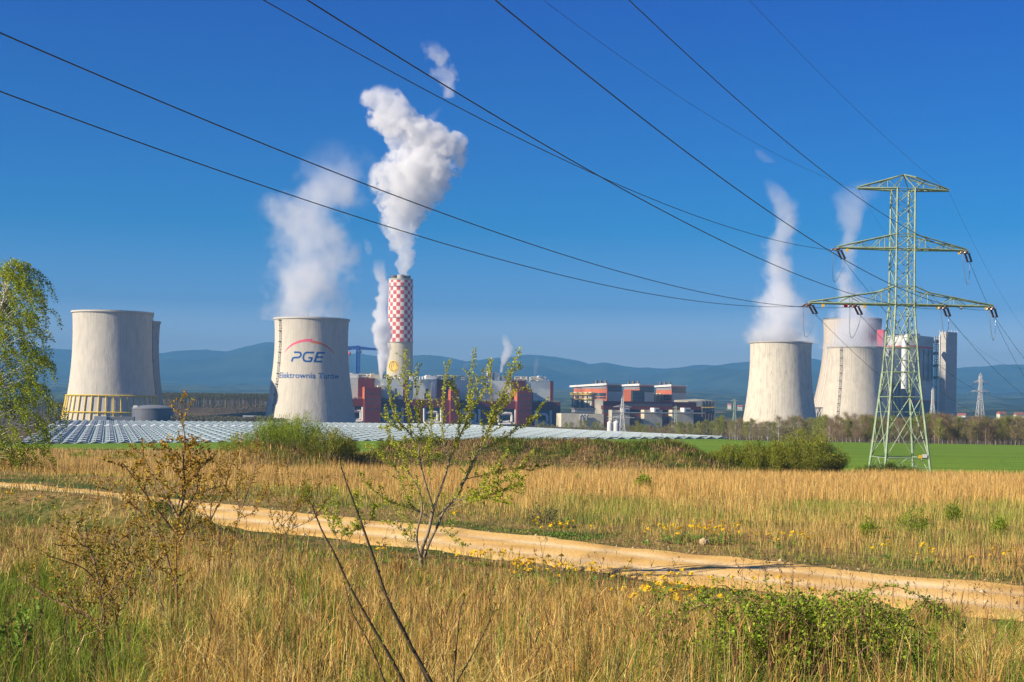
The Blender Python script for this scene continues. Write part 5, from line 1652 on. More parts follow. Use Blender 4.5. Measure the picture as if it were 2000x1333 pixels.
# tall upright stalks
def stalks(name, x, y, hmin, hmax, wk, pal, label, leanv=.10, plume=True, wmin=.004, colvar=.2):
    z = zg(x, y); n = len(x)
    h = RNG.uniform(hmin, hmax, n); w = np.maximum(wmin, y*wk)*RNG.uniform(.6, 1.3, n)
    lean = RNG.normal(0, leanv, (n, 2))+np.array([.03, 0])
    col = mixcol(pal, n, colvar)
    P = np.stack([x, y, z-.03], -1)
    if plume:
        # seed heads on a third of them, a few small blades at the top of the stalk
        i = np.nonzero(RNG.random(n) < .38)[0]; i = np.repeat(i, 4); m = len(i)
        T = P[i]+np.stack([lean[i, 0]*h[i]*.85, lean[i, 1]*h[i]*.85, h[i]*RNG.uniform(.72, .96, m)], -1)
        P = np.concatenate([P, T]); h2 = RNG.uniform(.05, .13, m); col = np.concatenate([col, mixcol(RUST[:1]+pal[:3], m, .2)])
        w = np.concatenate([w, w[i]*1.3]); lean = np.concatenate([lean, RNG.normal(0, .45, (m, 2))]); h = np.concatenate([h, h2])
    o = blades(name, P, h, w, lean, col, bend=.5)
    return tag(o, label, kind='stuff')
n = 60000
x, y = scatter(n, 7, 40, pad=2); z = zg(x, y); px, py = proj(x, y, z)
zone = fbm(x*.45, y*.3, 91, 3); u = y/yroad(x)
dens = .42*np.clip((zone-.38)*3.2, 0, 1)*(1-ss(.68, .80, u)*.85)*(1-ss(1150, 1500, px)*.75)*(1-.9*ss(0, 1, (330-px)/200)*ss(0, 1, (py-1080)/100))*(1-.8*ss(.80, .86, u)*ss(650, 800, px))
k = (u < .88) & (RNG.random(n) < dens)
stalks('tall_dry_stalks', x[k], y[k], .35, .82, .00022, REED+STRAW, 'thin upright dry stalks standing above the matted grass of the bank', .11)

# --- meadow beyond the track
n = 330000
x, y = scatter(n, 30, 250, k=.42, pad=4); u = y/yroad(x); k = (u > 1.1) & keep_off_road(x, y, .8, 1.10); x, y = x[k], y[k]
nr = np.interp(x, fx, near)
k = y < np.where(x > 40, 176, nr+1); x, y = x[k], y[k]; z = zg(x, y); n = len(x)
bermy = np.exp(-((y-160)/9)**2)*ss(-19, -10, x)*(1-ss(20, 28, x)); mound = np.exp(-((x+23.5)/8)**2-((y-150)/9)**2)
far = ss(50, 78, y+(fbm(x/8, y/8, 14, 3)-.5)*26); gpatch = fbm(x/4.5, y/9, 19, 4)
hh = (.22+.30*RNG.random(n))*(1-far)+(.50+.55*RNG.random(n))*far
hh = hh*(1-.55*bermy)*(1-.3*mound)*np.clip(.4+(u[:1]*0+1)[0]*np.clip((y/yroad(x)-1.1)*6, .2, 1), 0, 1)
pg = np.clip((.50-.42*far)+(gpatch-.5)*2.4+.35*bermy, .03, .92); isg = RNG.random(n) < pg
col = np.where(isg[:, None], mixcol([(.26, .29, .04), (.34, .36, .07), (.18, .23, .025), (.42, .40, .11)], n, .2), mixcol(REED+STRAW[:2], n, .17))
dk = (RNG.random(n) < .5*bermy)[:, None]; col = np.where(dk, mixcol([(.10, .085, .03), (.16, .11, .05), (.09, .11, .025)], n, .2), col)
hh = np.where(isg & (far > .5), hh*.55, hh)
w = np.maximum(.006, y*.00034)*RNG.uniform(.6, 1.4, n)
hh = hh*(.45+.55*ss(1.12, 1.4, y/yroad(x))); w = w*.62
o = blades('meadow_grass', np.stack([x, y, z-.03], -1), hh, w, RNG.normal(0, .16, (n, 2)), col, bend=.4); tag(o, 'tawny reeds and green grass of the meadow beyond the track', kind='stuff')
n = 90000
x, y = scatter(n, 60, 178, k=.42, pad=4); k = (y/yroad(x) > 1.2) & (RNG.random(n) < ss(60, 95, y)) & (y < np.where(x > 40, 177, 150)); x, y = x[k], y[k]
b_ = ss(-19, -10, x)*(1-ss(20, 28, x)) * (y > 151); k = RNG.random(len(x)) > b_
stalks('tall_reeds', x[k], y[k], .6, 1.25, .00019, REED, 'band of tall orange tan reeds in front of the green field', .07, plume=False, wmin=.01)
# matted growth on the earth bank and the mound
n = 90000
x = RNG.uniform(-34, 30, n); y = RNG.uniform(138, 176, n)
bm = np.exp(-((y-160)/8)**2)*ss(-21, -12, x)*(1-ss(22, 29, x)); md_ = np.exp(-((x+23.5)/8)**2-((y-150)/9)**2)
k = RNG.random(n) < np.clip(bm*1.2+md_, 0, 1); x, y, bm = x[k], y[k], bm[k]; n = len(x)
gp = fbm(x/3.2, y/2.2, 44, 3)
pal_g = mixcol([(.13, .17, .02), (.19, .22, .03), (.09, .11, .015)], n, .25); pal_b = mixcol([(.30, .20, .09), (.20, .13, .06), (.42, .30, .14), (.12, .09, .04)], n, .25)
o = blades('bank_growth', np.stack([x, y, zg(x, y)-.03], -1), RNG.uniform(.2, .75, n)*(.5+gp), RNG.uniform(.03, .08, n), RNG.normal(0, .5, (n, 2)), np.where((gp > .5)[:, None], pal_g, pal_b)); tag(o, 'matted brown and green growth on the earth bank', kind='stuff')
n = 5200
x, y = scatter(n, 7, 110, pad=2); k = ((y/yroad(x) < .86) | (y/yroad(x) > 1.16)) & keep_off_road(x, y) & (fbm(x*.5, y*.25, 71, 3) > .50); x, y = x[k], y[k]
stalks('dark_weed_stems', x, y, .45, .95, .00030, [(.16, .08, .04), (.22, .11, .05), (.12, .07, .04)], 'scattered dark red brown weed stems among the dry grass', .12)
# thin grass on the crest and the sandy verges
n = 46000
x, y = scatter(n, 20, 80, pad=3); u = y/np.interp(x, RX, RY); k = ((u > 1.05) & (u < 1.24)) | ((u > .80) & (u < .95)); k &= keep_off_road(x, y, .925, 1.075); x, y = x[k], y[k]; n = len(x)
o = blades('verge_grass', np.stack([x, y, zg(x, y)-.01], -1), RNG.uniform(.05, .2, n), np.maximum(.008, y*.0004), RNG.normal(0, .5, (n, 2)), mixcol(GRN+DGRN+STRAW[:1], n, .2)); tag(o, 'low green growth along both edges of the sandy track', kind='stuff')

# ---------------------------------------------------------------- woody plants
class Wood:
    def __init__(s, rng): s.mb = MB(); s.rng = rng; s.lp = []; s.ld = []
    def limb(s, pts, r0, r1, n=5):
        pts = [Vector(p) for p in pts]
        k = len(pts)
        s.mb.tube(pts, [r0+(r1-r0)*i/(k-1) for i in range(k)], n)
        return pts
    def clusters(s, p, d, m=5, spread=.8, back=0.0):
        for _ in range(m):
            v = Vector((s.rng.gauss(0, 1), s.rng.gauss(0, 1), s.rng.gauss(0, 1))).normalized()
            s.lp.append(tuple(p+v*back)); s.ld.append(tuple(Vector(d).normalized()*(1-spread)+v*spread+Vector((0, 0, .15))))

def smooth_line(pts, k=4):
    """Catmull-Rom through 3D points"""
    P = [pts[0]]+list(pts)+[pts[-1]]; out = []
    for i in range(1, len(P)-2):
        for j in range(k):
            t = j/k
            out.append(.5*((2*P[i])+(-P[i-1]+P[i+1])*t+(2*P[i-1]-5*P[i]+4*P[i+1]-P[i+2])*t*t+(-P[i-1]+3*P[i]-3*P[i+1]+P[i+2])*t**3))
    out.append(P[-2]); return out

def line_at(pts, t):
    L = [0]
    for a, b in zip(pts, pts[1:]): L.append(L[-1]+(b-a).length)
    s = t*L[-1]
    for i in range(len(pts)-1):
        if s <= L[i+1] or i == len(pts)-2:
            f = (s-L[i])/max(L[i+1]-L[i], 1e-6); return pts[i]*(1-f)+pts[i+1]*f, (pts[i+1]-pts[i]).normalized()

def line_len(pts): return sum((b-a).length for a, b in zip(pts, pts[1:]))

def twig(W, p, d, L, r, rng, leaf_step, m, sub=0, upb=.35, nseg=4, wob=.18, leaf_from=.15):
    pts = [p]; v = d.normalized()
    for k in range(nseg):
        v = (v+Vector((rng.gauss(0, wob), rng.gauss(0, wob), rng.gauss(0, wob)+upb/nseg))).normalized()
        pts.append(pts[-1]+v*L/nseg)
    W.limb(pts, r, r*.35, 4)
    t = leaf_from
    while t < 1.001 and m:
        q, dd = line_at(pts, min(t, 1)); W.clusters(q, dd, m); t += leaf_step/L
    for _ in range(sub):
        t = rng.uniform(.2, .85); q, dd = line_at(pts, t)
        s_ = Vector((rng.gauss(0, 1), rng.gauss(0, 1), rng.gauss(.3, .6))).normalized()
        twig(W, q, dd*.55+s_*.8, L*rng.uniform(.3, .6), r*.6, rng, leaf_step, m, 0, upb, 3, wob)
    return pts

def finish(W, root, bark, pal, size, wr=.55, var=.16, crown='crown', trunk='trunk', seed=1):
    W.mb.build(trunk, bark, root, smooth=True)
    if W.lp:
        rng = np.random.default_rng(seed)
        n = len(W.lp)
        leaf_mesh(crown, np.array(W.lp), np.array(W.ld), rng.uniform(size*.6, size*1.25, n), wr, mixcol(pal, n, var, rng), root, rng=rng)

# ---- the young tree in the middle, limbs traced from the photograph
ZT = lambda x, y: (560+x/3.03, 680+y/3.03)
hb = ghit(824, 1114); DH = hb.y
rng = random.Random(21)
HT = thing('young_tree', hb, 'young fresh green leafing tree with several stems beside the sandy track, centre of the photo', 'tree')
W = Wood(rng)
def hl(pts, z0, z1, r0, r1, step=.085, m=5, from_=.3, side=.22, sl=(.18, .5)):
    P = []
    for k, (x, y) in enumerate(pts):
        a, b = ZT(x, y); P.append(at(a, b, DH+z0+(z1-z0)*k/(len(pts)-1)))
    P = smooth_line(P); W.limb(P, r0*.60, r1*.7, 6)
    L = line_len(P); t = from_
    while t < 1:
        q, dd = line_at(P, t)
        W.clusters(q, dd, m+6, .85, .024)
        t += step/L*rng.uniform(.7, 1.3)
    t = from_*.7
    while t < .97 and side:
        q, dd = line_at(P, t)
        s_ = Vector((rng.gauss(0, 1), rng.gauss(0, 1), rng.gauss(.35, .5))).normalized()
        twig(W, q, dd*.6+s_, rng.uniform(*sl)*(1.15-.6*t), .005, rng, .065, 6, 1 if rng.random() < .4 else 0, upb=.5)
        t += .5*side/L*rng.uniform(.6, 1.4)
    return P
K = .001*DH/33*1.0
hl([(800, 1330), (795, 1215), (840, 1080), (868, 950)], 0, 0, .085, .060, from_=9)
hl([(795, 1250), (775, 1180), (772, 1090), (800, 960), (790, 860), (760, 800), (700, 690), (640, 560)], -.1, -.5, .055, .012, from_=.62)
hl([(815, 1240), (850, 1140), (895, 1050), (935, 960), (1000, 890), (1060, 760), (1130, 620)], .1, .4, .060, .030, from_=.7)
hl([(868, 950), (830, 830), (800, 720), (780, 620), (730, 510), (660, 430), (620, 330), (600, 220), (590, 150)], 0, -.7, .042, .006, from_=.45)
hl([(868, 950), (925, 800), (965, 665), (1020, 530), (1075, 400), (1100, 260), (1140, 170)], 0, .3, .045, .006, from_=.4)
hl([(965, 665), (935, 590), (922, 450), (925, 320), (935, 200), (968, 75)], .2, .5, .026, .005, from_=.2)
hl([(1130, 620), (1190, 490), (1240, 380), (1290, 230), (1340, 110), (1382, 5)], .4, .8, .028, .005, from_=.1)
hl([(1000, 890), (1080, 740), (1130, 640), (1200, 470), (1215, 330), (1205, 180), (1207, 70)], .3, -.2, .030, .005, from_=.5)
hl([(1150, 600), (1240, 565), (1340, 490), (1430, 450), (1485, 380), (1515, 325)], .4, 1.0, .022, .005, from_=.15)
hl([(1040, 780), (1200, 745), (1350, 715), (1460, 720), (1560, 690)], .3, .9, .020, .005, from_=.2)
hl([(905, 985), (990, 905), (1130, 890), (1250, 850), (1330, 830), (1400, 810)], .1, -.6, .028, .005, from_=.35, step=.05, m=6, side=.12)
hl([(930, 970), (1040, 925), (1150, 890), (1260, 900), (1330, 930)], .1, -1.0, .022, .005, from_=.4, step=.06, side=.14)
hl([(860, 1010), (760, 960), (680, 930), (600, 900), (510, 840), (460, 790), (440, 750)], 0, -.6, .026, .005, from_=.25)
hl([(845, 1000), (740, 930), (690, 830), (650, 720), (580, 660), (520, 600), (450, 590)], 0, .5, .024, .005, from_=.3)
hl([(800, 720), (760, 640), (690, 600), (620, 560), (590, 480), (540, 480)], -.3, .4, .018, .004, from_=.15)
hl([(780, 620), (790, 500), (775, 350), (765, 220), (770, 95)], -.3, -.6, .020, .004, from_=.15)
hl([(735, 515), (720, 400), (705, 280), (700, 150), (700, 5)], -.5, -.8, .018, .004, from_=.1)
hl([(690, 470), (660, 480), (600, 440), (590, 360)], -.4, -.8, .010, .004, from_=.1)
hl([(965, 665), (1020, 480), (1010, 330), (1000, 230), (960, 170)], .1, -.3, .018, .004, from_=.25)
hl([(1010, 560), (1060, 430), (1085, 220), (1105, 8)], .2, .4, .018, .004, from_=.2)
hl([(1170, 540), (1250, 400), (1300, 330), (1390, 240), (1445, 262)], .4, .2, .016, .004, from_=.15)
hl([(1230, 430), (1300, 260), (1330, 160), (1390, 110)], .5, .9, .016, .004, from_=.15)
hl([(1130, 890), (1170, 780), (1290, 640), (1300, 570)], -.2, .1, .014, .004, from_=.15)
hl([(1130, 890), (1240, 810), (1380, 760), (1400, 870)], -.3, -.7, .014, .004, from_=.15, step=.05, side=.12)
hl([(860, 870), (840, 700), (850, 560), (860, 400), (850, 310), (830, 250)], .4, .7, .016, .004, from_=.2)
hl([(800, 1180), (700, 1090), (640, 1040), (560, 1030)], -.2, -.7, .012, .003, from_=.3, side=.3)
hl([(790, 1200), (740, 1120), (720, 1020), (640, 980)], -.2, .3, .012, .003, from_=.3, side=.3)
hl([(860, 1100), (930, 1080), (1000, 1140), (1060, 1170)], -.2, -.6, .010, .003, from_=.3, side=.3)
hl([(880, 1000), (1100, 860), (1320, 760), (1470, 600)], .4, 1.2, .018, .004, from_=.35)
hl([(1075, 400), (1120, 330), (1175, 250), (1160, 130)], .3, 0, .012, .004, from_=.15)
LEAFG = [(.38, .44, .02), (.48, .54, .04), (.28, .34, .02), (.55, .58, .07), (.40, .42, .03)]
finish(W, HT, MT['bark'], LEAFG, .044, .66, seed=5)
print('hero leaves', len(W.lp))

# ---- brown leafing shrubs on the left
BRN = [(.46, .30, .03), (.34, .20, .025), (.52, .38, .05), (.32, .28, .03), (.40, .19, .03)]
def open_shrub(base_px, label, lines, seed, pal, size=.03, r0=.016, step=.05, side=.10, m=3, sl=(.12, .42), name='shrub', bark='bark_red', dz=.5, group=None, cat='shrub', frm=.15, d=None):
    b = ghit(*base_px) if d is None else on(base_px[0], d)
    root = thing(name, b, label, cat, group)
    rng = random.Random(seed); W = Wood(rng)
    for ln in lines:
        e = rng.uniform(-dz, dz)
        pts = [at(x, y, b.y+e*(k/(len(ln)-1))) for k, (x, y) in enumerate(ln)]
        if abs(ln[0][0]-base_px[0]) < 12 and abs(ln[0][1]-base_px[1]) < 14: pts[0] = b-Vector((0, 0, .05))
        P = smooth_line(pts, 3); L = line_len(P); rr_ = r0*.75*min(1, .3+L/2.4)
        W.limb(P, rr_, .003, 5)
        t = max(frm, .3 if pts[0].z < b.z+.3 else .08)
        while t < 1:
            q, dd = line_at(P, t)
            s_ = Vector((rng.gauss(0, 1), rng.gauss(0, 1), rng.gauss(.45, .5))).normalized()
            twig(W, q, dd*.7+s_, rng.uniform(*sl)*(1.2-.6*t), .003, rng, step*.7, m+1, 2 if rng.random() < .5 else 0, upb=.5, wob=.25)
            W.clusters(q, dd, m)
            t += .75*side/L*rng.uniform(.5, 1.5)
    finish(W, root, MT[bark], pal, size, .6, seed=seed)
    return root
Z1 = lambda l: [(x/2.41, 780+y/2.41) for x, y in l]
open_shrub((348, 1238), 'tall brown leafing shrub with a straight stem and one long leader shoot, left foreground', [Z1(l) for l in [
    [(840, 1105), (832, 900), (830, 700), (835, 560)], [(835, 560), (870, 440), (862, 300), (870, 180), (855, 100), (848, 15)],
    [(835, 560), (790, 460), (740, 380), (690, 300), (665, 215)], [(832, 640), (740, 520), (680, 440), (600, 330), (575, 300)],
    [(835, 560), (900, 480), (930, 400), (920, 300), (905, 210)], [(830, 900), (790, 760), (750, 640), (690, 560), (600, 480), (500, 380)],
    [(862, 380), (810, 330), (780, 260), (735, 220)], [(838, 500), (860, 420), (830, 330), (800, 230)], [(832, 700), (880, 600), (900, 520), (960, 430)], [(855, 430), (940, 330), (1000, 250)]]],
    31, BRN, size=.031, r0=.022)
open_shrub((410, 1142), 'dark stemmed brown shrub forking in a V, second from the left', [Z1(l) for l in [
    [(985, 870), (982, 700), (988, 575)], [(988, 575), (950, 500), (915, 440), (880, 380)], [(988, 575), (1040, 470), (1070, 380), (1090, 300), (1125, 230)],
    [(988, 575), (1000, 450), (1040, 340), (1050, 250)], [(982, 720), (900, 620), (885, 520), (890, 420)]]], 32, BRN, size=.031, r0=.02)
open_shrub((442, 1150), 'slanting brown shrub with a bare lower stem, third from the left', [Z1(l) for l in [
    [(1065, 890), (1090, 700), (1110, 600), (1140, 510)], [(1140, 510), (1170, 420), (1200, 330), (1205, 240), (1212, 160)], [(1120, 560), (1180, 540), (1230, 480), (1280, 420)],
    [(1140, 510), (1080, 440), (1030, 360), (1010, 260)], [(1130, 530), (1110, 420), (1140, 300), (1170, 210)]]], 33, BRN, size=.031, r0=.018)
open_shrub((545, 1120), 'many stemmed twiggy brown shrub beside the track, left of the leafy tree', [Z1(l) for l in [
    [(1310, 820), (1320, 640), (1330, 520), (1310, 400), (1290, 300)], [(1310, 820), (1340, 680), (1370, 560), (1420, 460), (1440, 330)], [(1315, 800), (1300, 640), (1270, 520), (1250, 420)],
    [(1330, 560), (1380, 480), (1360, 380), (1350, 300)], [(1320, 640), (1400, 600), (1480, 560), (1530, 480)], [(1325, 600), (1440, 470), (1540, 360)]]], 34, BRN, size=.028, r0=.014)
open_shrub((205, 1322), 'low spreading olive brown shrub on a crooked stem, bottom left', [Z1(l) for l in [
    [(495, 1305), (490, 1150), (488, 1000), (468, 880)], [(468, 880), (400, 800), (300, 760), (230, 740)], [(468, 880), (440, 760), (380, 660), (360, 580)], [(470, 900), (520, 780), (540, 680), (510, 600)],
    [(488, 1050), (400, 1010), (280, 960), (150, 880), (90, 830)], [(480, 940), (560, 860), (600, 780), (640, 700)], [(490, 1100), (420, 1030), (330, 980), (200, 920)], [(468, 880), (420, 700), (300, 690), (250, 680)]]],
    35, [(.40, .34, .03), (.44, .30, .03), (.30, .30, .03), (.32, .18, .03)], size=.022, r0=.014)
open_shrub((234, 1288), 'slender leaning brown shrub behind the low spreading one', [Z1(l) for l in [
    [(562, 1215), (555, 1100), (535, 950), (500, 850)], [(535, 950), (600, 860), (640, 760), (600, 640)], [(545, 1020), (640, 900), (700, 820), (760, 740)], [(535, 950), (470, 820), (420, 700), (400, 580)]]], 36, BRN, size=.022, r0=.012)
open_shrub((168, 1295), 'thin young brown sapling between two shrubs, bottom left', [Z1(l) for l in [
    [(400, 1250), (380, 1120), (370, 1000), (380, 880)], [(372, 1010), (320, 900), (270, 800)], [(375, 940), (420, 830), (430, 740)]]], 37, BRN, size=.022, r0=.010)
open_shrub((330, 1230), 'arching green brown shrub leaning left of the straight stemmed one', [Z1(l) for l in [
    [(820, 1085), (760, 1010), (680, 950), (600, 880), (550, 800)], [(815, 1080), (740, 900), (660, 720), (640, 560), (625, 470)], [(700, 830), (720, 700), (735, 580), (730, 480)], [(650, 900), (560, 860), (500, 760)]]],
    38, [(.30, .34, .03), (.40, .34, .04), (.24, .28, .03)], size=.026, r0=.014, bark='bark')
open_shrub((22, 1330), 'small bright green leafy sapling in the bottom left corner', [Z1(l) for l in [
    [(55, 1325), (60, 1200), (30, 1100), (20, 1040)], [(58, 1250), (110, 1180), (150, 1100), (180, 1020)], [(58, 1220), (90, 1120), (100, 1060)]]], 39, [(.16, .28, .03), (.22, .34, .05)], size=.04, r0=.008, sl=(.1, .25))
open_shrub((660, 1085), 'small light green leafing shrub left of the leafy young tree', [
    [(660, 1085), (668, 1030), (650, 990), (655, 960)], [(660, 1085), (690, 1040), (700, 1000), (690, 960)], [(665, 1050), (720, 1020), (735, 985)], [(662, 1060), (640, 1010), (625, 990)]], 40, LEAFG, size=.05, r0=.012, bark='bark', sl=(.15, .4))

# ---- bare budding shoots close to the camera
def bare_shoot(pts, ws, d, label, seed, side=None):
    rng = random.Random(seed)
    P = [at(x, y, d) for x, y in pts]
    v = (P[-1]-P[-2]).normalized(); gz = -9
    e = P[-1].copy()
    for _ in range(200):
        e = e+v*.02
        if e.z < zgf(e.x, e.y): break
    P = smooth_line(P+[e], 6)
    base = P[-1].copy()
    root = thing('bare_shoot', base, label, 'twig', 'bare budding shoots close to the camera')
    mb = MB(); n = len(P)
    rad = [float(np.interp(k/(n-1), [0, 1], ws))/2*d/F for k in range(n)]
    mb.tube(P[::-1], rad[::-1], 8); mb.build('stem', MT['bark_dark'], root, smooth=True)
    L = line_len(P); q = MB(); lp = []; ld = []
    s = .03
    while s < L*.93:
        p, dd = line_at(P, s/L)
        side_ = dd.cross(Vector((rng.gauss(0, 1), rng.gauss(0, 1), rng.gauss(0, 1)))).normalized()
        r = float(np.interp(s/L, [0, 1], ws))/2*d/F
        t_ = p+side_*(r+.004)-dd*.008
        q.tube([p+side_*r*.5, p+side_*(r+.003)-dd*.003, t_], [.0035, .0045, .001], 6)
        if rng.random() < .35:
            for _ in range(3): lp.append(tuple(t_)); ld.append((side_.x+rng.gauss(0, .4), side_.y+rng.gauss(0, .4), side_.z+.4))
        s += rng.uniform(.03, .06)
    for _ in range(9): lp.append(tuple(P[0])); ld.append((rng.gauss(0, .6), rng.gauss(0, .6), 1))
    q.build('buds', MT['bark_red'], root, smooth=True)
    r_ = np.random.default_rng(seed)
    leaf_mesh('young_leaves', np.array(lp), np.array(ld), r_.uniform(.008, .02, len(lp)), .5, mixcol([(.30, .27, .03), (.22, .22, .03)], len(lp), .2, r_), root, rng=r_)
bare_shoot([(666, 912), (682, 958), (705, 1020), (728, 1085), (757, 1170), (795, 1248), (846, 1340)], (2.6, 8.5), 5.4, 'longest dark bare shoot rising from the bottom edge, right one of the crossing pair', 3)
bare_shoot([(610, 988), (628, 1035), (655, 1085), (680, 1140), (722, 1215), (760, 1280), (792, 1340)], (2.6, 7.5), 5.0, 'dark bare shoot rising from the bottom edge, left one of the long pair', 4)
bare_shoot([(673, 1140), (690, 1200), (715, 1245), (740, 1300), (755, 1345)], (1.5, 4.5), 4.8, 'thin bare shoot between the left long one and the bottom edge', 5)
bare_shoot([(745, 1150), (782, 1215), (808, 1270), (840, 1345)], (1.5, 6), 5.6, 'bare side shoot close along the longest one', 6)
bare_shoot([(908, 1165), (898, 1200), (892, 1260), (884, 1345)], (1.6, 4), 5.5, 'short upright bare shoot at the bottom edge below the leafy tree', 7)
bare_shoot([(968, 1180), (955, 1215), (925, 1275), (885, 1345)], (1.4, 3.6), 5.7, 'short bare shoot leaning right at the bottom edge', 8)

# ---- birch on the left border
def birch():
    d = 80.0; b = on(-70, d)
    root = thing('birch_tree', b, 'birch with drooping light green foliage at the left border of the photo', 'tree')
    rng = random.Random(5); W = Wood(rng); W2 = Wood(rng)
    tr = smooth_line([b-Vector((0, 0, .2)), at(-62, 860, d), at(-40, 760, d+.3), at(-15, 660, d), at(8, 580, d-.2), at(28, 516, d)], 5)
    W.limb(tr, .17, .02, 8)
    env = [(505, 30, 6), (520, 18, 40), (545, 20, 62), (580, 10, 80), (620, 0, 86), (660, -5, 98), (700, -5, 104), (740, -10, 100), (775, -10, 122), (805, -15, 140), (840, -15, 126), (870, -20, 112), (900, -25, 90), (925, -30, 55)]
    ey = [e[0] for e in env]
    sprays = []
    for k in range(560):
        y = rng.uniform(508, 905); cx = np.interp(y, ey, [e[1] for e in env]); hw = np.interp(y, ey, [e[2] for e in env])
        s = math.sqrt(rng.random()); a = rng.uniform(0, 2*math.pi)
        x = cx+hw*s*math.cos(a); dep = hw*s*math.sin(a)*d/F
        sprays.append((at(x, y, d+dep), s))
    for p, s in sprays:
        # branch back to the trunk for some
        out = Vector((p.x-tr[10].x, p.y-tr[10].y, 0)).normalized()
        if rng.random() < .28:
            zt = p.z-rng.uniform(.3, 1.6)-abs(p.x-tr[10].x)*.35
            t = min(range(len(tr)), key=lambda i: abs(tr[i].z-zt)); q = tr[t]
            m = (q+p)/2+Vector((0, 0, .35))
            W.limb(smooth_line([q, m, p], 4), .035, .008, 4)
        L = rng.uniform(.6, 1.7); v = (out*.7+Vector((rng.gauss(0, .3), rng.gauss(0, .3), .35))); pts = [p]
        for j in range(7):
            v = (v*.75+Vector((rng.gauss(0, .12), rng.gauss(0, .12), -.32))).normalized(); pts.append(pts[-1]+v*L/7)
        W2.limb(pts, .008, .004, 3)
        t = 0
        while t < 1:
            q, dd = line_at(pts, t); W.clusters(q, dd, 6, .8, .09); t += .075/L*1.1
    W2.mb.build('hanging_twigs', MT['bark_red'], root)
    finish(W, root, MT['bark_birch'], [(.24, .32, .02), (.31, .39, .025), (.18, .25, .015), (.36, .42, .03)], .115, .62, seed=8)
    print('birch leaves', len(W.lp))
birch()
rng = random.Random(6)

# ---- twiggy bushes of the middle distance
def bush(px, d, wpx, hpx, label, pal, seed, n=2600, leaf=.09, upright=.5, stems=60, name='bush', group=None, bark='bark', cat='bush', wr=.35, base=None, dens_in=.25):
    b = on(px, d) if base is None else base
    root = thing(name, b, label, cat, group)
    rng = random.Random(seed); W = Wood(rng)
    w, h = wpx*d/F/2, hpx*d/F
    lobes = [(rng.uniform(-.6, .6), rng.uniform(-.5, .5), rng.uniform(.35, .7)) for _ in range(6)]
    for k in range(stems):
        a = rng.uniform(0, 2*math.pi); s = rng.random()**.6
        lob = rng.choice(lobes)
        hh = h*(1-.55*s**2)*rng.uniform(.6, 1.0)*(.8+.3*lob[2])
        e = b+Vector((math.cos(a)*s*w, math.sin(a)*s*w*.8, hh))
        q = b+Vector((math.cos(a)*s*w*.35, math.sin(a)*s*w*.3, -.1))
        m = (q*.45+e*.55)+Vector((math.cos(a)*w*.08*(1-upright), math.sin(a)*w*.08, -.02*h))
        P = smooth_line([q, m, e], 4); W.limb(P, .02*h/3+.004, .004, 3)
        L = line_len(P)
        for _ in range(int(2.2*n/stems)):
            t = dens_in+(1-dens_in)*rng.random()**.7; p, dd = line_at(P, t)
            v = Vector((rng.gauss(0, 1), rng.gauss(0, 1), rng.gauss(0, 1)))
            sp = h*.075*(1.1-.5*t)
            W.lp.append(tuple(p+v*sp)); W.ld.append(tuple(dd*upright*1.3+v.normalized()*(1-upright)+Vector((0, 0, .2))))
    finish(W, root, MT[bark], pal, leaf*1.25, wr, .2, seed=seed)
    return root
OLV = [(.22, .25, .02), (.29, .31, .03), (.15, .18, .015), (.34, .34, .045)]
OLD = [(.18, .20, .02), (.24, .24, .03), (.13, .14, .015), (.25, .20, .05)]
BRG = [(.25, .33, .02), (.33, .42, .035), (.19, .27, .02)]
GB = 'bushes on the earth bank and mound'
bush(1570, 158, 168, 98, 'largest round olive green bush at the edge of the green field', OLV, 51, 17000, .145, .45, 170, group=GB, cat='bush')
bush(1485, 158, 150, 78, 'olive bush left of the largest round one, on the earth bank', OLV, 52, 10000, .15, .5, 100, group=GB)
bush(1620, 158, 56, 66, 'brown twiggy bare bush on the right flank of the largest bush', [(.20, .14, .08), (.15, .11, .06), (.24, .18, .10)], 53, 3500, .18, .4, 60, group=GB, wr=.14)
bush(1420, 158, 80, 48, 'low olive bush on the right end of the earth bank', OLV, 54, 2600, .15, .5, 50, group=GB)
for k, (px, w_, h_, lab, pal) in enumerate([(640, 120, 70, 'olive green bush at the right end of the mound', OLV), (585, 110, 80, 'tall bright green broom like bush in the middle of the mound', BRG), (530, 110, 66, 'bright green bush on the crown of the mound', BRG),
                              (472, 100, 50, 'low bright green bush at the left end of the mound', BRG), (678, 50, 48, 'small dark olive bush at the right foot of the mound', OLD), (560, 60, 84, 'pale loose shrub with thin upright shoots on the mound', [(.26, .33, .06)])]):
    bush(px, 146+k*1.5, w_, h_, lab, pal, 60+k, 5200 if k < 3 else 2200, .15, .8, 90, group=GB, wr=.22)
bush(335, 160, 44, 34, 'small dark green round bush alone at the left edge of the crop strip', OLD, 71, 2600, .13, .5, 50, group=GB)
bush(1735, 176, 130, 28, 'low dark green bush round the foot of the large pylon', [(.09, .15, .015), (.13, .19, .02), (.06, .09, .012)], 72, 5200, .13, .4, 110, group=GB)
for k, (px, d_, w_, h_) in enumerate([(1090, 166, 60, 22), (1160, 166, 70, 26), (1290, 166, 60, 24), (1350, 168, 60, 26), (820, 166, 90, 22), (760, 158, 50, 26), (1020, 166, 60, 20), (240, 190, 90, 22), (160, 200, 60, 20)]):
    bush(px, d_, w_, h_, 'low green tuft of scrub on the crest of the earth bank' if px > 700 else 'pale green scrub at the edge of the crop strip left of the mound', OLV if k % 2 else BRG, 80+k, 1100, .13, .7, 36,
         name='scrub_tuft', group='scrub along the bank' if px > 700 else 'scrub left of the mound', cat='scrub', wr=.25)
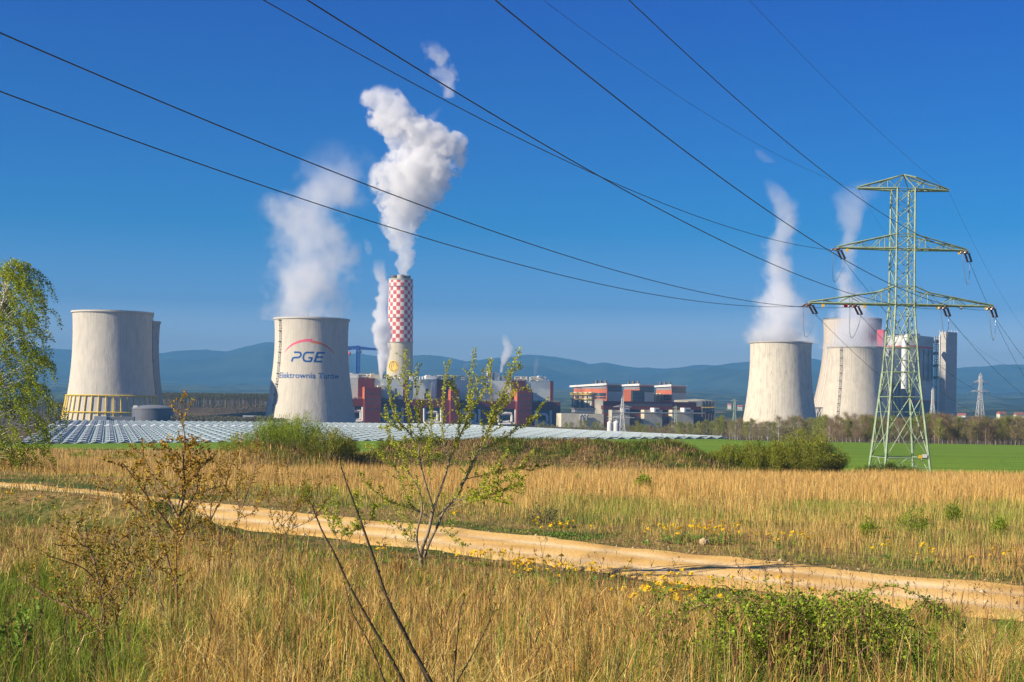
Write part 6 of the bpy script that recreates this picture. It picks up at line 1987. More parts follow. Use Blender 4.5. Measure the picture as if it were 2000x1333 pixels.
for k, (bx, by, h_, w_, lab) in enumerate([(1258, 968, 52, 46, 'feathery green sapling standing alone in the reeds right of the leafy tree'), (1782, 1048, 74, 60, 'leafy sapling in the meadow below the large pylon'),
                                (1700, 1052, 46, 40, 'small green sapling left of the one below the pylon'), (1862, 1030, 60, 34, 'thin green sapling near the right border of the meadow'), (600, 985, 50, 20, 'narrow green sapling by the far edge of the track, left of the long bare shoots'),
                                (1065, 1030, 50, 70, 'loose grey green shrub in the meadow just right of the leafy tree'), (1950, 1045, 40, 36, 'small sapling at the right border above the track'), (1130, 950, 30, 20, 'tiny yellow green sapling in the reeds')]):
    b = ghit(bx, by)
    bush(bx, b.y, w_, h_, lab, BRG if k not in (5,) else [(.18, .20, .06), (.22, .2, .08)], 100+k, 620, .055 if k else .11, .45, 22, name='sapling', cat='sapling', wr=.4, base=b, group='saplings in the meadow')

# ---- brier in the lower right corner and a leafy clump
def brier(label, bx, by, canes, seed, span, hgt, pal, leaf, n_at=.028, name='brier'):
    b = ghit(bx, by); root = thing(name, b, label, 'bush')
    rng = random.Random(seed); W = Wood(rng)
    for k in range(canes):
        a = rng.uniform(0, 2*math.pi); R_ = span*rng.uniform(.25, 1.0)
        o_ = b+Vector((rng.gauss(0, span*.3), rng.gauss(0, span*.22), 0)); o_.z = zgf(o_.x, o_.y)
        e = Vector((o_.x+R_*math.cos(a), o_.y+R_*.6*math.sin(a), 0)); hz_ = hgt*rng.uniform(.45, 1.1)
        e.z = max(zgf(e.x, e.y)+.03, o_.z+hz_*rng.uniform(.1, .8)); m = o_*.45+e*.55; m.z = max(o_.z, e.z)*.5+o_.z*.5+hz_
        P = smooth_line([o_, (o_*.75+e*.25)+Vector((0, 0, hz_*.75)), m, e], 5); W.limb(P, .006, .002, 4)
        L = line_len(P); t = .12
        while t < 1:
            p, dd = line_at(P, t)
            v = Vector((rng.gauss(0, 1), rng.gauss(0, 1), rng.gauss(.4, .6))).normalized(); q = p
            for j in range(3):
                q = q+v*.03; W.clusters(q, v, 2, .85)
            t += n_at/L*rng.uniform(.7, 1.5)
    finish(W, root, MT['bark_red'], pal, leaf, .6, .2, seed=seed, trunk='canes', crown='foliage')
    return root, W
BRI = [(.20, .30, .02), (.28, .38, .03), (.14, .21, .015), (.34, .42, .04)]
brier('sprawling green brier bush with arching canes, lower right corner', 1570, 1322, 84, 7, 1.15, .50, BRI, .030)
brier('second green brier mound behind the sprawling one, at the edge of the track', 1650, 1262, 34, 8, .8, .36, BRI, .032)
brier('dark green leafy clump at the near edge of the track, lower right', 1815, 1225, 34, 9, .35, .32, [(.07, .13, .02), (.10, .18, .025)], .05, name='leafy_clump')
root = thing('brier', ghit(1610, 1262), 'long arching brier cane silhouetted against the track, lower right', 'bush')
W = Wood(rng); dB = root.location.y
for ln in ([(1610, 1262), (1640, 1190), (1690, 1158), (1745, 1146), (1800, 1168), (1850, 1215)], [(1610, 1262), (1600, 1200), (1620, 1165), (1650, 1160)], [(1590, 1270), (1640, 1215), (1700, 1200), (1745, 1235)]):
    P = smooth_line([at(x, y, dB) for x, y in ln], 6); W.limb(P, .007, .003, 5); L = line_len(P); t = .2
    while t < 1:
        p, dd = line_at(P, t); v = Vector((rng.gauss(0, 1), rng.gauss(0, 1), rng.gauss(.5, .6))).normalized()
        for j in range(3): W.clusters(p+v*.025*(j+1), v, 2, .8)
        t += .035/L
finish(W, root, MT['bark_red'], BRI, .038, .6, .2, seed=17, trunk='canes', crown='foliage')

# ---- dry weed stalks in front of the track
def weed(seed):
    rng = random.Random(seed); root = thing('weed_stalk', (0, 0, 0), 'dry brown weed stalk standing up against the sandy track', 'weed', 'dry weed stalks in front of the track')
    q = MB(); H = 1.0; P = [Vector((0, 0, -.05))]; v = Vector((rng.gauss(0, .05), rng.gauss(0, .05), 1))
    for k in range(7): v = (v+Vector((rng.gauss(0, .05), rng.gauss(0, .05), 0))).normalized(); P.append(P[-1]+v*H/7)
    q.tube(P, [.006, .0055, .005, .005, .004, .004, .003, .002], 5)
    tips = [P[-1]]
    for k in range(rng.randint(4, 9)):
        p, dd = line_at(P, rng.uniform(.35, .95)); s = Vector((rng.gauss(0, 1), rng.gauss(0, 1), .9)).normalized(); e = p+s*rng.uniform(.08, .3)
        q.tube([p, (p+e)/2+Vector((0, 0, -.01)), e], [.0025, .002, .0015], 4); tips.append(e)
    q.build('stalk', MT['bark_red'], root)
    lp, ld = [], []
    for e in tips:
        for _ in range(rng.randint(5, 12)): lp.append((e.x+rng.gauss(0, .012), e.y+rng.gauss(0, .012), e.z+rng.gauss(0, .02))); ld.append((rng.gauss(0, .5), rng.gauss(0, .5), 1))
    for _ in range(12):
        p, dd = line_at(P, rng.uniform(.1, .8)); lp.append(tuple(p)); ld.append((rng.gauss(0, .8), rng.gauss(0, .8), -.4))
    r_ = np.random.default_rng(seed); leaf_mesh('seed_heads', np.array(lp), np.array(ld), r_.uniform(.015, .05, len(lp)), .3, mixcol([(.14, .08, .05), (.20, .12, .07), (.10, .06, .04)], len(lp), .2, r_), root, rng=r_)
    return root
protos = [weed(s) for s in range(200, 206)]
spots = [(1316, 1210, 120), (1345, 1230, 105), (1440, 1230, 150), (1478, 1235, 140), (1500, 1215, 170), (1518, 1225, 120), (1545, 1215, 160), (1577, 1205, 108), (1622, 1205, 110), (1655, 1200, 90), (1700, 1225, 120), (1738, 1235, 130), (1842, 1235, 130), (1862, 1225, 110),
         (1890, 1260, 140), (1940, 1255, 130), (1975, 1240, 120), (1992, 1250, 150), (1060, 1200, 160), (1170, 1215, 130), (1110, 1190, 100), (1235, 1205, 110), (975, 1190, 120), (1085, 1175, 90), (1275, 1180, 70), (700, 1130, 110), (745, 1120, 100), (1030, 1170, 80), (1400, 1200, 70), (1790, 1210, 90)]
for k, (px, py, h_) in enumerate(spots):
    o = protos[k] if k < 6 else copy_tree(protos[k % 6])
    b = ghit(px, py); o.location = b; s = h_*b.y/F; o.scale = (s, s, s); o.rotation_euler = (0, 0, rng.uniform(0, 6))

# ---- dandelions along the track
def dandelion(seed):
    q = MB(); rng = random.Random(seed)
    q.tube([(0, 0, 0), (.01, 0, .5), (0, .01, .93)], .018, 4, m=1)
    for ring, (r, z, nn, tl) in enumerate([(.24, .93, 12, .1), (.16, .97, 10, .3), (.08, 1.0, 7, .7)]):
        for k in range(nn):
            a = 2*math.pi*(k+.5*ring)/nn; da = math.pi/nn*.9
            c = Vector((0, 0, z-.03)); e0 = Vector((r*math.cos(a-da), r*math.sin(a-da), z+r*tl*.4)); e1 = Vector((r*math.cos(a+da), r*math.sin(a+da), z+r*tl*.4)); t_ = Vector((r*1.12*math.cos(a), r*1.12*math.sin(a), z+r*tl*.4))
            q.quad(c, e0, t_, e1)
    for k in range(7):
        a = 2*math.pi*k/7+rng.random(); L = rng.uniform(.5, .9)
        d_ = Vector((math.cos(a), math.sin(a), 0)); s = Vector((-d_.y, d_.x, 0))*.09
        q.quad(Vector((0, 0, .02)), d_*L*.6+s+Vector((0, 0, .2)), d_*L+Vector((0, 0, .12)), d_*L*.6-s+Vector((0, 0, .2)), 1)
    return q.build('dandelion', [MT['petal'], MT['dleaf']])
MT['petal'] = M_noise('dandelion petals', (.85, .55, .01), (.90, .64, .02), nscale=20)
MT['dleaf'] = M_noise('dandelion leaves', (.08, .17, .02), (.13, .24, .03), nscale=10)
dp = [dandelion(s) for s in range(4)]
zones = [((1285, 1455, 1046, 1066), 52, 1), ((1040, 1110, 1046, 1060), 20, 1), ((865, 905, 1026, 1040), 5, 1), ((1510, 1610, 1060, 1074), 18, 1), ((1700, 1735, 1090, 1099), 6, 1), ((1785, 1830, 1096, 1106), 8, 1), ((1890, 2000, 1098, 1112), 8, 1),
         ((1235, 1400, 1150, 1212), 80, 0), ((980, 1100, 1112, 1150), 46, 0), ((900, 1000, 1082, 1112), 22, 0), ((735, 770, 1085, 1105), 8, 0), ((1100, 1250, 1120, 1150), 14, 0), ((1500, 1560, 1165, 1225), 8, 0), ((300, 420, 985, 1000), 5, 0), ((20, 130, 975, 990), 5, 0)]
k = 0
for (x0, x1, y0, y1), cnt, far_ in zones:
    for _ in range(cnt):
        b = ghit(rng.gauss((x0+x1)/2, (x1-x0)/3.2), rng.uniform(y0, y1))
        uu = b.y/float(np.interp(b.x, RX, RY))
        if .87 < uu < 1.10:
            b.y *= (1.13 if far_ else .86)/uu; b.z = zgf(b.x, b.y)
        o = dp[k] if k < 4 else dp[k % 4].copy()
        if k >= 4: COL.objects.link(o)
        s = rng.uniform(.19, .27)
        o.location = b; o.scale = (s*1.05, s*1.05, s*rng.uniform(1.2, 2.1)); o.rotation_euler = (rng.gauss(0, .15)+.2, rng.gauss(0, .15)-.1, rng.uniform(0, 6))
        tag(o, 'yellow dandelion in bloom on the far verge of the sandy track' if far_ else 'yellow dandelion in bloom on the near bank below the sandy track', 'flower', 'dandelions on the far verge' if far_ else 'dandelions on the near bank')
        k += 1

# ---- stones and sand lumps
MT['stone'] = M_noise('sandstone', (.38, .28, .16), (.58, .46, .28), nscale=4, bump=.02)
def stone(px, py, r, label, seed, name='stone'):
    b = ghit(px, py); q = MB(); rs_ = random.Random(seed); n, m = 14, 8
    for i in range(m+1):
        for j in range(n):
            a, c = 2*math.pi*j/n, math.pi*(i/m-.5)
            v = Vector((math.cos(c)*math.cos(a), math.cos(c)*math.sin(a), math.sin(c)*.75))
            rr_ = r*(1+.35*mn.noise(v*1.7+Vector((seed, 0, 0)))+.12*mn.noise(v*5+Vector((seed, 3, 0))))
            q.v.append(tuple(b+v*rr_+Vector((0, 0, r*.25))))
    for i in range(m):
        for j in range(n):
            w_ = (j+1) % n; q.f.append((i*n+j, i*n+w_, (i+1)*n+w_, (i+1)*n+j)); q.m.append(0)
    o = q.build(name, MT['stone'], None); tag(o, label, 'stone')
stone(1375, 1064, .16, 'pale pointed sand lump among dandelions at the far edge of the track', 1, 'sand_lump')
stone(1265, 1058, .05, 'small pale stone in the grass at the far edge of the track', 2)
stone(1930, 1275, .14, 'sandy clod in the bottom right corner', 3, 'sand_lump'); stone(1875, 1290, .11, 'rough sandy clod left of the one in the bottom right corner', 4, 'sand_lump')

# loose pebbles and clods along the track
n = 2600
t_ = RNG.random(n); xx = np.interp(t_, np.linspace(0, 1, len(RPX)), RPX); yy = np.interp(t_, np.linspace(0, 1, len(RPY)), RPY)
k_ = (xx > -30) & (xx < 20); xx, yy = xx[k_], yy[k_]; n = len(xx)
off = np.where(RNG.random(n) < .7, RNG.choice([-1, 1], n)*RNG.normal(2.6, .35, n), RNG.uniform(-2.4, 2.4, n)); xx = xx+off*.7; yy = yy+off*.7
r = RNG.uniform(.012, .045, n)*np.where(RNG.random(n) < .06, 2.2, 1)
V = []; o6 = np.array([[1, 0, 0], [0, 1, 0], [-1, 0, 0], [0, -1, 0], [0, 0, .7], [0, 0, -.4]])
P = np.stack([xx, yy, zg(xx, yy)+.03], -1)
V = (P[:, None, :]+o6[None]*r[:, None, None]*RNG.uniform(.7, 1.3, (n, 6, 1))).reshape(-1, 3)
i = np.arange(n)[:, None]*6; T3 = np.array([[0, 1, 4], [1, 2, 4], [2, 3, 4], [3, 0, 4], [1, 0, 5], [2, 1, 5], [3, 2, 5], [0, 3, 5]])
np_mesh('gravel', V, None, (i[:, :, None]+T3[None]).reshape(-1, 3), MT['stone']); tag(bpy.data.objects['gravel'], 'loose pebbles and sandy clods along the edges of the track', kind='stuff')

# ================================================================ TREE BELT AND FAR WOOD
def belt_proto(seed, pal, bark, H=10.0, w=2.8, twigs=4600, green=0, label='', group='', leaf=.42, wr=.10):
    rng = random.Random(seed); root = thing('tree', (0, 0, 0), label, 'tree', group); W = Wood(rng)
    lean = rng.gauss(0, .3)
    tr = smooth_line([Vector((0, 0, -.5)), Vector((lean*.3, 0, H*.4)), Vector((lean, 0, H*.9))], 4); W.limb(tr, .16, .04, 5)
    for k in range(34):
        t = rng.uniform(.18, .95); p, dd = line_at(tr, t); a = rng.uniform(0, 2*math.pi)
        L = w*rng.uniform(.5, 1)*(1.25-t)*1.2
        e = p+Vector((math.cos(a)*L, math.sin(a)*L, L*rng.uniform(.7, 1.5))); P = smooth_line([p, (p+e)/2+Vector((0, 0, -.15)), e], 3); W.limb(P, .045, .012, 3)
        for _ in range(int(twigs/34)):
            q, d2 = line_at(P, rng.uniform(.25, 1)); v = Vector((rng.gauss(0, 1), rng.gauss(0, 1), rng.gauss(.2, .8)))
            W.lp.append(tuple(q+v*.28)); W.ld.append(tuple(v.normalized()+Vector((0, 0, .9))))
    W.mb.build('trunk', bark, root)
    r_ = np.random.default_rng(seed); n = len(W.lp); col = mixcol(pal, n, .2, r_)
    L_ = r_.uniform(.5, 1.1, n)*leaf
    wra = np.full(n, wr)
    if green:
        i = r_.random(n) < green; col[i] = mixcol([(.26, .32, .03), (.34, .40, .05)], int(i.sum()), .2, r_); L_[i] *= .6; wra[i] = .5
    leaf_mesh('crown', np.array(W.lp), np.array(W.ld), L_, wra[:, None], col, root, rng=r_)
    return root
TW = [(.30, .21, .12), (.38, .27, .15), (.22, .15, .08), (.42, .32, .20)]
TG = [(.32, .30, .08), (.24, .24, .06), (.36, .28, .12)]
def belt(label, group, protos_spec, spots):
    ps = [belt_proto(*a, label=label[i % len(label)], group=group, **kw) for i, (a, kw) in enumerate(protos_spec)]
    for k, (px, d, top) in enumerate(spots):
        o = ps[k] if k < len(ps) else copy_tree(ps[k % len(ps)])
        b = on(px, d); H = max(4.0, ray(px, top-3)[1]*d-b.z); s = H/10.2
        o.location = b; o.scale = (s*rng.uniform(.85, 1.2), s*rng.uniform(.85, 1.2), s); o.rotation_euler = (0, 0, rng.uniform(0, 6))
bk, bb = MT['bark'], MT['bark_birch']
topR = lambda px: float(np.interp(px, [1230, 1300, 1380, 1440, 1480, 1520, 1560, 1600, 1650, 1700, 1730, 1790, 1830, 1855, 1880, 1930, 2010], [824, 822, 818, 810, 818, 812, 808, 812, 806, 808, 812, 812, 800, 804, 816, 812, 810]))
sp = []
px = 1618.0
while px < 2030: sp.append((px, rng.uniform(462, 476), topR(px)+rng.uniform(-2, 16))); px += rng.uniform(6, 10)
px = 1612.0
while px < 2040: sp.append((px, rng.uniform(478, 500), topR(px)+rng.uniform(-3, 7))); px += rng.uniform(7, 11)
rng.shuffle(sp)
belt(['bare brown tree of the dense belt behind the green field'], 'tree belt behind the green field',
     [((301, TW, bk), dict(green=.0)), ((302, TW, bk), dict(green=.12)), ((303, TW, bb), dict(green=.05)), ((305, TG, bk), dict(green=.35)), ((306, TG, bk), dict(green=.55)), ((307, TW, bk), dict(w=2.0))], sp)
sp = []
px = 1425.0
while px < 1625: sp.append((px, rng.uniform(540, 600), topR(px)+rng.uniform(-2, 12))); px += rng.uniform(4.5, 7)
rng.shuffle(sp)
belt(['leafless brown tree of the belt in front of the rust stained cooling tower'], 'tree belt in front of the right cooling towers',
     [((311, TW, bk), dict(green=.08)), ((312, TG, bk), dict(green=.3)), ((313, TW, bb), dict(green=.05)), ((314, TG, bk), dict(green=.5))], sp)
sp = []
px = 1232.0
while px < 1430: sp.append((px, rng.uniform(600, 680), topR(px)+rng.uniform(-1, 14))); px += rng.uniform(5, 8)
rng.shuffle(sp)
belt(['small olive brown tree of the belt behind the right end of the greenhouse'], 'trees behind the right end of the greenhouse',
     [((321, TG, bk), dict(green=.4)), ((322, TW, bk), dict(green=.1)), ((323, TG, bb), dict(green=.25))], sp)
sp = [(1052, 760, 828), (1062, 760, 824), (1078, 770, 830), (1104, 760, 826), (1115, 770, 824), (1134, 760, 822), (1144, 775, 818), (1158, 765, 826), (1165, 770, 821), (1175, 760, 828), (1222, 740, 826)]
belt(['thin pale tree behind the greenhouse, left of the two white tanks'], 'thin trees between the greenhouse and the beige sheds', [((331, TG, bb), dict(green=.3)), ((332, TG, bk), dict(green=.35))], sp)
# taller single trees that stand out
for k, (px, d, top, lab, pal, g, w_) in enumerate([(1788, 470, 806, 'broad fresh green tree of the belt in front of the concrete tower', TG, .8, 3.2), (1812, 474, 802, 'yellow green tree touching the foot of the concrete tower', TG, .75, 2.8),
                                     (1842, 470, 800, 'round rust brown tree in front of the concrete tower', [(.28, .15, .08), (.22, .12, .07)], .05, 2.6), (1600, 520, 806, 'green tipped tree in front of the tall beige cooling tower', TG, .5, 2.4),
                                     (1690, 468, 806, 'greenish tree of the belt just left of the large pylon', TG, .6, 2.6), (1925, 466, 808, 'dark many branched bare tree right of the grey lattice pylon', [(.12, .08, .06), (.09, .07, .05)], 0, 3.0),
                                     (1410, 640, 806, 'bright green tipped tree left of the pale green lattice pylon', TG, .6, 2.2), (1975, 468, 812, 'wide dark bare tree near the right border behind the field', [(.12, .08, .06), (.10, .07, .05)], 0, 3.2)]):
    o = belt_proto(340+k, pal, bk, label=lab, group='single trees standing out of the belt', green=g, w=w_)
    b = on(px, d); s = (ray(px, top)[1]*d-b.z)/10.6; o.location = b; o.scale = (s*1.15, s*1.15, s)

# far wood on the spoil bank left of the painted tower: one mass
x = RNG.uniform(-560, -175, 5200); y = RNG.uniform(1545, 1700, 5200); z = zg(x, y)
px, py = proj(x, y, z)
n = len(x)
P = np.stack([x, y, z-.5], -1)
o = blades('far_wood_trunks', P, RNG.uniform(9, 15, n), RNG.uniform(.3, .6, n), RNG.normal(0, .03, (n, 2)), mixcol([(.30, .27, .22), (.20, .16, .12), (.14, .11, .08)], n, .2)); tag(o, 'pale thin trunks of the far wood left of the painted tower', kind='stuff')
i = np.repeat(np.arange(n), 22); m = len(i)
T = P[i]+np.stack([RNG.normal(0, 1.5, m), RNG.normal(0, 1.5, m), 8+RNG.random(m)*7], -1)
leaf_mesh('far_wood_crowns', T, RNG.normal(0, 1, (m, 3))+np.array([0, 0, .8]), RNG.uniform(.8, 1.8, m), .3, mixcol([(.12, .11, .05), (.16, .15, .06), (.10, .08, .04), (.09, .11, .03)], m, .2))
bpy.data.objects['far_wood_crowns']['kind'] = 'stuff'; bpy.data.objects['far_wood_crowns']['label'] = 'hazy olive crowns of the far wood on the plain'
n = 20000
x = RNG.uniform(-520, -205, n); y = RNG.uniform(1400, 1548, n); k = fbm(x/16, y/16, 29, 3) > .44; x, y = x[k], y[k]; n = len(x)
leaf_mesh('bank_scrub', np.stack([x, y, zg(x, y)+RNG.uniform(0, 3.2, n)], -1), RNG.normal(0, 1, (n, 3))+np.array([0, 0, 1.4]), RNG.uniform(1, 2.4, n), .3, mixcol([(.17, .13, .06), (.14, .16, .05), (.22, .17, .09)], n, .22))
tag(bpy.data.objects['bank_scrub'], 'brown and olive scrub on the slope below the far wood', kind='stuff')
n = 14000
x = RNG.uniform(-256, -180, n); y = RNG.uniform(1060, 1150, n); z = zg(x, y)
hh_ = 4+5*fbm(x/9, y/30, 23, 3)
leaf_mesh('far_thicket', np.stack([x, y, z+hh_*RNG.random(n)**.7], -1), RNG.normal(0, 1, (n, 3))+np.array([0, 0, 1.4]), RNG.uniform(1, 2.2, n), .28, mixcol([(.15, .12, .06), (.13, .14, .05), (.19, .14, .08), (.10, .10, .04)], n, .22))
tag(bpy.data.objects['far_thicket'], 'olive brown thicket between the domed tank and the white pavilion', kind='stuff')
# scrub at the foot of the bank and round the plant
x = RNG.uniform(-560, 700, 30000); y = RNG.uniform(760, 1530, 30000); k = ~((x > -400) & (x < 30) & (y > 1180)) ; x, y = x[k], y[k]
fb_ = fbm(x/40, y/40, 66, 3); k = fb_ > .5; x, y = x[k], y[k]; m = len(x)
o = leaf_mesh('scrub', np.stack([x, y, zg(x, y)+RNG.uniform(0, 2.5, m)], -1), RNG.normal(0, 1, (m, 3))+np.array([0, 0, 1.2]), RNG.uniform(1, 2.6, m), .4, mixcol([(.12, .09, .05), (.10, .11, .04), (.16, .12, .07)], m, .2)); tag(o, 'brown scrub on the plain round the power station', kind='stuff')
# ================================================================ STEAM AND SMOKE
def plume(label, pts, d, sigma, nscale, namp, warp, top_fade=.12, bottom_fade=0.0, tint=(.97, .98, 1.0), seed=0, aniso=0.0, depth=1.0, edge=(0.0, .35), name='steam_plume', hole=0.0, core=1.0, step=1.0, grow=1.25, fade_pow=1.0):
    """pts: (y, x, half width) in photo pixels, from the mouth upwards; the vapour is a noisy column round that line"""
    P = []
    for y, x, hw in pts:
        c = at(x, y, d); P.append((c.z, c.x, hw*d/F))
    z0, z1 = P[0][0], P[-1][0]; Hh = z1-z0
    xm = sum(p[1] for p in P)/len(P)
    zs = np.array([p[0] for p in P]); xs = np.array([p[1] for p in P])-xm; rs_ = np.array([p[2] for p in P])
    n = 40
    zz = np.linspace(z0, z1, n)
    cx = np.interp(zz, zs, xs); rr_ = np.interp(zz, zs, rs_)
    for _ in range(2):
        cx[1:-1] = (cx[:-2]+2*cx[1:-1]+cx[2:])/4; rr_[1:-1] = (rr_[:-2]+2*rr_[1:-1]+rr_[2:])/4
    # closed hull
    mb = MB(); m = 26
    for k in range(n):
        for j in range(m):
            a = 2*math.pi*j/m
            r = rr_[k]*grow*(1+.14*mn.noise(Vector((math.cos(a)*1.6, math.sin(a)*1.6, zz[k]/max(rr_.mean(), 1)*.9+seed))))
            mb.v.append((xm+cx[k]+r*math.cos(a), d+r*depth*math.sin(a), zz[k]))
    for k in range(n-1):
        for j in range(m):
            w = (j+1) % m; mb.f.append((k*m+j, k*m+w, (k+1)*m+w, (k+1)*m+j)); mb.m.append(0)
    mb.f.append(tuple(m-1-j for j in range(m))); mb.f.append(tuple((n-1)*m+j for j in range(m))); mb.m += [0, 0]
    mat = bpy.data.materials.new('vapour'); mat.use_nodes = True; nt = mat.node_tree; nt.nodes.clear(); L = nt.links.new
    out = N(nt, 'ShaderNodeOutputMaterial'); pv = N(nt, 'ShaderNodeVolumePrincipled')
    pv.inputs['Color'].default_value = (*tint, 1); pv.inputs['Anisotropy'].default_value = aniso
    L(pv.outputs[0], out.inputs['Volume'])
    tc = N(nt, 'ShaderNodeTexCoord')
    # object origin: axis foot (xm, d, z0)
    def noise(sc, det, src, rough=.55):
        z = N(nt, 'ShaderNodeTexNoise'); z.inputs['Scale'].default_value = sc; z.inputs['Detail'].default_value = det; z.inputs['Roughness'].default_value = rough; L(src, z.inputs['Vector']); return z
    of = N(nt, 'ShaderNodeVectorMath', operation='ADD'); of.inputs[1].default_value = (seed*97.0, seed*31.0, 0); L(tc.outputs['Object'], of.inputs[0])
    w1 = noise(nscale*.45, 1.5, of.outputs[0])
    sb = N(nt, 'ShaderNodeVectorMath', operation='SUBTRACT'); sb.inputs[1].default_value = (.5, .5, .5); L(w1.outputs['Color'], sb.inputs[0])
    sc_ = N(nt, 'ShaderNodeVectorMath', operation='SCALE'); sc_.inputs['Scale'].default_value = warp; L(sb.outputs[0], sc_.inputs[0])
    pw = N(nt, 'ShaderNodeVectorMath', operation='ADD'); L(tc.outputs['Object'], pw.inputs[0]); L(sc_.outputs[0], pw.inputs[1])
    s0 = N(nt, 'ShaderNodeSeparateXYZ'); L(tc.outputs['Object'], s0.inputs[0])
    sp_ = N(nt, 'ShaderNodeSeparateXYZ'); L(pw.outputs[0], sp_.inputs[0])
    zn = N(nt, 'ShaderNodeMath', operation='DIVIDE'); zn.inputs[1].default_value = Hh; zn.use_clamp = True; L(s0.outputs[2], zn.inputs[0])
    def fcurve(vals, lo, hi):
        f = N(nt, 'ShaderNodeFloatCurve'); c = f.mapping.curves[0]
        idx = np.linspace(0, n-1, 20).astype(int)
        ys_ = [(vals[i]-lo)/(hi-lo) for i in idx]; xs_ = [i/(n-1) for i in idx]
        c.points[0].location = (xs_[0], ys_[0]); c.points[1].location = (xs_[-1], ys_[-1])
        for a, b in zip(xs_[1:-1], ys_[1:-1]): c.points.new(a, b)
        f.mapping.update(); L(zn.outputs[0], f.inputs['Value'])
        mm = N(nt, 'ShaderNodeMath', operation='MULTIPLY_ADD'); mm.inputs[1].default_value = hi-lo; mm.inputs[2].default_value = lo; L(f.outputs[0], mm.inputs[0]); return mm
    fc = fcurve(cx, cx.min()-1, cx.max()+1); fr = fcurve(rr_, 0, rr_.max()*1.05)
    dx = N(nt, 'ShaderNodeMath', operation='SUBTRACT'); L(sp_.outputs[0], dx.inputs[0]); L(fc.outputs[0], dx.inputs[1])
    dyy = N(nt, 'ShaderNodeMath', operation='DIVIDE'); dyy.inputs[1].default_value = depth; L(sp_.outputs[1], dyy.inputs[0])
    cv = N(nt, 'ShaderNodeCombineXYZ'); L(dx.outputs[0], cv.inputs[0]); L(dyy.outputs[0], cv.inputs[1])
    ln = N(nt, 'ShaderNodeVectorMath', operation='LENGTH'); L(cv.outputs[0], ln.inputs[0])
    q = N(nt, 'ShaderNodeMath', operation='DIVIDE'); L(ln.outputs['Value'], q.inputs[0]); L(fr.outputs[0], q.inputs[1])
    # 1 - q + (noise - .5) * amp
    nz = noise(nscale, 6, of.outputs[0], .62)
    nm = N(nt, 'ShaderNodeMath', operation='MULTIPLY_ADD'); nm.inputs[1].default_value = namp; nm.inputs[2].default_value = core-namp*.5-hole; L(nz.outputs['Fac'], nm.inputs[0])
    s_ = N(nt, 'ShaderNodeMath', operation='SUBTRACT'); L(nm.outputs[0], s_.inputs[0]); L(q.outputs[0], s_.inputs[1])
    mr = N(nt, 'ShaderNodeMapRange'); mr.interpolation_type = 'SMOOTHSTEP'; mr.inputs['From Min'].default_value = edge[0]; mr.inputs['From Max'].default_value = edge[1]; mr.inputs['To Max'].default_value = sigma; L(s_.outputs[0], mr.inputs['Value'])
    # never reaches the hull
    hull = N(nt, 'ShaderNodeMapRange'); hull.inputs['From Min'].default_value = 1-top_fade; hull.inputs['From Max'].default_value = 1.0; hull.inputs['To Min'].default_value = 1; hull.inputs['To Max'].default_value = 0; L(zn.outputs[0], hull.inputs['Value'])
    fade = N(nt, 'ShaderNodeMath', operation='MULTIPLY'); L(mr.outputs[0], fade.inputs[0]); L(hull.outputs[0], fade.inputs[1])
    dq0 = N(nt, 'ShaderNodeMath', operation='SUBTRACT'); L(s0.outputs[0], dq0.inputs[0]); L(fc.outputs[0], dq0.inputs[1])
    dq1 = N(nt, 'ShaderNodeMath', operation='DIVIDE'); dq1.inputs[1].default_value = depth; L(s0.outputs[1], dq1.inputs[0])
    cq = N(nt, 'ShaderNodeCombineXYZ'); L(dq0.outputs[0], cq.inputs[0]); L(dq1.outputs[0], cq.inputs[1])
    lq = N(nt, 'ShaderNodeVectorMath', operation='LENGTH'); L(cq.outputs[0], lq.inputs[0])
    qq = N(nt, 'ShaderNodeMath', operation='DIVIDE'); L(lq.outputs['Value'], qq.inputs[0]); L(fr.outputs[0], qq.inputs[1])
    rim = N(nt, 'ShaderNodeMapRange'); rim.inputs['From Min'].default_value = grow*.84; rim.inputs['From Max'].default_value = grow*.99; rim.inputs['To Min'].default_value = 1; rim.inputs['To Max'].default_value = 0; L(qq.outputs[0], rim.inputs['Value'])
    f2 = N(nt, 'ShaderNodeMath', operation='MULTIPLY'); L(fade.outputs[0], f2.inputs[0]); L(rim.outputs[0], f2.inputs[1])
    last = f2
    if fade_pow != 1.0:
        fp = N(nt, 'ShaderNodeMapRange'); fp.inputs['To Min'].default_value = 1; fp.inputs['To Max'].default_value = fade_pow; L(zn.outputs[0], fp.inputs['Value'])
        f3 = N(nt, 'ShaderNodeMath', operation='MULTIPLY'); L(f2.outputs[0], f3.inputs[0]); L(fp.outputs[0], f3.inputs[1]); last = f3
    L(last.outputs[0], pv.inputs['Density'])
    mat.cycles.volume_step_rate = step
    o = mb.build(name, mat)
    off = Vector((xm, d, z0)); o.data.transform(Matrix.Translation(-off)); o.location = off
    tag(o, label, 'steam plume' if name == 'steam_plume' else 'smoke plume', 'steam and smoke of the power station')
    return o

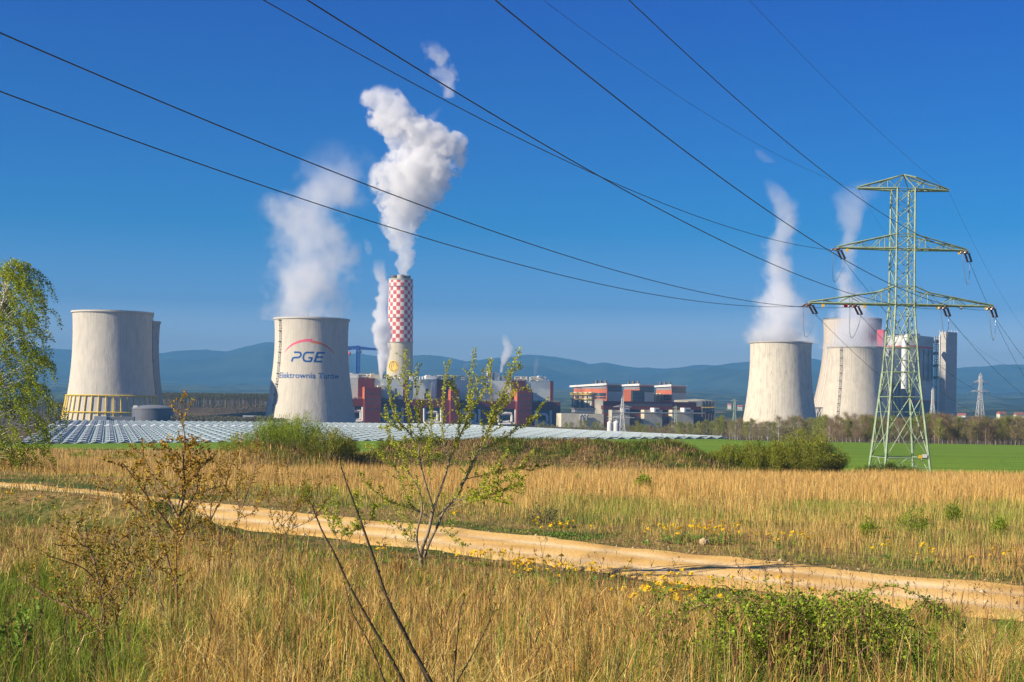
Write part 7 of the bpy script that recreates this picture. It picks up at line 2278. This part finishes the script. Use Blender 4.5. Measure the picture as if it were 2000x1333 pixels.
plume('thick white billowing smoke column rising from the chequered chimney',
      [(541, 792, 13), (520, 791, 17), (490, 788, 23), (460, 786, 31), (440, 784, 38), (415, 790, 48), (390, 796, 56), (365, 803, 66), (345, 808, 76), (320, 822, 72), (290, 842, 66), (268, 832, 74), (250, 800, 68), (225, 768, 46), (200, 750, 40), (183, 742, 36), (168, 745, 26)],
      1520, .085, .075, 3.3, 34, top_fade=.05, edge=(0.0, .07), seed=3, core=.98, depth=.8, step=.25, tint=(.995,.995,1.0), name='smoke_plume', grow=1.32)
plume('torn wisp of smoke drifting alone above the chimney column',
      [(192, 882, 14), (165, 874, 24), (140, 862, 28), (115, 852, 28), (95, 845, 22), (78, 838, 14)], 1520, .045, .05, 4.6, 50, top_fade=.3, edge=(0, .6), seed=5, name='smoke_plume', core=.75, step=.5)
plume('thin wisp of smoke right of the top of the chimney column',
      [(250, 822, 14), (235, 838, 20), (220, 852, 18), (208, 862, 12)], 1520, .018, .05, 2.0, 15, top_fade=.3, edge=(0, .6), seed=6, name='smoke_plume', core=.7, step=.5)
plume('wide translucent steam rising from the tower with the painted company name',
      [(628, 606, 84), (600, 603, 86), (570, 602, 88), (540, 603, 92), (510, 609, 86), (480, 610, 80), (455, 606, 88), (430, 600, 104), (405, 608, 110), (385, 626, 98), (360, 652, 84), (335, 668, 76), (310, 668, 72), (285, 658, 58), (270, 655, 40)],
      1335, .042, .034, 3.6, 60, top_fade=.3, edge=(0, 1.0), seed=8, core=.98, fade_pow=.42, step=.5)
plume('narrow white steam jet from the boiler house roof, left of the chimney',
      [(737, 747, 5), (715, 748, 9), (690, 750, 14), (660, 750, 19), (635, 744, 20), (612, 742, 17), (590, 742, 17), (565, 752, 12), (545, 746, 14), (525, 738, 16), (505, 738, 12)],
      1440, .30, .08, 2.1, 16, top_fade=.22, edge=(0, .3), seed=11, core=.95, fade_pow=.25, step=.5)
plume('faint puff of steam above the narrow jet', [(498, 718, 8), (485, 714, 13), (472, 712, 10), (465, 711, 6)], 1440, .018, .05, 1.6, 10, top_fade=.3, edge=(0, .5), seed=12, core=.8)
plume('short white steam jet from the roof cabin behind the leafy tree',
      [(728, 976, 5), (710, 980, 8), (698, 988, 12), (680, 994, 9), (665, 990, 9), (652, 988, 7)], 1480, .16, .09, 1.8, 12, top_fade=.25, edge=(0, .35), seed=14, core=.95, fade_pow=.4)
plume('small faint steam jet at the right end of the boiler house roof', [(737, 1046, 3.5), (725, 1046, 5.5), (712, 1047, 7), (702, 1047, 5), (690, 1046, 4)], 1480, .05, .07, 1.4, 8, top_fade=.3, edge=(0, .4), seed=15, core=.9, fade_pow=.3)
plume('faint low steam on the roof behind the leafy tree', [(736, 908, 8), (724, 911, 11), (712, 910, 9), (702, 907, 6)], 1480, .025, .07, 1.5, 10, top_fade=.3, edge=(0, .5), seed=16, core=.9)
plume('tall bending steam column from the rust stained cooling tower',
      [(672, 1525, 74), (655, 1523, 68), (630, 1522, 62), (600, 1521, 55), (570, 1522, 49), (540, 1516, 38), (515, 1512, 33), (490, 1512, 31), (465, 1518, 31), (445, 1536, 32), (425, 1546, 30), (400, 1532, 30), (380, 1514, 30), (362, 1496, 24), (346, 1484, 14)],
      1600, .075, .038, 2.9, 40, top_fade=.22, edge=(0, .9), seed=18, core=1.05, fade_pow=.42, step=.5)
plume('very faint high wisp above the bending steam column', [(318, 1505, 14), (305, 1495, 20), (294, 1484, 14), (288, 1480, 8)], 1600, .012, .04, 1.6, 14, top_fade=.3, edge=(0, .5), seed=19, core=.85)
plume('steam column behind the large pylon, rising from the tower with the dark stairway',
      [(682, 1671, 70), (660, 1670, 62), (640, 1668, 54), (620, 1666, 46), (595, 1664, 39), (570, 1662, 28), (545, 1659, 25), (515, 1657, 22), (485, 1655, 21), (455, 1655, 23), (425, 1660, 26), (400, 1665, 34), (380, 1672, 46), (365, 1680, 44), (352, 1685, 26)],
      1850, .060, .034, 2.9, 42, top_fade=.22, edge=(0, .9), seed=21, core=1.05, fade_pow=.42, step=.5)

# ================================================================ HAZE
q = MB()
q.prism([(-12500, -170), (12500, -170), (12500, 16600), (-12500, 16600)], -60, 640)
hz_m = bpy.data.materials.new('haze'); hz_m.use_nodes = True; nt = hz_m.node_tree; nt.nodes.clear()
ho = N(nt, 'ShaderNodeOutputMaterial'); hv = N(nt, 'ShaderNodeVolumePrincipled')
hv.inputs['Color'].default_value = (.13, .36, .66, 1); hv.inputs['Density'].default_value = 1.3e-4; hv.inputs['Anisotropy'].default_value = 0.0
nt.links.new(hv.outputs[0], ho.inputs['Volume'])
o = q.build('haze', hz_m); tag(o, 'pale blue summer haze over the plain', kind='stuff')
